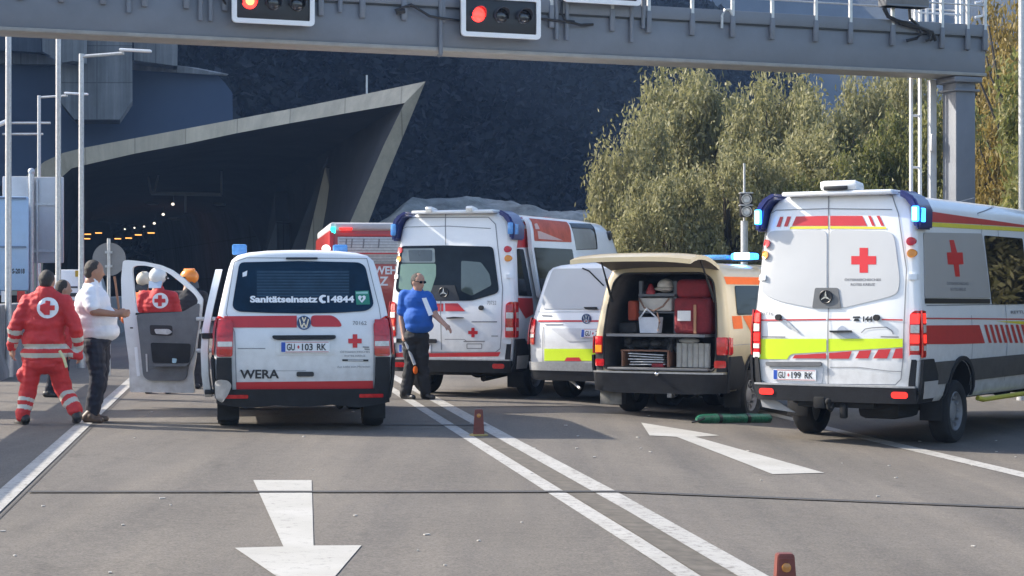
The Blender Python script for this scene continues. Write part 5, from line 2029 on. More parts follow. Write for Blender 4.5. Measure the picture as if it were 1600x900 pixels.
# ---- 2. right ambulance ----
def ambulance_right():
    rc = rear_corners(1172, 1437, 32, 1.99)
    V = Van('ambulance', 'white ambulance at the right edge with lime band, red slashes and lit blue lights', 'ambulance', rc, R(32),
            SPR_PROF, SPR_YR, 7.2, [(a + (1.2 if a > 3.5 else 0), b) for a, b in SPR_TOP], zb=1.0, wr=0.36, axles=(1.36, 5.9), track=0.83, arch=0.45, lift=0.10)
    V.lit = True
    V.arches()
    V.windscreen(5.7, 6.6)
    A = px_map(1140, 260, 941 / 460)
    B = px_map(1170, 470, 1105 / 270)
    SD = px_map(1300, 280, 4.5)
    LO = px_map(1420, 440, 623 / 180)
    rpp, spp = V.rpp, V.spp
    S = V.rear()
    S.poly(rpoly(rpp(A([(125, 206), (312, 202), (312, 453), (265, 452), (165, 432), (106, 408), (101, 380), (108, 290)])), 0.08), off=0.004, thick=0.006)
    S.build('rear_pane', FROST, V.root)
    S = V.rear()
    S.poly(rpoly(rpp(A([(320, 202), (505, 206), (527, 220), (545, 360), (540, 402), (515, 416), (360, 453), (320, 453)])), 0.08), off=0.004, thick=0.006)
    S.build('rear_pane', FROST, V.root)
    S = V.rear()
    for q in ([(213, 160), (315, 158), (315, 190), (200, 190)], [(185, 160), (197, 160), (186, 192), (174, 192)], [(162, 161), (172, 161), (162, 193), (150, 193)],
              [(322, 158), (425, 158), (440, 190), (322, 190)], [(443, 158), (452, 158), (466, 190), (456, 190)], [(470, 158), (480, 158), (495, 190), (485, 190)]):
        S.poly(rpp(A(q)), off=0.005)
    for q in ([(295, 347), (495, 335), (495, 369), (280, 368)], [(514, 334), (660, 322), (640, 370), (514, 370)], [(708, 320), (785, 315), (765, 368), (682, 368)],
              [(830, 312), (910, 308), (885, 368), (797, 368)], [(940, 306), (985, 303), (985, 368), (918, 368)]):
        S.poly(rpp(B(q)), off=0.007)
    S.poly(rpp(B([(50, 119), (495, 115), (495, 124), (50, 129)])), off=0.005)
    S.poly(rpp(B([(503, 115), (648, 114), (648, 123), (503, 124)])), off=0.005)
    S.poly(rpp(B([(850, 115), (985, 118), (985, 127), (850, 124)])), off=0.005)
    S.build('red_markings', REDF, V.root)
    S = V.rear()
    S.poly(rpp(A([(195, 192), (315, 191), (315, 199), (192, 200)])), off=0.005)
    S.poly(rpp(A([(322, 191), (500, 193), (502, 200), (322, 199)])), off=0.005)
    S.build('yellow_line', YELF, V.root)
    S = V.rear()
    S.poly(rpp(B([(60, 243), (497, 243), (497, 326), (285, 338), (262, 348), (245, 374), (62, 372)])), off=0.005)
    S.poly(rpp(B([(505, 243), (985, 242), (985, 296), (505, 326)])), off=0.005)
    S.build('lime_band', LIME, V.root)
    S = V.rear()
    c = A([(430, 300)])[0]
    S.poly(rpp(cross(c[0], c[1], 19.5, 6.6)), off=0.012)
    S.build('red_cross', REDX, V.root)
    S = V.rear()
    def ta(m_, body, x0, x1, y, h, mi=0, bold=0.0, off=0.012):
        rtext(V, S, body, m_([(x0, 0)])[0][0], m_([(x1, 0)])[0][0], m_([(0, y)])[0][1], h, mi, bold, off)
    ta(A, 'ÖSTERREICHISCHES', 368, 485, 366, 3.6, 1, 0.001)
    ta(A, 'ROTES KREUZ', 388, 466, 381, 3.6, 1, 0.001)
    ta(A, '70736', 97, 140, 476, 5.5, 1, 0, 0.006)
    ta(B, '144', 730, 792, 131, 7.4, 0, 0.004, 0.006)
    S.poly(rpp(B([(668, 100), (712, 99), (714, 108), (704, 112), (704, 110), (676, 110), (676, 113), (666, 110)])), off=0.006)
    S.poly(rpp(B([(678, 113), (702, 113), (710, 130), (670, 131)])), off=0.006)
    S.build('lettering', [BLACKF, GREYF], V.root)
    S = V.rear()
    S.poly(rpoly(rpp(A([(275, 388), (348, 388), (358, 453), (266, 453)])), 0.02), off=0.008, thick=0.012)
    S.build('badge_plate', mat('badge_plate_grey', (0.12, 0.125, 0.13), rough=0.5), V.root)
    bx, bz = V.rp(*A([(311, 417)])[0])
    ring_badge(V, bx, bz, 0.075, 0.022, 'star')
    S = V.rear()
    S.poly(rpoly(rpp(B([(115, 388), (468, 390), (470, 416), (118, 416)])), 0.02), off=0.004, thick=0.035)
    S.build('grab_handle', GPLAS, V.root)
    S = V.rear()
    S.poly(rpoly(rpp(B([(85, 420), (480, 420), (470, 530), (150, 532)])), 0.02), off=0.002, thick=0.004)
    S.build('plate_recess', mat('recess_paint', (0.55, 0.56, 0.58), rough=0.4), V.root)
    x, z = V.rp(*B([(296, 474)])[0])
    plate(V, x, z, ('GU', '199', 'RK'))
    S = V.rear()
    S.poly(rpoly(rpp(B([(520, 190), (660, 188), (662, 200), (530, 203)])), 0.01), off=0.004, thick=0.035)
    S.build('door_handle', BLACKF, V.root)
    S = V.rear()
    S.poly(rpoly(rpp(B([(572, 175), (600, 155), (625, 178), (712, 240), (620, 240), (560, 205)])), 0.02), off=0.004, thick=0.004)
    S.build('handle_recess', mat('recess_grey', (0.42, 0.46, 0.54), rough=0.4), V.root)
    for (hx, hy) in ((195, 105), (822, 108)):
        S = V.rear()
        S.poly(circ(*V.rp(*B([(hx, hy)])[0]), 0.035, 14), off=0.006, thick=0.04)
        S.build('hold_open_catch', RUBBER, V.root)
    S = V.rear()
    S.poly(rpoly(rpp(B([(215, 120), (245, 125), (325, 200), (300, 196)])), 0.01), off=0.006, thick=0.012)
    S.build('door_strap', ALU, V.root)
    S = V.rear()
    S.line(rpp(A([(318, 85), (319, 200), (317, 450), (316, 695)])), 0.012, 0.009)
    S.line(rpp(A([(132, 150), (150, 140), (310, 135), (520, 138)])), 0.010, 0.005)
    S.line(rpp(A([(120, 695), (98, 680), (88, 610), (84, 480), (100, 260), (128, 100), (180, 86), (480, 84), (520, 92), (540, 150), (566, 330), (560, 460), (556, 600), (548, 680), (530, 698), (120, 695)])), 0.012, 0.004)
    S.line(rpp(B([(720, 205), (745, 180), (790, 172), (880, 168), (915, 190), (925, 215)])), 0.010, 0.005)
    S.line(rpp(B([(520, 425), (700, 425), (900, 450), (975, 452)])), 0.008, 0.005)
    S.build('door_gaps', SEAM, V.root)
    S = V.rear()
    for q in ([(85, 226), (235, 228), (235, 236), (85, 234)], [(845, 226), (960, 228), (960, 236), (845, 234)]):
        S.poly(rpp(B(q)), off=0.007)
    S.build('small_lettering', GREYF, V.root)
    for sx in (-1, 1):
        pts = [(sx * 0.875, 0.86), (sx * 0.875, 1.33), (sx * 0.93, 1.37), (sx * 0.985, 1.36), (sx * 0.985, 0.86)]
        tail_light(V, rpoly(pts, 0.02), [(0.06, 0.28, 1), (0.30, 0.48, 2), (0.51, 0.70, 1), (0.74, 0.86, 2), (0.88, 0.98, 0)], [(0.0, 0.86), (0.10, 0.86), (0.12, 1.36), (0.0, 1.37)])
        for z_ in (1.73, 0.86):
            S = V.rear()
            S.poly(rrect(sx * (V.hw(z_) - 0.06) - 0.05, z_ - 0.03, sx * (V.hw(z_) - 0.06) + 0.05, z_ + 0.03, 0.012), off=0.004, thick=0.03)
            S.build('door_hinge', WHITE, V.root)
    fairing(V, True)
    clearance_lights(V)
    m = MB().box((0.02, 0.22, 2.735), (0.44, 0.26, 0.11), Matrix.Rotation(R(-6), 3, 'X'), bevel=0.04)
    cm = m.build('rear_camera_housing', WHITE, V.root)
    MB().box((0.0, 0.078, 2.715), (0.28, 0.02, 0.045), bevel=0.008).build('lens', BLACKF, cm)
    spr_bumper(V)
    # side markings, right flank
    S = V.side(1)
    S.poly(rpoly(spp(SD([(635, 375), (1050, 382), (1108, 836), (648, 836)])), 0.04), off=0.004, thick=0.006)
    S.build('side_panel', FROSTS, V.root)
    y0, z0 = V.sp(*SD([(1062, 395)])[0])
    y1, z1 = V.sp(*SD([(1118, 880)])[0])
    S = V.side(1)
    S.poly(rpoly([(y1 + 0.02, z1), (y1 + 1.45, z1), (y1 + 1.45, z0), (y0 + 0.02, z0)], 0.04), off=0.004, thick=0.008)
    S.build('side_window', mat('mirror_tinted_glass', (0.05, 0.045, 0.035), rough=0.02, metal=0.7, var=0.1), V.root)
    S = V.side(1)
    S.poly(spp(SD([(648, 838), (1108, 842), (1108, 874), (650, 874)])), off=0.005, thick=0.004)
    S.build('dark_trim_bar', BLACKF, V.root)
    S = V.side(1)
    S.poly(spp(SD([(622, 216), (850, 250), (1100, 286), (1350, 322), (1600, 358), (1800, 388), (1800, 392), (1350, 338), (1100, 322), (850, 308), (620, 298)])), off=0.005)
    S.poly(spp(LO([(80, 195), (350, 197), (623, 200), (900, 205), (900, 211), (623, 207), (350, 204), (80, 202)])), off=0.006)
    S.poly(spp(LO([(80, 237), (380, 235), (410, 333), (320, 336), (240, 338), (80, 338)])), off=0.005)
    for k in range(10):
        xx = 405 + 28.5 * k
        S.poly(spp(LO([(xx, 233), (xx + 15, 233), (xx + 42, 331), (xx + 27, 331)])), off=0.005)
    S.build('side_red_markings', REDF, V.root)
    S = V.side(1)
    S.poly(spp(SD([(620, 300), (850, 312), (1350, 342), (1800, 395), (1800, 420), (1350, 368), (850, 342), (620, 328)])), off=0.0055)
    S.poly(spp(LO([(470, 214), (623, 214), (900, 216), (900, 236), (623, 232)])), off=0.005)
    S.build('side_yellow_line', YELF, V.root)
    S = V.side(1)
    S.poly(spp(SD([(818, 428), (850, 428), (873, 515), (912, 515), (918, 598), (885, 600), (893, 685), (860, 685), (848, 600), (808, 600), (800, 515), (833, 515)])), off=0.012)
    S.build('side_red_cross', REDX, V.root)
    S = V.side(1)
    stext(V, S, 'ÖSTERREICHISCHES', 1478, 1512, 445, 4.4, 0, 0.001, 0.012)
    stext(V, S, 'ROTES KREUZ', 1484, 1508, 454, 4.4, 0, 0.001, 0.012)
    stext(V, S, 'RETTUNG', 1579, 1612, 490, 4.4, 0, 0.001, 0.006)
    S.build('side_lettering', GREYF, V.root)
    S = V.side(1)
    S.line(spp(SD([(1050, 382), (1052, 340), (1020, 240), (1000, 130)])), 0.012, 0.004)
    S.line([(3.0, 0.5), (3.0, 2.35)], 0.012, 0.004)
    S.line([(1.72, 0.5), (1.72, 1.3)], 0.012, 0.004)
    S.line([(0.2, 1.42), (4.4, 1.42)], 0.010, 0.004)
    S.build('side_gaps', SEAM, V.root)
    lower_side(V, 1, 0.36, 0.55, 0.80, 0)
    lower_side(V, -1, 0.36, 0.55, 0.80, 0)
    MB().tube([(0.93, 2.1, 0.33), (0.97, 2.2, 0.31), (0.97, 3.9, 0.31)], 0.03).build('side_step', mat('step_yellow', (0.55, 0.48, 0.06)), V.root)
    # tow hitch
    m = MB().box((0.02, 0.05, 0.335), (0.9, 0.05, 0.08), bevel=0.01)
    m.tube([(0.0, 0.05, 0.33), (0.0, -0.06, 0.27), (0.0, -0.12, 0.30), (0, -0.13, 0.36)], 0.022)
    m.ell((0, -0.13, 0.37), (0.035, 0.035, 0.035))
    m.box((-0.14, 0.0, 0.35), (0.14, 0.12, 0.13), bevel=0.02)
    m.box((0.12, 0.02, 0.26), (0.08, 0.08, 0.16), bevel=0.02)
    m.build('tow_hitch', UNDER, V.root)
    MB().box((0.42, 0.6, 0.27), (0.5, 0.7, 0.2), bevel=0.08).build('silencer', UNDER, V.root)
    MB().prism([(-0.93, 0.12, 0.38), (-0.72, 0.12, 0.34), (-0.5, 0.12, 0.22), (-0.70, 0.12, 0.24), (-0.90, 0.12, 0.27)], (0, 0.02, 0)).build('splash_guard', mat('pale_plastic', (0.35, 0.36, 0.38), rough=0.5), V.root)
    return V
ambulance_right()

# ---- 3. middle ambulance ----
def ambulance_middle():
    rc = rear_corners(606, 801, 23, 1.97)
    V = Van('ambulance', 'white high-roof ambulance with dark rear windows standing behind the man in the blue shirt', 'ambulance', rc, R(23),
            SPR_PROF, SPR_YR, 6.0, SPR_TOP, zb=1.0, wr=0.355, axles=(1.02, 4.9), track=0.83, arch=0.44)
    V.lit = False
    V.arches()
    V.windscreen(4.5, 5.4)
    A = px_map(580, 310, 1036 / 380)
    B = px_map(640, 460, 5.625)
    E = px_map(780, 320, 5.625)
    rpp, spp = V.rpp, V.spp
    S = V.rear()
    S.poly(rpoly(rpp(A([(128, 203), (320, 200), (520, 205), (545, 390), (535, 405), (430, 436), (250, 436), (125, 405), (104, 390)])), 0.06), off=0.004, thick=0.010)
    win = S.build('rear_window', GLASSD, V.root)
    S = V.rear()
    S.poly(rpoly(rpp(A([(128, 278), (278, 278), (278, 330), (252, 412), (118, 385)])), 0.03), off=0.016)
    S.poly(rpoly(rpp(A([(385, 265), (470, 272), (505, 320), (515, 370), (430, 415), (385, 395)])), 0.03), off=0.016, mi=1)
    S.build('blind', [mat('green_blind_behind_glass', (0.13, 0.22, 0.16), rough=0.10, coat=0.8), mat('dim_interior', (0.035, 0.055, 0.055), rough=0.10, coat=0.8)], win)
    S = V.rear()
    S.poly(rpoly(rpp(A([(135, 214), (272, 212), (275, 274), (130, 274)])), 0.03), off=0.016, mi=0)
    S.poly(rpoly(rpp(A([(160, 220), (262, 220), (262, 268), (165, 268)])), 0.02), off=0.0175, mi=1)
    S.build('interior_seen_through_pane', [mat('pale_interior', (0.13, 0.16, 0.16), rough=0.10, coat=0.8), mat('dark_interior', (0.02, 0.03, 0.035), rough=0.10, coat=0.8)], win)
    S = V.rear()
    S.poly(rpoly(rpp(A([(265, 370), (358, 370), (378, 434), (250, 434)])), 0.02), off=0.0155, thick=0.006)
    S.build('badge_plate', BLACKF, V.root)
    bx, bz = V.rp(*A([(312, 400)])[0])
    ring_badge(V, bx, bz, 0.075, 0.022, 'star')
    S = V.rear()
    for q in ([(60, 82), (297, 79), (297, 148), (60, 150)], [(312, 78), (425, 78), (490, 148), (315, 148)], [(-140, 515), (170, 516), (800, 507), (782, 545), (165, 550), (-140, 550)]):
        S.poly(rpp(B(q)), off=0.005)
    S.build('red_stripes', REDF, V.root)
    S = V.rear()
    c = B([(558, 335)])[0]
    S.poly(rpp(cross(c[0], c[1], 7.4, 2.5)), off=0.006)
    S.build('red_cross', REDX, V.root)
    S = V.rear()
    S.poly(rpoly(rpp(B([(330, 203), (395, 196), (478, 202), (478, 210), (335, 214)])), 0.01), off=0.004, thick=0.035)
    S.build('door_handle', BLACKF, V.root)
    S = V.rear()
    S.poly(circ(*V.rp(*B([(635, 118)])[0]), 0.035, 14), off=0.006, thick=0.04)
    S.build('hold_open_catch', RUBBER, V.root)
    S = V.rear()
    rtext(V, S, '70732', B([(682, 0)])[0][0], B([(762, 0)])[0][0], B([(0, 90)])[0][1], 6, 0)
    S.poly(rpp(B([(545, 236), (770, 236), (770, 246), (545, 246)])), off=0.005)
    S.poly(rpp(B([(475, 408), (662, 408), (662, 418), (475, 418)])), off=0.005)
    S.line(rpp(B([(505, 435), (635, 435), (635, 475), (505, 475), (505, 435)])), 0.012, 0.005)
    S.poly(rpp(B([(720, 362), (778, 362), (778, 370), (720, 370)])), off=0.005)
    S.build('small_lettering', GREYF, V.root)
    S = V.rear()
    S.line(rpp(A([(318, 60), (318, 198)])), 0.012, 0.006)
    S.line(rpp(A([(297, 437), (300, 645)])), 0.012, 0.006)
    S.line(rpp(A([(130, 130), (150, 122), (330, 118), (510, 128)])), 0.010, 0.005)
    S.line(rpp(A([(100, 650), (90, 560), (88, 380), (118, 110), (150, 82), (500, 80), (530, 110), (560, 380), (556, 560), (550, 640), (530, 655), (100, 655)])), 0.012, 0.004)
    S.line(rpp(B([(310, 395), (480, 395), (500, 408)])), 0.010, 0.004)
    S.build('door_gaps', SEAM, V.root)
    x, z = V.rp(*B([(60, 475)])[0])
    plate(V, x - 0.02, z, ('GU', '732', 'RK'))
    S = V.rear()
    S.poly(rpoly([(x - 0.33, z + 0.08), (x + 0.33, z + 0.08), (x + 0.33, z + 0.14), (x - 0.33, z + 0.14)], 0.02), off=0.004, thick=0.035)
    S.build('grab_handle', DPLAS, V.root)
    for sx in (-1, 1):
        pts = [(sx * 0.865, 0.86), (sx * 0.865, 1.33), (sx * 0.92, 1.37), (sx * 0.985, 1.36), (sx * 0.985, 0.86)]
        tail_light(V, rpoly(pts, 0.02), [(0.06, 0.26, 0), (0.29, 0.47, 2), (0.50, 0.68, 0), (0.71, 0.82, 2), (0.85, 0.98, 0)], [(0.0, 0.86), (0.10, 0.86), (0.12, 1.36), (0.0, 1.37)])
        S = V.rear()
        S.poly(rrect(sx * 0.90 - 0.06, 0.77, sx * 0.90 + 0.06, 0.845, 0.012), off=0.03, thick=0.02)
        S.poly(rrect(sx * 0.90 - 0.05, 1.70, sx * 0.90 + 0.05, 1.76, 0.012), off=0.004, thick=0.03)
        S.build('door_hinge', WHITE, V.root)
    fairing(V, False)
    clearance_lights(V)
    for x in (-0.36, 0.28):
        m = MB().box((x, 0.16, 2.69), (0.12, 0.20, 0.08), Matrix.Rotation(R(-8), 3, 'X'), bevel=0.025)
        f = m.build('roof_spotlight', WHITE, V.root)
        MB().box((x, 0.055, 2.68), (0.09, 0.01, 0.05)).build('lens', CLRL, f)
    spr_bumper(V)
    # right flank
    S = V.side(1)
    S.poly(spp(E([(140, 108), (460, 108), (470, 128), (500, 380), (200, 375), (150, 378)])), off=0.004)
    S.build('side_red_field', REDF, V.root)
    S = V.side(1)
    S.poly(rpoly(spp(E([(148, 385), (205, 390), (285, 805), (165, 800)])), 0.03), off=0.005, thick=0.006)
    S.poly(rpoly(spp(E([(560, 158), (800, 166), (830, 200), (860, 390), (600, 400)])), 0.03), off=0.005, thick=0.006)
    S.build('side_window', GLASSD, V.root)
    S = V.side(1)
    S.poly(rpoly(spp(E([(590, 205), (800, 215), (828, 240), (850, 385), (630, 395)])), 0.04), off=0.013)
    S.build('cab_window', mat('grey_lit_glass', (0.20, 0.20, 0.19), rough=0.15), V.root)
    S = V.side(1)
    S.poly(spp(E([(160, 818), (290, 820), (300, 960), (230, 1000), (170, 900)])), off=0.005)
    S.build('side_red_curve', REDF, V.root)
    # slid-open side door standing off the flank
    S = V.side(1)
    pts = spp(E([(165, 110), (540, 150), (620, 420), (700, 900), (420, 900), (300, 810), (225, 400)]))
    (ya, za) = pts[0]
    S.poly(rpoly(pts, 0.04), off=0.05, thick=0.06)
    dr = S.build('sliding_door', WHITE, V.root)
    S = V.side(1)
    S.poly(rpoly(spp(E([(195, 118), (530, 150), (575, 330), (245, 318)])), 0.02), off=0.112, thick=0.004)
    S.build('red_door_panel', mat('rust_red_film', (0.50, 0.10, 0.06), rough=0.5, var=0.25, scale=5, spec=0.2), dr)
    S = V.side(1)
    S.poly(rpoly(spp(E([(240, 375), (580, 390), (640, 800), (420, 820), (310, 800)])), 0.03), off=0.112, thick=0.005)
    S.build('pane', GLASSD, dr)
    S = V.side(1)
    S.poly(rpoly(spp(E([(240, 170), (265, 160), (290, 215), (250, 215)])), 0.02), off=0.118)
    S.poly(spp(E([(270, 230), (300, 235), (500, 315), (280, 300)])), off=0.118)
    S.build('pale_print', mat('faded_white_film', (0.62, 0.42, 0.38)), dr)
    m = MB()
    for x in (-0.7, 0.55):
        m.lathe([(-0.03, 0.07), (0.03, 0.08), (0.04, 0.06), (0.04, 0.01)], (0.86, 4.28, 2.42), 'x', 16)
        break
    m.build('side_floodlight', BLACKF, V.root)
    lower_side(V, 1, 0.36, 0.55, 0.80, 0)
    lower_side(V, -1, 0.36, 0.55, 0.80, 0)
    return V
ambulance_middle()

# ---- 4. white van half hidden behind the cream one ----
def ambulance_low():
    rc = Vector((1.03, 26.6))
    V = Van('emergency_van', 'white van with frosted window and lime strip, partly behind cream van', 'van', rc, R(30),
            T_PROF, T_YR, 4.85, T_TOP, zb=0.95, wr=0.335, axles=(0.98, 3.95), track=0.80, arch=0.40)
    V.arches()
    V.windscreen(3.42, 4.12)
    A = px_map(820, 370, 2.8125)
    rpp = V.rpp
    S = V.rear()
    S.poly(rpoly(rpp(A([(125, 140), (400, 138), (520, 142), (545, 318), (300, 320), (72, 316), (85, 250)])), 0.06), off=0.004, thick=0.008)
    S.build('rear_window', FROST, V.root)
    S = V.rear()
    S.poly(rpp(A([(60, 366), (540, 366), (540, 374), (60, 374)])), off=0.005)
    S.poly(rpp(A([(30, 572), (540, 580), (540, 586), (30, 580)])), off=0.005)
    S.build('red_lines', REDF, V.root)
    S = V.rear()
    S.poly(rpp(A([(86, 492), (540, 492), (540, 545), (86, 545)])), off=0.005)
    S.build('lime_strip', LIME, V.root)
    S = V.rear()
    S.poly(rpp(A([(185, 530), (240, 530), (250, 546), (175, 546)])), off=0.008)
    S.build('red_chevron', REDF, V.root)
    S = V.rear()
    S.line(rpp(A([(255, 138), (285, 150), (350, 215)])), 0.02, 0.02)
    S.poly(rpoly(rpp(A([(262, 308), (320, 308), (322, 320), (270, 318)])), 0.01), off=0.012, thick=0.02)
    S.build('rear_wiper', RUBBER, V.root)
    bx, bz = V.rp(917, 498)
    ring_badge(V, bx, bz, 0.07, 0.004, 'letters')
    S = V.rear()
    S.line(rpp(A([(75, 345), (120, 348)])), 0.02, 0.005)
    S.line(rpp(A([(90, 386), (170, 386)])), 0.015, 0.005)
    S.line(rpp(A([(58, 330), (540, 330)])), 0.006, 0.004)
    S.line(rpp(A([(82, 395), (82, 575), (540, 580)])), 0.010, 0.004)
    S.build('tailgate_gap', SEAM, V.root)
    S = V.rear()
    S.poly(rpoly(rpp(A([(115, 402), (540, 402), (540, 460), (190, 460)])), 0.03), off=0.003, thick=0.004)
    S.build('plate_recess', mat('recess_paint', (0.55, 0.56, 0.58), rough=0.4), V.root)
    x, z = V.rp(935, 521)
    plate(V, x, z, ('GU', '718', 'RK'))
    for sx in (-1, 1):
        tail_light(V, rpoly([(sx * 0.83, 1.15), (sx * 0.925, 1.18), (sx * 0.925, 0.80), (sx * 0.84, 0.80)], 0.02), [(0.05, 0.55, 0), (0.6, 0.75, 2), (0.78, 0.95, 0)], [(0, 0.8), (0.1, 0.82), (0.14, 1.15), (0, 1.18)])
    S = V.rear()
    S.poly([(-0.925, 0.30), (-0.94, 0.50), (0.94, 0.50), (0.925, 0.30)], off=0.002, thick=0.06, mi=0)
    bp = S.build('rear_bumper', DPLAS, V.root)
    S = V.rear()
    S.poly([(-0.94, 0.44), (-0.94, 0.56), (0.94, 0.56), (0.94, 0.44)], off=0.063, thick=0.006, mi=0)
    S.build('bumper_step', ALU, bp)
    MB().tube([(-0.5, 0.25, 0.36), (-0.25, 0.1, 0.27), (-0.1, 0.0, 0.2)], 0.02).build('tow_bar', ALU, V.root)
    for sd in (-1, 1):
        S = V.side(sd)
        S.poly(rpoly([(0.45, 1.14), (3.1, 1.14), (3.1, 1.66), (0.62, 1.66)], 0.06), off=0.003, thick=0.004)
        S.build('side_window', GLASSD, V.root)
        lower_side(V, sd, 0.3, 0.34, 0.42, 0)
    return V
ambulance_low()

# ---- 5. cream van with the raised tailgate ----
C_PROF = [(0.30, .84), (0.36, .875), (0.55, .91), (0.85, .920), (1.05, .912), (1.3, .875), (1.55, .83), (1.72, .79), (1.82, .74), (1.875, .64), (1.905, .45), (1.915, .2), (1.92, 0)]
C_YR = [(0.30, .03), (.55, 0), (0.95, 0.01), (1.15, .04), (1.7, .15), (1.95, .20)]
def van_cream():
    rc = rear_corners(925, 1136, 28, 1.84)
    V = Van('emergency_van', 'cream van with its tailgate raised and a load bay full of red and white equipment', 'van', rc, R(28),
            C_PROF, C_YR, 4.8, [(3.3, 1.92), (3.5, 1.88), (3.8, 1.65), (4.15, 1.2), (4.5, 1.1), (4.7, 0.95), (4.8, 0.82)], zb=0.95, wr=0.325,
            axles=(0.95, 3.85), track=0.78, arch=0.40, body_mat=CREAM, lift=0.04)
    rpp, spp = V.rpp, V.spp
    INT = mat('load_bay_lining', (0.085, 0.08, 0.08), rough=0.8, var=0.3, bump=0.3)
    # load bay opening cut into the solid shell
    op = rpoly([(-0.76, 0.56), (0.76, 0.56), (0.77, 1.0), (0.74, 1.35), (0.68, 1.68), (0.56, 1.775), (-0.56, 1.775), (-0.68, 1.68), (-0.74, 1.35), (-0.77, 1.0)], 0.08)
    m = MB().prism([(x, -0.4, z) for x, z in op], (0, 2.0, 0), 1)
    c = m.build('cutter', [CREAM, INT], V.root)
    wcut = []
    for sd in (-1, 1):
        pass
    V.arches([c])
    # opening seal
    t = MB()
    pts = [V.rmap(x, z, 0.012) for x, z in op]
    t.tube(pts + [pts[0]], 0.014, 6)
    t.build('opening_seal', RUBBER, V.root)
    V.windscreen(3.55, 4.12)
    # load bay contents
    def hung(name, m, mt, label, cat, grp=None):
        o = m.build(name, mt, None)
        o.data.transform(V.M)
        # put the origin at the base of the thing
        zs = [v.co for v in o.data.vertices]
        cx = sum(v.x for v in zs) / len(zs)
        cy = sum(v.y for v in zs) / len(zs)
        cz = min(v.z for v in zs)
        o.data.transform(Matrix.Translation((-cx, -cy, -cz)))
        o.location = (cx, cy, cz)
        tag(o, label, cat, grp)
        return o
    SH = mat('rack_grey', (0.16, 0.17, 0.19), rough=0.5, metal=0.3)
    m = MB()
    for x in (-0.42, 0.06):
        m.box((x, 0.42, 1.34), (0.045, 0.05, 0.68))
    m.box((-0.18, 0.55, 1.50), (0.50, 0.40, 0.025))
    m.box((-0.18, 0.42, 1.50), (0.50, 0.03, 0.05))
    m.box((-0.18, 0.55, 1.28), (0.50, 0.40, 0.02))
    m.box((-0.02, 0.25, 0.995), (1.34, 0.62, 0.03))
    m.build('storage_rack', SH, V.root)
    MB().box((0.0, 0.0, 0.575), (1.36, 0.12, 0.03), bevel=0.008).box((0, 0.7, 0.57), (1.4, 1.4, 0.02)).build('load_sill', GPLAS, V.root)
    RB = mat('red_bag_fabric', (0.20, 0.014, 0.022), rough=0.75, var=0.3, bump=0.4, bscale=30)
    m = MB().box((0.36, 0.42, 1.24), (0.52, 0.36, 0.46), bevel=0.05, seg=3).box((0.36, 0.42, 1.58), (0.48, 0.34, 0.24), bevel=0.07, seg=3)
    b = hung('equipment_bag', m, RB, 'large red equipment bag filling the right half of the load bay', 'bag')
    def sub(name, m_, mt, par):
        o = m_.build(name, mt, None)
        o.data.transform(V.M)
        o.data.transform(Matrix.Translation(-par.location))
        o.parent = par
        return o
    sub('label_pocket', MB().box((0.25, 0.235, 1.24), (0.18, 0.012, 0.13), bevel=0.004), WHITEF, b)
    sub('strap', MB().box((0.40, 0.23, 1.20), (0.035, 0.015, 0.36)), mat('strap_tan', (0.42, 0.22, 0.12)), b)
    WC = mat('white_canvas', (0.55, 0.53, 0.50), rough=0.8, var=0.15, bump=0.3)
    m = MB().box((-0.18, 0.48, 1.38), (0.46, 0.34, 0.17), bevel=0.03)
    hung('equipment_case', m, WC, 'wide pale canvas case on the shelf of the cream van', 'case')
    m = MB().prism([(-0.36, 0.24, 1.02), (-0.12, 0.24, 1.02), (-0.09, 0.22, 1.22), (-0.37, 0.22, 1.22)], (0, 0.14, 0))
    m.tube([(-0.36, 0.22, 1.2), (-0.24, 0.18, 1.33), (-0.10, 0.22, 1.2)], 0.012, 6)
    hung('carrier_bag', m, mat('white_bag_plastic', (0.62, 0.66, 0.74), rough=0.5, var=0.1), 'small white carrier bag with looped handles in the load bay', 'bag')
    m = MB().ell((-0.09, 0.45, 1.62), (0.11, 0.13, 0.09)).ell((-0.09, 0.42, 1.58), (0.13, 0.16, 0.03))
    h = hung('white_helmet', m, mat('helmet_white', (0.62, 0.60, 0.56), rough=0.4), 'white safety helmet lying on the top shelf of the load bay', 'helmet')
    m = MB().box((-0.30, 0.45, 1.535), (0.16, 0.16, 0.05), bevel=0.02)
    hung('dark_pouch', m, DPLAS, 'flat dark pouch beside the white helmet on the top shelf', 'pouch')
    m = MB().lathe([(0, 0.05), (0.02, 0.055), (0.13, 0.02), (0.14, 0.015)], (-0.30, 0.40, 1.292 + 0.19 - 0.19), 'z', 14)
    m = MB().lathe([(0, 0.055), (0.10, 0.035), (0.12, 0.01)], (-0.30, 0.36, 1.47 - 0.0), 'z', 14)
    m.bm.free()
    m = MB().box((-0.50, 0.40, 1.30), (0.12, 0.22, 0.26), bevel=0.03)
    hung('side_bag', m, mat('dull_orange_fabric', (0.35, 0.06, 0.03), rough=0.8), 'narrow orange-red pouch hanging at the left of the load bay', 'pouch')
    m = MB().box((-0.53, 0.35, 1.08), (0.26, 0.26, 0.14), bevel=0.04)
    hung('black_bag', m, mat('black_fabric', (0.02, 0.02, 0.022), rough=0.85, var=0.4, bump=0.5), 'small black bag on the left of the load bay shelf', 'bag')
    # lower bay
    rnd = random.Random(3)
    m = MB()
    for k in range(26):
        x = -0.52 + 1.0 * rnd.random()
        z = 0.80 + 0.15 * rnd.random()
        m.ell((x, 0.15 + 0.2 * rnd.random(), z), (0.05 + 0.04 * rnd.random(), 0.05, 0.03 + 0.02 * rnd.random()), Matrix.Rotation(rnd.random() * 2, 3, 'Y'), 0, 8)
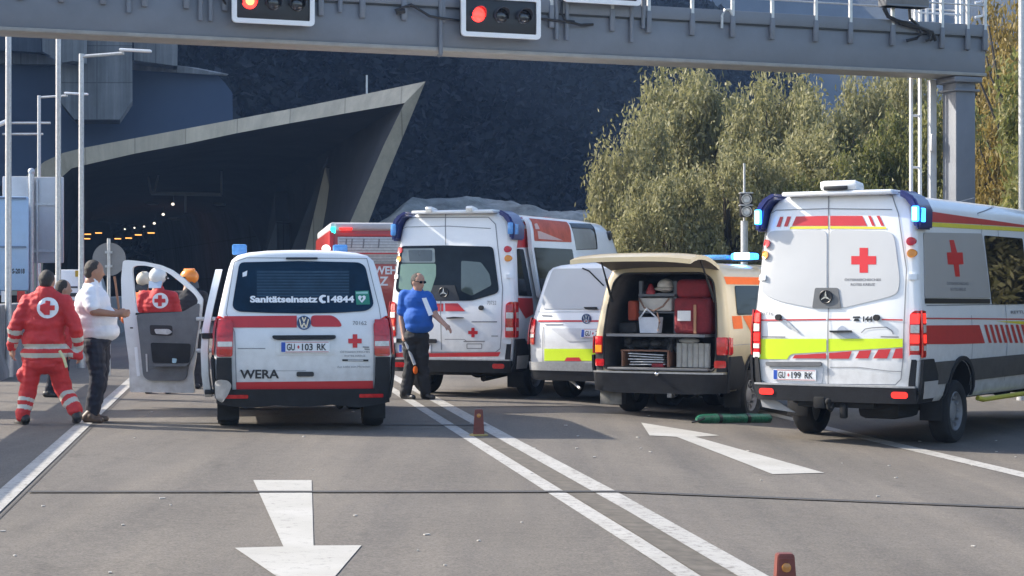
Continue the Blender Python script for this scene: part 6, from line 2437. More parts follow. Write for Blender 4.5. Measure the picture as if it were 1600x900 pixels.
    m.box((-0.1, 0.4, 0.88), (1.0, 0.3, 0.10), bevel=0.03)
    hung('hose_bundle', m, mat('dark_rubberised_cloth', (0.05, 0.052, 0.056), rough=0.7, var=0.5, scale=25), 'tangled dark hoses and straps under the load bay shelf', 'hoses')
    m = MB()
    for k in range(6):
        x = 0.24 + 0.075 * k
        m.cyl((x, 0.12, 0.60), (x, 0.12, 0.90), 0.04, n=12)
    m.ell((0.36, 0.14, 0.93), (0.14, 0.07, 0.04))
    hung('splint_roll', m, mat('pale_grey_vinyl', (0.34, 0.34, 0.32), rough=0.6, var=0.2), 'upright ribbed pale grey splint set at the right of the load bay', 'splints')
    m = MB()
    for k in range(5):
        m.box((-0.22 + 0.03 * rnd.random(), 0.2, 0.625 + 0.032 * k), (0.50 - 0.05 * rnd.random(), 0.22, 0.014), Matrix.Rotation(R(rnd.uniform(-3, 3)), 3, 'Y'), bevel=0.004)
    hung('stacked_boards', m, ALU, 'stack of thin pale boards low in the load bay', 'boards')
    m = MB().box((-0.22, 0.2, 0.80), (0.66, 0.26, 0.018)).box((-0.53, 0.2, 0.70), (0.02, 0.26, 0.2)).box((0.1, 0.2, 0.70), (0.02, 0.26, 0.2))
    m.build('wooden_shelf', mat('shelf_brown', (0.22, 0.11, 0.07), rough=0.7), V.root)
    m = MB().box((-0.05, 0.13, 0.615), (0.16, 0.1, 0.05), bevel=0.01)
    hung('red_pouch', m, RB, 'little red pouch lying low between the stacked boards and the splints', 'pouch')
    m = MB().lathe([(0, 0.06), (0.03, 0.062), (0.12, 0.025), (0.13, 0.012)], (-0.28, 0.40, 1.512), 'z', 14)
    hung('small_cone', m, mat('red_cone_plastic', (0.35, 0.03, 0.04), rough=0.5), 'small red plastic cone left of the white helmet on the top shelf', 'cone')
    m = MB().tube([(-0.40, 0.30, 1.46), (-0.30, 0.24, 1.34), (-0.16, 0.22, 1.30), (-0.05, 0.26, 1.36), (0.02, 0.30, 1.46)], 0.012, 6).tube([(-0.1, 0.2, 1.28), (-0.06, 0.18, 1.16), (-0.08, 0.16, 1.05)], 0.010, 6)
    hung('looped_hose', m, mat('brown_hose', (0.20, 0.12, 0.09), rough=0.6), 'thin brown hose looped in front of the pale canvas case', 'hose')
    # bumper and lights
    S = V.rear()
    S.poly([(-0.90, 0.29), (-0.91, 0.52), (0.91, 0.52), (0.90, 0.29), (0.5, 0.27), (-0.5, 0.27)], off=0.002, thick=0.09)
    bp = S.build('rear_bumper', DPLAS, V.root)
    S = V.rear()
    S.poly([(-0.90, 0.522), (-0.90, 0.54), (0.88, 0.54), (0.88, 0.522)], off=0.0, thick=0.092)
    S.build('chrome_strip', ALU, bp)
    S = V.rear()
    for sx in (-1, 1):
        S.poly([(sx * 0.775, 0.55), (sx * 0.90, 0.55), (sx * 0.90, 0.78), (sx * 0.775, 0.78)], off=0.002, thick=0.012)
    S.build('corner_cladding', DPLAS, V.root)
    for sx in (-1, 1):
        tail_light(V, rpoly([(sx * 0.775, 0.98), (sx * 0.905, 0.98), (sx * 0.905, 0.76), (sx * 0.78, 0.76)], 0.02), [(0.03, 0.45, 0), (0.5, 0.95, 3 if sx < 0 else 0)], [(0, 0.76), (0.09, 0.76), (0.10, 0.96), (0, 0.98)])
        S = V.rear()
        S.poly(rrect(sx * 0.82 - 0.07, 0.60, sx * 0.82 + 0.07, 0.69, 0.02), off=0.014, thick=0.015)
        S.build('reflector', REDL, V.root)
    MB().ell((0.02, -0.09, 0.515), (0.03, 0.03, 0.03)).box((0.18, -0.02, 0.25), (0.06, 0.1, 0.05)).build('tow_ball', CHROME, V.root)
    for sx in (-1, 1):
        MB().box((sx * 0.78, 0.52, 0.23), (0.22, 0.02, 0.28), bevel=0.005).build('mud_flap', RUBBER, V.root)
    MB().box((-0.70, 0.1, 0.20), (0.30, 0.015, 0.18), bevel=0.005).build('torn_flap', mat('hazy_plastic', (0.20, 0.19, 0.17), rough=0.6, var=0.4), V.root)
    # flank
    A = px_map(850, 380, 1600 / 330)
    B = px_map(910, 490, 1429 / 270)
    for sd in (-1, 1):
        S = V.side(sd)
        S.poly([(0.10, 1.635), (3.4, 1.635), (3.4, 1.73), (0.05, 1.73)], off=0.004)
        S.poly([(0.18, 1.08), (0.52, 1.08), (0.52, 1.24), (0.16, 1.24)], off=0.004)
        S.poly(rpoly([(0.55, 1.24), (1.7, 1.24), (1.7, 0.86), (1.3, 0.86), (0.85, 1.0)], 0.05), off=0.0045)
        S.build('orange_markings', ORANGE if sd > 0 else REDF, V.root)
        S = V.side(sd)
        S.poly(rpoly([(0.36, 1.25), (1.55, 1.25), (1.50, 1.62), (0.40, 1.62)], 0.06), off=0.005, thick=0.004)
        S.poly(rpoly([(1.68, 1.25), (2.55, 1.25), (2.5, 1.62), (1.66, 1.62)], 0.06), off=0.005, thick=0.004)
        S.poly(rpoly([(2.66, 1.25), (3.75, 1.22), (3.3, 1.60), (2.66, 1.62)], 0.06), off=0.005, thick=0.004)
        S.build('side_window', GLASSD, V.root)
        S = V.side(sd)
        S.line([(0.12, 0.88), (3.3, 0.88)], 0.008, 0.003)
        S.line([(1.6, 0.4), (1.62, 1.75)], 0.012, 0.003)
        S.build('side_gaps', SEAM, V.root)
        S = V.side(sd)
        S.poly([(0.0, 0.32), (0.0, 0.74), (0.40, 0.74), (0.53, 0.60), (0.53, 0.32)], off=0.003, thick=0.03)
        S.build('bumper_side', DPLAS, V.root)
        lower_side(V, sd, 0.3, 0.40, 0.55, 0)
    # tailgate: hinged on the roof edge, swung up to stand out level behind the van
    hinge = Vector((0, 0.20, 1.90))
    bm = bmesh.new()
    nu, nv = 10, 8
    Lg, wdg = 1.08, 0.80
    tilt = R(4.5)
    def gp(u, v, lower):
        # v along the gate, u across
        x = (u * 2 - 1) * (wdg - 0.10 * (1 - v) * 0.6)
        y = -v * Lg
        zc = 0.075 * math.sin(math.pi * min(1, v * 1.0)) - 0.10 * max(0, v - 0.8) ** 1.0
        z = zc - 0.035 * abs(u * 2 - 1) ** 3
        if lower:
            z -= 0.055
        yy = y * math.cos(tilt) - z * math.sin(tilt) * 0
        zz = z + (-y) * math.sin(tilt)
        return hinge + Vector((x, yy, zz))
    grid = {}
    for lo in (0, 1):
        for i in range(nu + 1):
            for j in range(nv + 1):
                grid[lo, i, j] = bm.verts.new(gp(i / nu, j / nv, lo))
        for i in range(nu):
            for j in range(nv):
                f = bm.faces.new((grid[lo, i, j], grid[lo, i + 1, j], grid[lo, i + 1, j + 1], grid[lo, i, j + 1]))
                f.material_index = lo
    for i in range(nu):
        for j in (0, nv):
            bm.faces.new((grid[0, i, j], grid[0, i + 1, j], grid[1, i + 1, j], grid[1, i, j]))
    for j in range(nv):
        for i in (0, nu):
            bm.faces.new((grid[0, i, j], grid[0, i, j + 1], grid[1, i, j + 1], grid[1, i, j]))
    bmesh.ops.recalc_face_normals(bm, faces=bm.faces)
    me = bpy.data.meshes.new('tailgate')
    bm.to_mesh(me)
    bm.free()
    tg = link('tailgate', me, [CREAM, mat('tailgate_lining', (0.10, 0.085, 0.07), rough=0.7, var=0.2)], V.root)
    m = MB()
    g = [gp(u, v, 0) + Vector((0, 0, 0.006)) for u, v in ((0.10, 0.12), (0.90, 0.12), (0.92, 0.50), (0.08, 0.50))]
    m.prism(g, (0, 0, 0.006))
    m.build('rear_window', GLASSD, tg)
    m = MB()
    for u in (0.32, 0.50):
        p = gp(u, 0.72, 1)
        m.box(p - Vector((0, 0, 0.02)), (0.14, 0.10, 0.03), bevel=0.01)
    m.build('lining_handle', CLRL, tg)
    for sx in (-1, 1):
        a = gp(0.5 + sx * 0.44, 0.42, 1)
        m = MB().cyl(a, (sx * 0.70, 0.14, 1.42), 0.011)
        m.cyl(a + (Vector((sx * 0.70, 0.14, 1.42)) - a) * 0.45, (sx * 0.70, 0.14, 1.42), 0.017)
        m.build('gas_strut', RUBBER, V.root)
        m = MB().box((sx * 0.45, 0.17, 1.885), (0.09, 0.12, 0.04), bevel=0.01)
        m.build('tailgate_hinge', CREAM, V.root)
    # blue light bar on the roof
    m = MB().box((0.1, 1.9, 1.955), (1.25, 0.16, 0.03), bevel=0.01)
    lb = m.build('light_bar', DPLAS, V.root)
    MB().box((0.0, 1.9, 2.0), (0.40, 0.2, 0.07), bevel=0.03).build('blue_cover', BLUEL, lb)
    MB().box((0.42, 1.9, 2.01), (0.34, 0.2, 0.09), bevel=0.03).build('lit_cover', BLUELIT, lb)
    MB().box((0.42, 1.79, 2.015), (0.22, 0.02, 0.09), bevel=0.008).build('lit_core', BLUEHOT, lb)
    return V
van_cream()

# ---- 6. fire engine ----
def fire_engine():
    xl, xr, d = 514, 684, 44.0
    rc = Vector(((((xl + xr) / 2) - CX) * d / F, d))
    hd = R(-8)
    z0 = zg(rc[0])
    root = thing('fire_engine', 'red fire engine with grey roller shutters, mostly hidden behind the vans at the tunnel mouth', 'fire engine', (rc[0], rc[1], z0), -hd)
    w2 = 1.25
    m = MB().box((0, 3.9, 1.75), (2.5, 7.6, 2.3), bevel=0.06).box((0, 3.9, 0.62), (2.3, 7.2, 0.4))
    m.build('body', REDP, root)
    m = MB().box((0, 3.9, 2.98), (2.42, 7.4, 0.20), bevel=0.05).box((0, 0.11, 2.99), (2.2, 0.04, 0.13), bevel=0.02)
    m.build('roof', SIGNG, root)
    m = MB().box((0.02, 0.085, 2.44), (2.12, 0.03, 0.62), bevel=0.01)
    sh = m.build('roller_shutter', ALU, root)
    m = MB()
    for k in range(9):
        m.box((0.02, 0.066, 2.18 + 0.065 * k), (2.06, 0.012, 0.012))
    for x in (-0.85, -0.72, -0.45, -0.1, 0.4, 0.9):
        m.box((x, 0.062, 2.60), (0.03, 0.01, 0.22), Matrix.Rotation(R(6), 3, 'Y'))
    m.build('shutter_slats', GREYF, sh)
    MB().box((0.02, 0.07, 2.79), (2.16, 0.02, 0.05)).box((0.02, 0.06, 2.37), (2.1, 0.02, 0.035)).build('red_bars', REDF, root)
    m = MB()
    def fl(body, x, z, size, wd):
        vv, ff = text2d(body, size, wd, 0.008)
        bv = [m.bm.verts.new((x + a, 0.094, z + b)) for a, b in vv]
        for f in ff:
            m.bm.faces.new([bv[i] for i in f])
    fl('FEUERWEHR', -0.84, 1.90, 0.25, 1.32)
    fl('GRAZ', -0.62, 1.64, 0.28, 0.74)
    m.build('lettering', WHITEF, root)
    for sx in (-1, 1):
        MB().box((sx * 1.15, 0.08, 2.9), (0.12, 0.1, 0.14), bevel=0.02).build('corner_lamp', CYANLIT if sx < 0 else BLUEL, root)
        MB().box((sx * 1.18, 0.06, 2.35), (0.10, 0.06, 1.1), bevel=0.02).build('rear_pillar', REDL if sx > 0 else REDF, root)
        for y in (1.6, 6.2):
            MB().lathe([(-0.15, 0.28), (-0.16, 0.46), (0, 0.5), (0.16, 0.46), (0.15, 0.28), (0.05, 0.2), (0.05, 0.01)], (0, 0, 0), 'x', 28).build('wheel', RUBBER, root, (sx * 1.05, y, 0.5))
    MB().box((-0.86, 0.04, 2.93), (0.3, 0.06, 0.06), bevel=0.01).build('red_marker_light', REDLIT, root)
    # cab
    m = MB().box((0, 7.9, 1.75), (2.4, 1.6, 2.1), bevel=0.15)
    m.build('cab', REDP, root)
    MB().box((0, 8.71, 2.1), (2.1, 0.03, 0.8)).build('windscreen', GLASSD, root)
fire_engine()

# a second fire appliance's lamp bar showing left of the engine
def lamp_car():
    d = 39.0
    p = P(503, 392, d)
    rc = (p.x - 0.2, d)
    root = thing('fire_car', 'red fire service car, only its lamp-studded roof showing above the nearest van', 'car', (rc[0], rc[1], zg(rc[0])), R(8))
    prof = [(0.28, 0.80), (0.5, 0.88), (0.9, 0.90), (1.15, 0.86), (1.6, 0.72), (1.95, 0.66), (2.05, 0.5)]
    bm = MB()
    rings = []
    for y, k, zt in ((0.0, 0.94, 0.9), (0.03, 0.97, 0.98), (0.25, 1.0, 1.0), (3.0, 1.0, 1.0), (3.2, 0.98, 0.98), (3.9, 0.95, 0.62), (4.5, 0.90, 0.5)):
        ring = []
        for z, wv in prof:
            ring.append(bm.bm.verts.new((wv * k, y, 0.28 + (z - 0.28) * zt)))
        for z, wv in reversed(prof):
            ring.append(bm.bm.verts.new((-wv * k, y, 0.28 + (z - 0.28) * zt)))
        rings.append(ring)
    n = len(rings[0])
    for a, b in zip(rings, rings[1:]):
        for i in range(n):
            bm.bm.faces.new((a[i], a[(i + 1) % n], b[(i + 1) % n], b[i]))
    bm.bm.faces.new(rings[0])
    bm.bm.faces.new(rings[-1])
    bm.build('body', REDP, root)
    MB().box((0, 0.02, 1.45), (1.2, 0.03, 0.5), bevel=0.01).build('rear_window', GLASSD, root)
    for sx in (-1, 1):
        for y in (0.8, 3.6):
            MB().lathe([(-0.1, 0.2), (-0.11, 0.3), (0, 0.33), (0.11, 0.3), (0.1, 0.2), (0.04, 0.15), (0.04, 0.01)], (0, 0, 0), 'x', 24).build('wheel', RUBBER, root, (sx * 0.78, y, 0.33))
    m = MB().box((0.1, 0.5, 2.14), (0.75, 0.3, 0.10), bevel=0.03)
    lb = m.build('light_bar', REDP, root)
    MB().ell((0.30, 0.34, 2.36), (0.09, 0.06, 0.08)).cyl((0.30, 0.4, 2.1), (0.30, 0.4, 2.34), 0.02).build('spot_lamp', mat('lamp_glare', (0.9, 0.85, 0.8), emit=(1, 0.85, 0.75), es=0.8), lb)
    MB().ell((-0.28, 0.34, 2.25), (0.06, 0.05, 0.06)).build('spot_lamp', MATS['lamp_glare'], lb)
lamp_car()

# distant white van with a blue light in the tunnel mouth
def far_van():
    rc = Vector(((118 - CX) * 62 / F, 62.0))
    V = Van('emergency_van', 'distant white van with a blue roof light, behind the lamp post at the tunnel', 'van', rc, R(-10),
            T_PROF, T_YR, 4.85, T_TOP, zb=0.95, wr=0.335, axles=(0.98, 3.95), track=0.80, arch=0.40)
    V.arches()
    S = V.rear()
    S.poly(rpoly([(-0.66, 1.15), (0.66, 1.15), (0.58, 1.62), (-0.58, 1.62)], 0.06), off=0.004, thick=0.006)
    S.build('rear_window', GLASSD, V.root)
    S = V.rear()
    S.poly([(-0.8, 0.9), (0.8, 0.9), (0.8, 1.05), (-0.8, 1.05)], off=0.005)
    S.build('red_stripe', REDF, V.root)
    MB().box((0.45, 0.5, 2.0), (0.24, 0.2, 0.16), bevel=0.04).build('roof_beacon', BLUELIT, V.root)
    for sx in (-1, 1):
        tail_light(V, rpoly([(sx * 0.76, 1.15), (sx * 0.92, 1.2), (sx * 0.92, 0.80), (sx * 0.77, 0.80)], 0.02), [(0.1, 0.5, 0), (0.6, 0.8, 2)])
    V.windscreen(3.42, 4.12)
far_van()
# ================= people =================
SKIN = mat('skin', (0.42, 0.24, 0.17), rough=0.55, var=0.10, scale=12)
SKINT = mat('tanned_skin', (0.32, 0.165, 0.105), rough=0.55, var=0.12, scale=12)
HAIR = mat('dark_hair', (0.025, 0.018, 0.014), rough=0.6, var=0.4, scale=60, bump=0.6, bscale=120)
REDC = mat('red_workwear', (0.52, 0.028, 0.030), rough=0.7, var=0.16, scale=7, bump=0.5, bscale=14)
REFL = mat('reflective_tape', (0.50, 0.49, 0.44), rough=0.45, var=0.1)
SHIRTW = mat('white_shirt_cloth', (0.74, 0.75, 0.80), rough=0.75, var=0.05, bump=0.5, bscale=10)
SHIRTB = mat('blue_tshirt_cloth', (0.012, 0.10, 0.42), rough=0.8, var=0.12, bump=0.5, bscale=10)
NAVY = mat('navy_trousers_cloth', (0.012, 0.014, 0.026), rough=0.8, var=0.3, bump=0.5, bscale=12)
BLKT = mat('black_trousers_cloth', (0.012, 0.012, 0.014), rough=0.8, var=0.3, bump=0.5, bscale=12)
BOOT = mat('black_leather', (0.015, 0.014, 0.014), rough=0.45, var=0.3)
SHOEB = mat('brown_leather', (0.10, 0.065, 0.045), rough=0.5, var=0.2)

def organic(prims, name, mats, parent, voxel=0.014, smooth_it=4, bumpy=0.0, classify=None):
    """prims: list of ('cap', p0, p1, r0, r1) and ('ell', c, radii, rot); fused into one skin"""
    m = MB()
    for p in prims:
        if p[0] == 'cap':
            m.cap(p[1], p[2], p[3], p[4])
        else:
            m.ell(p[1], p[2], p[3] if len(p) > 3 else None, 0, 20)
    o = m.build(name, mats, None)
    md = o.modifiers.new('r', 'REMESH')
    md.mode = 'VOXEL'
    md.voxel_size = voxel
    ms = o.modifiers.new('s', 'SMOOTH')
    ms.factor = 0.6
    ms.iterations = smooth_it
    bake(o)
    me = o.data
    if bumpy:
        off = Vector((len(me.vertices) % 17, 3.1, 0))
        old = [(v.co.copy(), v.normal.copy()) for v in me.vertices]
        flat = []
        for c_, n_ in old:
            f = noise.fractal(c_ * 7 + off, 1, 2, 3)
            g = noise.noise(Vector((c_.x * 5, c_.y * 5, c_.z * 22)) + off)
            flat.extend(c_ + n_ * (f * bumpy * 1.3 + g * bumpy * 1.1))
        me.vertices.foreach_set('co', flat)
        me.update()
    me.materials.clear()
    for mt in (mats if isinstance(mats, (list, tuple)) else [mats]):
        me.materials.append(mt)
    if classify:
        me.polygons.foreach_set('material_index', [classify(c_) for c_ in [p.center.copy() for p in me.polygons]])
    me.polygons.foreach_set('use_smooth', [True] * len(me.polygons))
    o.parent = parent
    return o

def hand_prims(w, dirv, palm_n, side):
    """palm, four curled fingers of unequal length, thumb; w = wrist, dirv = along the hand"""
    dirv = dirv.normalized()
    s = dirv.cross(palm_n).normalized() * side
    n = palm_n.normalized()
    pr = []
    pr.append(('cap', w, w + dirv * 0.075, 0.030, 0.036))
    pr.append(('cap', w + dirv * 0.03 + s * 0.018, w + dirv * 0.085 + s * 0.026, 0.024, 0.018))
    for k, (o_, ln) in enumerate(((0.032, 0.062), (0.011, 0.072), (-0.011, 0.068), (-0.031, 0.052))):
        a = w + dirv * 0.092 + s * o_
        b = a + dirv * ln * 0.55 + n * ln * 0.15
        c = b + dirv * ln * 0.30 + n * ln * 0.42
        pr.append(('cap', a, b, 0.0105, 0.0095))
        pr.append(('cap', b, c, 0.0095, 0.008))
    t0 = w + dirv * 0.035 + s * 0.036
    t1 = t0 + dirv * 0.035 + s * 0.024 + n * 0.012
    t2 = t1 + dirv * 0.03 + n * 0.016
    pr.append(('cap', t0, t1, 0.014, 0.011))
    pr.append(('cap', t1, t2, 0.011, 0.009))
    return pr

class Person:
    def __init__(s, px, py_foot, label, hgt_d=None, d=None, skin=SKIN):
        g = G(px, py_foot)
        if d is None:
            d = g.y
        s.d = d
        x = (px - CX) * d / F
        s.base = Vector((x, d, zg(x)))
        s.root = thing('person', label, 'person', s.base)
        s.skin = skin
        s.body = []
    def p(s, px, py, dy=0.0):
        dd = s.d + dy
        return Vector(((px - CX) * dd / F, dd, CH - (py - YH) * dd / F)) - s.base
    def head(s, px, py, dy, face, r=0.5, neck=None):
        """face: unit vector the face looks along (x right, y away)"""
        c = s.p(px, py, dy)
        f = Vector(face).normalized()
        side = f.cross(Vector((0, 0, 1))).normalized()
        up = side.cross(f).normalized()
        M = Matrix((side, f, up)).transposed()
        s.hc, s.hM = c, M
        B = s.body
        B.append(('ell', c + up * 0.02, (0.083, 0.104, 0.112), M))
        B.append(('ell', c + f * 0.022 - up * 0.050, (0.062, 0.074, 0.066), M))
        B.append(('ell', c + f * 0.060 - up * 0.092, (0.028, 0.022, 0.022), M))
        B.append(('cap', c + f * 0.094 + up * 0.012, c + f * 0.116 - up * 0.026, 0.009, 0.014))
        B.append(('cap', c + f * 0.088 - up * 0.058 - side * 0.018, c + f * 0.088 - up * 0.058 + side * 0.018, 0.010, 0.010))
        for q in (-1, 1):
            B.append(('ell', c + side * q * 0.080 - f * 0.005 - up * 0.010, (0.012, 0.020, 0.032), M))
            B.append(('ell', c + side * q * 0.030 + f * 0.080 + up * 0.020, (0.020, 0.012, 0.008), M))
        if neck is not None:
            B.append(('cap', c - up * 0.05 - f * 0.012, neck, 0.056, 0.066))
    def hair(s, thick=0.012, low=0.0, mt=HAIR):
        c, M = s.hc, s.hM
        def cl(p):
            return 0
        up = M.col[2]
        f = M.col[1]
        pr = [('ell', c + up * 0.034 - f * 0.016, (0.083 + thick * 0.3, 0.096 + thick * 0.3, 0.097 + thick * 0.5), M),
              ('ell', c + up * 0.0 - f * 0.045, (0.074, 0.066, 0.085 + low), M)]
        return organic(pr, 'hair', mt, s.root, 0.010, 2, 0.004)
    def finish(s, voxel=0.013):
        o = organic(s.body, 'body', s.skin, s.root, voxel, 2)
        return o

def seg_bands(bands):
    """bands: list of (p0, p1, radius limit) slabs between two points along a limb -> reflective"""
    def f(c):
        for a, b, r in bands:
            d = b - a
            L = d.length
            u = d / L
            t = (c - a).dot(u)
            if 0 <= t <= L and ((c - a) - u * t).length < r:
                return 1
        return 0
    return f

def shoe(P_, heel, toe, r=0.045, mt=BOOT, name='boot', shaft=None):
    pr = [('cap', heel + Vector((0, 0, 0.045)), toe + Vector((0, 0, 0.035)), r, r * 0.85),
          ('ell', heel + (toe - heel) * 0.35 + Vector((0, 0, 0.07)), (0.045, 0.06, 0.05))]
    if shaft is not None:
        pr.append(('cap', heel + Vector((0, 0, 0.06)), shaft, 0.055, 0.062))
    o = organic(pr, name, mt, P_.root, 0.011, 2)
    zf = min(heel.z, toe.z) + 0.004
    flat = []
    for c_ in [v.co.copy() for v in o.data.vertices]:
        flat.extend((c_.x, c_.y, max(c_.z, zf)))
    o.data.vertices.foreach_set('co', flat)
    o.data.update()
    return o

# --- paramedic in red seen from behind, striding away at the left edge ---
def paramedic_front():
    A = Person(70, 663, 'person in red workwear with a cross on the back, walking away at far left')
    p = A.p
    d = 0
    neck = p(74, 456, 0.0)
    A.head(74, 441, 0.02, (0.15, 1, -0.12), neck=neck)
    sL, sR = p(42, 473, 0), p(101, 472, 0)
    eL, wL = p(24, 512, -0.05), p(19, 541, 0.02)
    eR, wR = p(119, 513, -0.03), p(122, 548, 0.10)
    hL, hR = p(52, 560, 0), p(86, 560, 0)
    kL, aL = p(44, 611, 0.02), p(36, 648, -0.05)
    kR, aR = p(98, 606, 0.12), p(118, 641, -0.02)
    A.body += [('cap', eL, wL, 0.04, 0.03), ('cap', eR, wR, 0.04, 0.03), ('cap', sL, eL, .05, .04), ('cap', sR, eR, .05, .04), ('cap', neck, p(69, 540, 0), 0.07, 0.12),
               ('cap', sL, sR, .06, .06), ('cap', hL, kL, .08, .06), ('cap', hR, kR, .08, .06), ('cap', kL, aL, .055, .04), ('cap', kR, aR, .055, .04), ('cap', hL, hR, .1, .1)]
    A.body += hand_prims(wL + Vector((0, 0, -0.01)), Vector((0.03, 0.1, -1)), Vector((1, 0.2, 0)), 1)
    A.body += hand_prims(wR, Vector((0.1, 0.2, -1)), Vector((-1, 0.2, 0)), 1)
    A.finish()
    A.hair()
    chest = p(71, 486, 0)
    belly = p(69, 530, 0)
    j = [('ell', chest, (0.235, 0.15, 0.20)), ('ell', p(70, 505, 0), (0.235, 0.165, 0.20)), ('ell', belly, (0.245, 0.18, 0.17)), ('ell', p(69, 552, 0), (0.25, 0.18, 0.13)),
         ('cap', sL, sR, 0.085, 0.085), ('cap', sL, eL, 0.088, 0.075), ('cap', eL, wL, 0.078, 0.064), ('cap', sR, eR, 0.088, 0.075), ('cap', eR, wR, 0.078, 0.066),
         ('cap', p(71, 463, 0), p(73, 453, 0.0), 0.13, 0.08), ('cap', p(50, 470, 0), p(71, 460, 0), .075, .09), ('cap', p(92, 469, 0), p(73, 460, 0), .075, .09), ('ell', p(100, 545, 0.02), (0.06, 0.10, 0.07)), ('cap', p(112, 552, 0.02), p(124, 556, 0.05), 0.05, 0.05)]
    bands = [(p(69, 558.5, 0), p(69, 551.5, 0), 0.32), (p(69, 544.5, 0), p(69, 537, 0), 0.32)]
    for a, b in ((sL, eL), (eL, wL), ):
        pass
    dl = (wL - eL)
    bands += [(eL + dl * 0.05, eL + dl * 0.28, 0.1), (eL + dl * 0.48, eL + dl * 0.68, 0.1)]
    dr = (wR - eR)
    bands += [(eR + dr * 0.30, eR + dr * 0.52, 0.1), (eR + dr * 0.70, eR + dr * 0.92, 0.1)]
    jk = organic(j, 'jacket', [REDC, REFL], A.root, 0.011, 4, 0.010, seg_bands(bands))
    cc = p(72.5, 481, -0.20)
    near = [v.co.copy() for v in jk.data.vertices if v.co.y < 0 and abs(v.co.x - cc.x) < 0.16 and abs(v.co.z - cc.z) < 0.16]
    def back_y(x, z):
        return min((c.y for c in near if abs(c.x - x) < 0.03 and abs(c.z - z) < 0.03), default=-0.15)
    def onback(pts, name, mt, off):
        m = MB()
        bmx = bmesh.new()
        vv = [bmx.verts.new((x, 0, z)) for x, z in pts]
        bmx.faces.new(vv)
        bmesh.ops.triangulate(bmx, faces=bmx.faces[:])
        bmesh.ops.subdivide_edges(bmx, edges=bmx.edges[:], cuts=3, use_grid_fill=True)
        for v in bmx.verts:
            v.co.y = back_y(v.co.x, v.co.z) - off
        me = bpy.data.meshes.new(name)
        bmx.to_mesh(me)
        bmx.free()
        return link(name, me, mt, jk)
    onback([(x, z) for x, z in circ(cc.x, cc.z, 0.115, 24)], 'white_disc', WHITEF, 0.006)
    onback(cross(cc.x, cc.z, 0.078, 0.027), 'back_cross', REDX, 0.014)
    t = [('ell', p(69, 566, 0), (0.215, 0.155, 0.13)), ('cap', hL, kL, 0.125, 0.095), ('cap', hR, kR, 0.125, 0.095), ('cap', kL, aL, 0.098, 0.076), ('cap', kR, aR, 0.098, 0.080),
         ('ell', p(34, 585, 0), (0.05, 0.08, 0.09))]
    tb = []
    for k_, a_ in ((kL, aL), (kR, aR)):
        dd = a_ - k_
        tb += [(k_ + dd * 0.30, k_ + dd * 0.46, 0.13), (k_ + dd * 0.62, k_ + dd * 0.80, 0.13)]
    organic(t, 'trousers', [REDC, REFL], A.root, 0.011, 4, 0.010, seg_bands(tb))
    shoe(A, p(40, 664, -0.08) * 1.0, p(27, 666, 0.12), 0.046, shaft=aL)
    hR_ = p(121, 655, -0.06)
    shoe(A, Vector((hR_.x, hR_.y, 0.02)), Vector((p(113, 0, 0).x, 0.16, 0.0)), 0.05, shaft=aR)
    # glove / key strap hanging at the belt
    MB().tube([p(93, 548, -0.19), p(100, 560, -0.20), p(104, 574, -0.19)], 0.016).build('belt_strap', mat('pale_strap', (0.6, 0.6, 0.35)), A.root)
paramedic_front()

# --- second one almost hidden behind him ---
def paramedic_hidden():
    A = Person(84, 628, 'person in red, almost hidden between the red paramedic and the man in the white shirt', d=26.3)
    p = A.p
    neck = p(99, 466, 0)
    A.head(99, 452, 0, (0.9, 0.4, 0), neck=neck)
    sL, sR = p(84, 478), p(112, 478)
    A.body += [('cap', neck, p(96, 535), .07, .1), ('cap', sL, p(78, 520), .05, .04), ('cap', sR, p(114, 520), .05, .04), ('cap', p(78, 520), p(82, 545, -.1), .04, .03), ('cap', p(114, 520), p(110, 545, -.1), .04, .03),
               ('cap', p(90, 540), p(84, 585), .08, .05), ('cap', p(84, 585), p(76, 618), .05, .04), ('cap', p(100, 540), p(98, 585), .08, .05), ('cap', p(98, 585), p(92, 618), .05, .04)]
    A.body += hand_prims(p(82, 545, -.1), Vector((0.1, -.2, -1)), Vector((1, 0, 0)), 1)
    A.body += hand_prims(p(110, 545, -.1), Vector((0.1, -.2, -1)), Vector((-1, 0, 0)), 1)
    A.finish()
    A.hair()
    j = [('ell', p(98, 495), (0.19, 0.15, 0.22)), ('ell', p(97, 525), (0.18, 0.15, 0.18)), ('cap', sL, sR, .08, .08), ('cap', sL, p(78, 520), .075, .065), ('cap', p(78, 520), p(82, 545, -.1), .065, .05),
         ('cap', sR, p(114, 520), .075, .065), ('cap', p(114, 520), p(110, 545, -.1), .065, .05)]
    organic(j, 'jacket', REDC, A.root, 0.013, 4, 0.008)
    t = [('ell', p(96, 545), (0.17, 0.13, 0.12)), ('cap', p(90, 545), p(84, 585), .105, .08), ('cap', p(84, 585), p(76, 616), .08, .065), ('cap', p(100, 545), p(98, 585), .105, .08), ('cap', p(98, 585), p(92, 618), .08, .065)]
    organic(t, 'trousers', NAVY, A.root, 0.013, 4, 0.008)
    shoe(A, Vector((p(72, 0).x, 0, 0)), Vector((p(88, 0).x, -0.04, 0)), 0.05)
    shoe(A, Vector((p(88, 0).x, 0.1, 0)), Vector((p(102, 0).x, 0.05, 0)), 0.05)
paramedic_hidden()

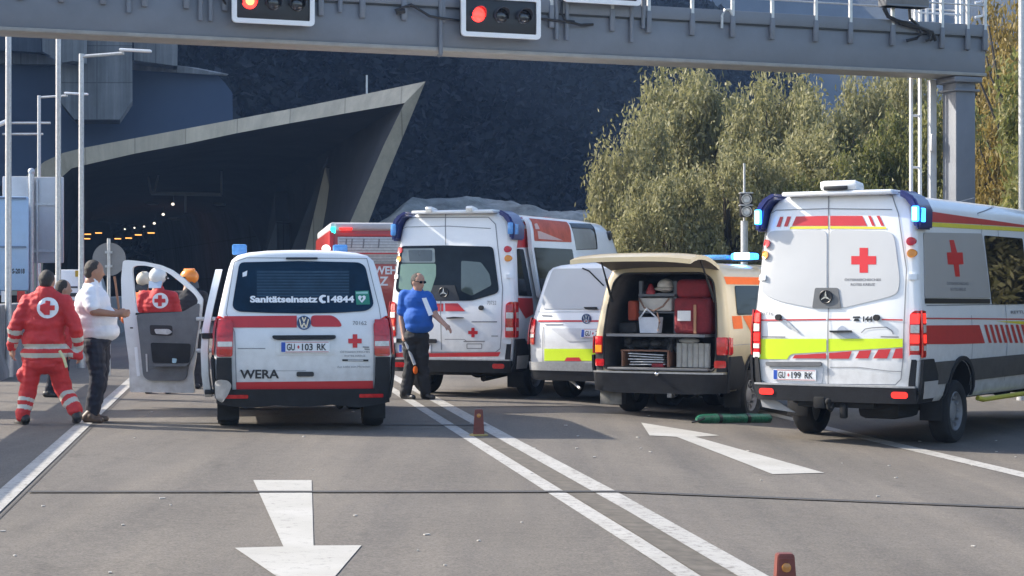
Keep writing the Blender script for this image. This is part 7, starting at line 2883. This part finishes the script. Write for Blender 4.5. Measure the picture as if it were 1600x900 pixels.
# --- man in the white shirt ---
def man_white():
    A = Person(150, 660, 'person in a white short-sleeved shirt and navy trousers holding a stick, facing right', skin=SKINT)
    p = A.p
    neck = p(143, 441, 0)
    A.head(147, 425, 0, (0.92, 0.38, -0.05), neck=neck)
    sN, sF = p(140, 458, -0.14), p(149, 456, 0.15)
    eN, wN = p(146, 487, -0.24), p(181, 491, -0.18)
    eF, wF = p(166, 484, 0.22), p(184, 488, 0.10)
    A.body += [('cap', sN, eN, .055, .045), ('cap', eN, wN, .048, .034), ('cap', sF, eF, .055, .045), ('cap', eF, wF, .048, .034), ('cap', neck, p(148, 530), .08, .12),
               ('cap', p(147, 535, -.08), p(152, 590, -.08), .08, .06), ('cap', p(152, 590, -.08), p(142, 640, -.08), .055, .045), ('cap', p(155, 535, .08), p(158, 590, .08), .08, .06), ('cap', p(158, 590, .08), p(150, 640, .08), .055, .045)]
    A.body += hand_prims(wN, Vector((1, 0.05, 0.05)), Vector((0.0, 1, 0.0)), 1)
    A.body += hand_prims(wF, Vector((1, -0.1, 0.0)), Vector((0.0, -1, 0.1)), 1)
    A.finish()
    A.hair(0.010)
    s = [('ell', p(144, 476), (0.20, 0.21, 0.21)), ('ell', p(150, 500), (0.24, 0.20, 0.20)), ('ell', p(153, 517), (0.25, 0.19, 0.14)), ('cap', sN, sF, .09, .09),
         ('cap', sN, sN.lerp(eN, 0.75), 0.095, 0.085), ('cap', sF, sF.lerp(eF, 0.75), 0.095, 0.085), ('cap', p(143, 450), p(144, 440), .10, .075)]
    organic(s, 'shirt', SHIRTW, A.root, 0.011, 10, 0.006)
    t = [('ell', p(150, 532), (0.185, 0.16, 0.11)), ('cap', p(146, 540, -.08), p(153, 588, -.08), .125, .095), ('cap', p(153, 588, -.08), p(144, 642, -.08), .092, .078),
         ('cap', p(155, 540, .08), p(158, 588, .08), .125, .095), ('cap', p(158, 588, .08), p(146, 642, .08), .092, .078)]
    organic(t, 'trousers', NAVY, A.root, 0.011, 4, 0.009)
    shoe(A, Vector((p(138, 0).x, -0.10, 0)), Vector((p(162, 0).x, -0.14, 0)), 0.045, SHOEB, 'shoe', shaft=p(142, 646, -.09))
    shoe(A, Vector((p(140, 0).x, 0.08, 0)), Vector((p(162, 0).x, 0.10, 0)), 0.045, SHOEB, 'shoe', shaft=p(144, 646, .08))
    # stick held upright in the hands
    a, b = A.base + p(179, 432, -0.15), A.base + p(188, 500, -0.15)
    o = MB().cyl((0, 0, 0), a - b, 0.013).build('wooden_stick', mat('stick_wood', (0.30, 0.14, 0.08), rough=0.6), None, b)
    tag(o, 'thin brown stick held upright by the man in the white shirt', 'stick')
man_white()

# --- man in blue T-shirt ---
def man_blue():
    A = Person(650, 624, 'person in a blue T-shirt and black trousers with sunglasses, standing on the centre line')
    p = A.p
    neck = p(652, 456, 0)
    A.head(653, 441, -0.03, (0.72, -0.68, -0.12), neck=neck)
    sL, sR = p(633, 463, 0.02), p(667, 465, -0.02)
    eL, wL = p(628, 500, 0.04), p(631, 522, -0.02)
    eR, wR = p(680, 492, -0.10), p(694, 506, -0.22)
    A.body += [('cap', sL, eL, .058, .048), ('cap', eL, wL, .048, .036), ('cap', sR, eR, .058, .048), ('cap', eR, wR, .046, .034), ('cap', neck, p(650, 520), .08, .12),
               ('cap', p(642, 525), p(642, 570), .08, .06), ('cap', p(642, 570), p(633, 610), .055, .045), ('cap', p(658, 525), p(660, 570), .08, .06), ('cap', p(660, 570), p(664, 610), .055, .045)]
    A.body += hand_prims(wL, Vector((0.05, -0.1, -1)), Vector((1, -0.2, 0)), 1)
    A.body += hand_prims(wR, Vector((0.75, -0.3, -0.65)), Vector((-0.3, 0.2, -1)), -1)
    A.finish()
    A.hair(0.008)
    # sunglasses
    c, M = A.hc, A.hM
    f, sd, up = M.col[1], M.col[0], M.col[2]
    m = MB()
    for q in (-1, 1):
        m.ell(c + sd * q * 0.034 + f * 0.098 + up * 0.012, (0.031, 0.010, 0.020), M)
        m.cyl(c + sd * q * 0.064 + f * 0.088 + up * 0.018, c + sd * q * 0.082 - f * 0.01 + up * 0.012, 0.005)
    m.cyl(c - sd * 0.012 + f * 0.106 + up * 0.018, c + sd * 0.012 + f * 0.106 + up * 0.018, 0.004)
    m.build('sunglasses', GLASSD, A.root)
    s = [('ell', p(650, 472), (0.19, 0.16, 0.17)), ('ell', p(653, 497, -0.03), (0.205, 0.20, 0.19)), ('ell', p(655, 508, -0.03), (0.205, 0.19, 0.13)), ('cap', sL, sR, .095, .095), ('cap', sL, sL.lerp(eL, 0.62), .098, .088), ('cap', sR, sR.lerp(eR, 0.62), .098, .088),
         ('cap', p(651, 460), p(652, 453), .10, .075)]
    ts = organic(s, 'tshirt', SHIRTB, A.root, 0.011, 10, 0.005)
    # pale paper tucked at the chest
    a = [p(659, 466, -0.21), p(666, 465, -0.20), p(677, 491, -0.25), p(670, 494, -0.27)]
    MB().prism(a, (0, -0.012, 0)).build('white_paper', WHITEF, A.root)
    t = [('ell', p(650, 526), (0.19, 0.16, 0.12)), ('cap', p(642, 530), p(642, 570), .12, .095), ('cap', p(642, 570), p(634, 612), .092, .08), ('cap', p(657, 530), p(660, 570), .12, .095), ('cap', p(660, 570), p(665, 612), .092, .08)]
    organic(t, 'trousers', BLKT, A.root, 0.011, 4, 0.009)
    shoe(A, Vector((p(630, 0).x, 0.05, 0)), Vector((p(646, 0).x, -0.10, 0)), 0.047, shaft=p(633, 612))
    shoe(A, Vector((p(662, 0).x, 0.05, 0)), Vector((p(677, 0).x, -0.10, 0)), 0.047, shaft=p(664, 612))
    # rolled papers hanging in his left hand
    a, b = A.base + p(634, 534, -0.08), A.base + p(648, 570, -0.10)
    o = MB().cyl((0, 0, 0), b - a, 0.022).build('rolled_cloth', mat('pale_cloth', (0.45, 0.45, 0.46), rough=0.8), None, a)
    tag(o, 'pale rolled cloth hanging from the hand of the man in the blue T-shirt', 'cloth')
    o2 = MB().ell((0, 0, 0), (0.035, 0.03, 0.06)).build('orange_bottle', ORANGE, None, A.base + p(649, 578, -0.10))
    tag(o2, 'small orange bottle dangling below the pale rolled cloth', 'bottle')
man_blue()

# --- rescuers behind the open van door ---
def helmeted(px, py_head, d, label, hel, coat, cross_=False, face=(0.2, 1, 0), lean=0.0, wd=1.0):
    A = Person(px, 600, label, d=d)
    p = A.p
    s_ = F / d
    hx, hy = px, py_head
    def q(dx, dz, dy=0.0):
        return p(hx + dx * s_, hy + dz * s_, dy)
    neck = q(-0.02, 0.15)
    A.head(hx, hy, 0, face, neck=neck)
    sL, sR = q(-0.20 * wd, 0.24), q(0.20 * wd, 0.24)
    eL, eR = q(-0.30 * wd, 0.56, 0.05), q(0.30 * wd, 0.56, 0.05)
    wL, wR = q(-0.16, 0.66, 0.30), q(0.16, 0.66, 0.30)
    hip = q(0, 0.92)
    zf = 0.0
    kL, kR = Vector((hip.x - 0.12, 0.03, hip.z * 0.52)), Vector((hip.x + 0.12, 0.03, hip.z * 0.52))
    aL, aR = Vector((hip.x - 0.14, 0, 0.10)), Vector((hip.x + 0.14, 0, 0.10))
    A.body += [('cap', sL, eL, .05, .04), ('cap', eL, wL, .04, .03), ('cap', sR, eR, .05, .04), ('cap', eR, wR, .04, .03), ('cap', neck, hip, .07, .1), ('cap', hip, kL, .08, .06), ('cap', hip, kR, .08, .06), ('cap', kL, aL, .05, .04), ('cap', kR, aR, .05, .04)]
    A.body += hand_prims(wL, Vector((0.1, 1, 0)), Vector((0, 0, -1)), 1)
    A.body += hand_prims(wR, Vector((-0.1, 1, 0)), Vector((0, 0, -1)), -1)
    A.finish()
    c, M = A.hc, A.hM
    f, sd, up = M.col[1], M.col[0], M.col[2]
    m = MB().ell(c + up * 0.055 - f * 0.01, (0.125, 0.150, 0.125), M).box(c + up * 0.02 + f * 0.125, (0.20, 0.10, 0.02), M, bevel=0.009)
    m.box(c + up * 0.155 - f * 0.01, (0.03, 0.20, 0.05), M, bevel=0.02)
    h = m.build('helmet', hel, A.root)
    MB().prism([c - sd * 0.10 - f * 0.10 - up * 0.02, c + sd * 0.10 - f * 0.10 - up * 0.02, c + sd * 0.09 - f * 0.13 - up * 0.12, c - sd * 0.09 - f * 0.13 - up * 0.12], f * 0.015).build('neck_guard', mat('neck_guard_pale', (0.45, 0.55, 0.7), rough=0.5) if cross_ else BLACKF, h)
    MB().cyl(c + sd * 0.122 + up * 0.03, c + sd * 0.135 + up * 0.03, 0.025).cyl(c - sd * 0.122 + up * 0.03, c - sd * 0.135 + up * 0.03, 0.025).build('visor_hinge', BLACKF, h)
    j = [('ell', q(0, 0.36), (0.23 * wd, 0.17, 0.22)), ('ell', q(0, 0.66), (0.20 * wd, 0.16, 0.22)), ('ell', q(0, 0.84), (0.21 * wd, 0.16, 0.14)), ('cap', sL, sR, .09, .09), ('cap', sL, eL, .088, .075), ('cap', eL, wL, .075, .06), ('cap', sR, eR, .088, .075), ('cap', eR, wR, .075, .06), ('cap', q(0, 0.21), q(0, 0.15), .11, .085)]
    jk = organic(j, 'jacket', [coat, REFL], A.root, 0.013, 4, 0.010, seg_bands([(q(0, 0.80), q(0, 0.74), 0.4)]))
    if cross_:
        cc = q(0.06, 0.30)
        ym = min(v.co.y for v in jk.data.vertices if abs(v.co.x - cc.x) < 0.08 and abs(v.co.z - cc.z) < 0.08)
        m = MB().lathe([(0.0, 0.002), (0.0, 0.11), (0.05, 0.11)], (cc.x, ym - 0.004, cc.z), 'y', 28)
        m.build('white_disc', WHITEF, jk)
        MB().prism([(x, ym - 0.012, z) for x, z in cross(cc.x, cc.z, 0.078, 0.027)], (0, 0.006, 0)).build('back_cross', REDX, jk)
    organic([('ell', hip, (0.19, 0.14, 0.12)), ('cap', hip + Vector((-.09, 0, 0)), kL, .115, .09), ('cap', hip + Vector((.09, 0, 0)), kR, .115, .09), ('cap', kL, aL, .09, .08), ('cap', kR, aR, .09, .08)], 'trousers', coat if cross_ else DKC, A.root, 0.014, 4, 0.008)
    shoe(A, Vector((aL.x, -0.05, 0)), Vector((aL.x, 0.15, 0)), 0.05)
    shoe(A, Vector((aR.x, -0.05, 0)), Vector((aR.x, 0.15, 0)), 0.05)
ORC = mat('orange_workwear', (0.62, 0.13, 0.02), rough=0.7, var=0.15, bump=0.4, bscale=14)
DKC = mat('dark_workwear', (0.02, 0.02, 0.025), rough=0.8, var=0.3, bump=0.4, bscale=14)
helmeted(247, 437, 27.5, 'person in white helmet and red jacket with a cross, framed by the van door window', mat('helmet_shell_white', (0.75, 0.75, 0.74), rough=0.25, coat=0.4), REDC, True)
helmeted(226, 442, 30.0, 'person in orange workwear and pale helmet, half hidden behind the white helmet', mat('helmet_shell_pale', (0.6, 0.55, 0.45), rough=0.3), ORC)
helmeted(295, 438, 29.0, 'person in an orange helmet and dark coat, turned left towards the white helmet', mat('helmet_shell_orange', (0.85, 0.26, 0.02), rough=0.25, coat=0.4), DKC, False, (-0.9, 0.4, 0))
# ================= haze =================
m = MB().box((60, 380, 108), (900, 840, 226))
hz = m.build('haze', [], None, None, 0)
hm = bpy.data.materials.new('haze_air')
hm.use_nodes = True
hn = hm.node_tree.nodes
for x_ in list(hn):
    if x_.type == 'BSDF_PRINCIPLED':
        hn.remove(x_)
pv = hn.new('ShaderNodeVolumePrincipled')
pv.inputs['Color'].default_value = (0.34, 0.56, 1.0, 1)
pv.inputs['Density'].default_value = HAZE
pv.inputs['Anisotropy'].default_value = 0.2
hm.node_tree.links.new(pv.outputs[0], hn['Material Output'].inputs['Volume'])
hz.data.materials.append(hm)
hz['kind'] = 'stuff'
hz['label'] = 'thin blue haze hanging over the valley and the tunnel'
scene.cycles.volume_max_steps = 64
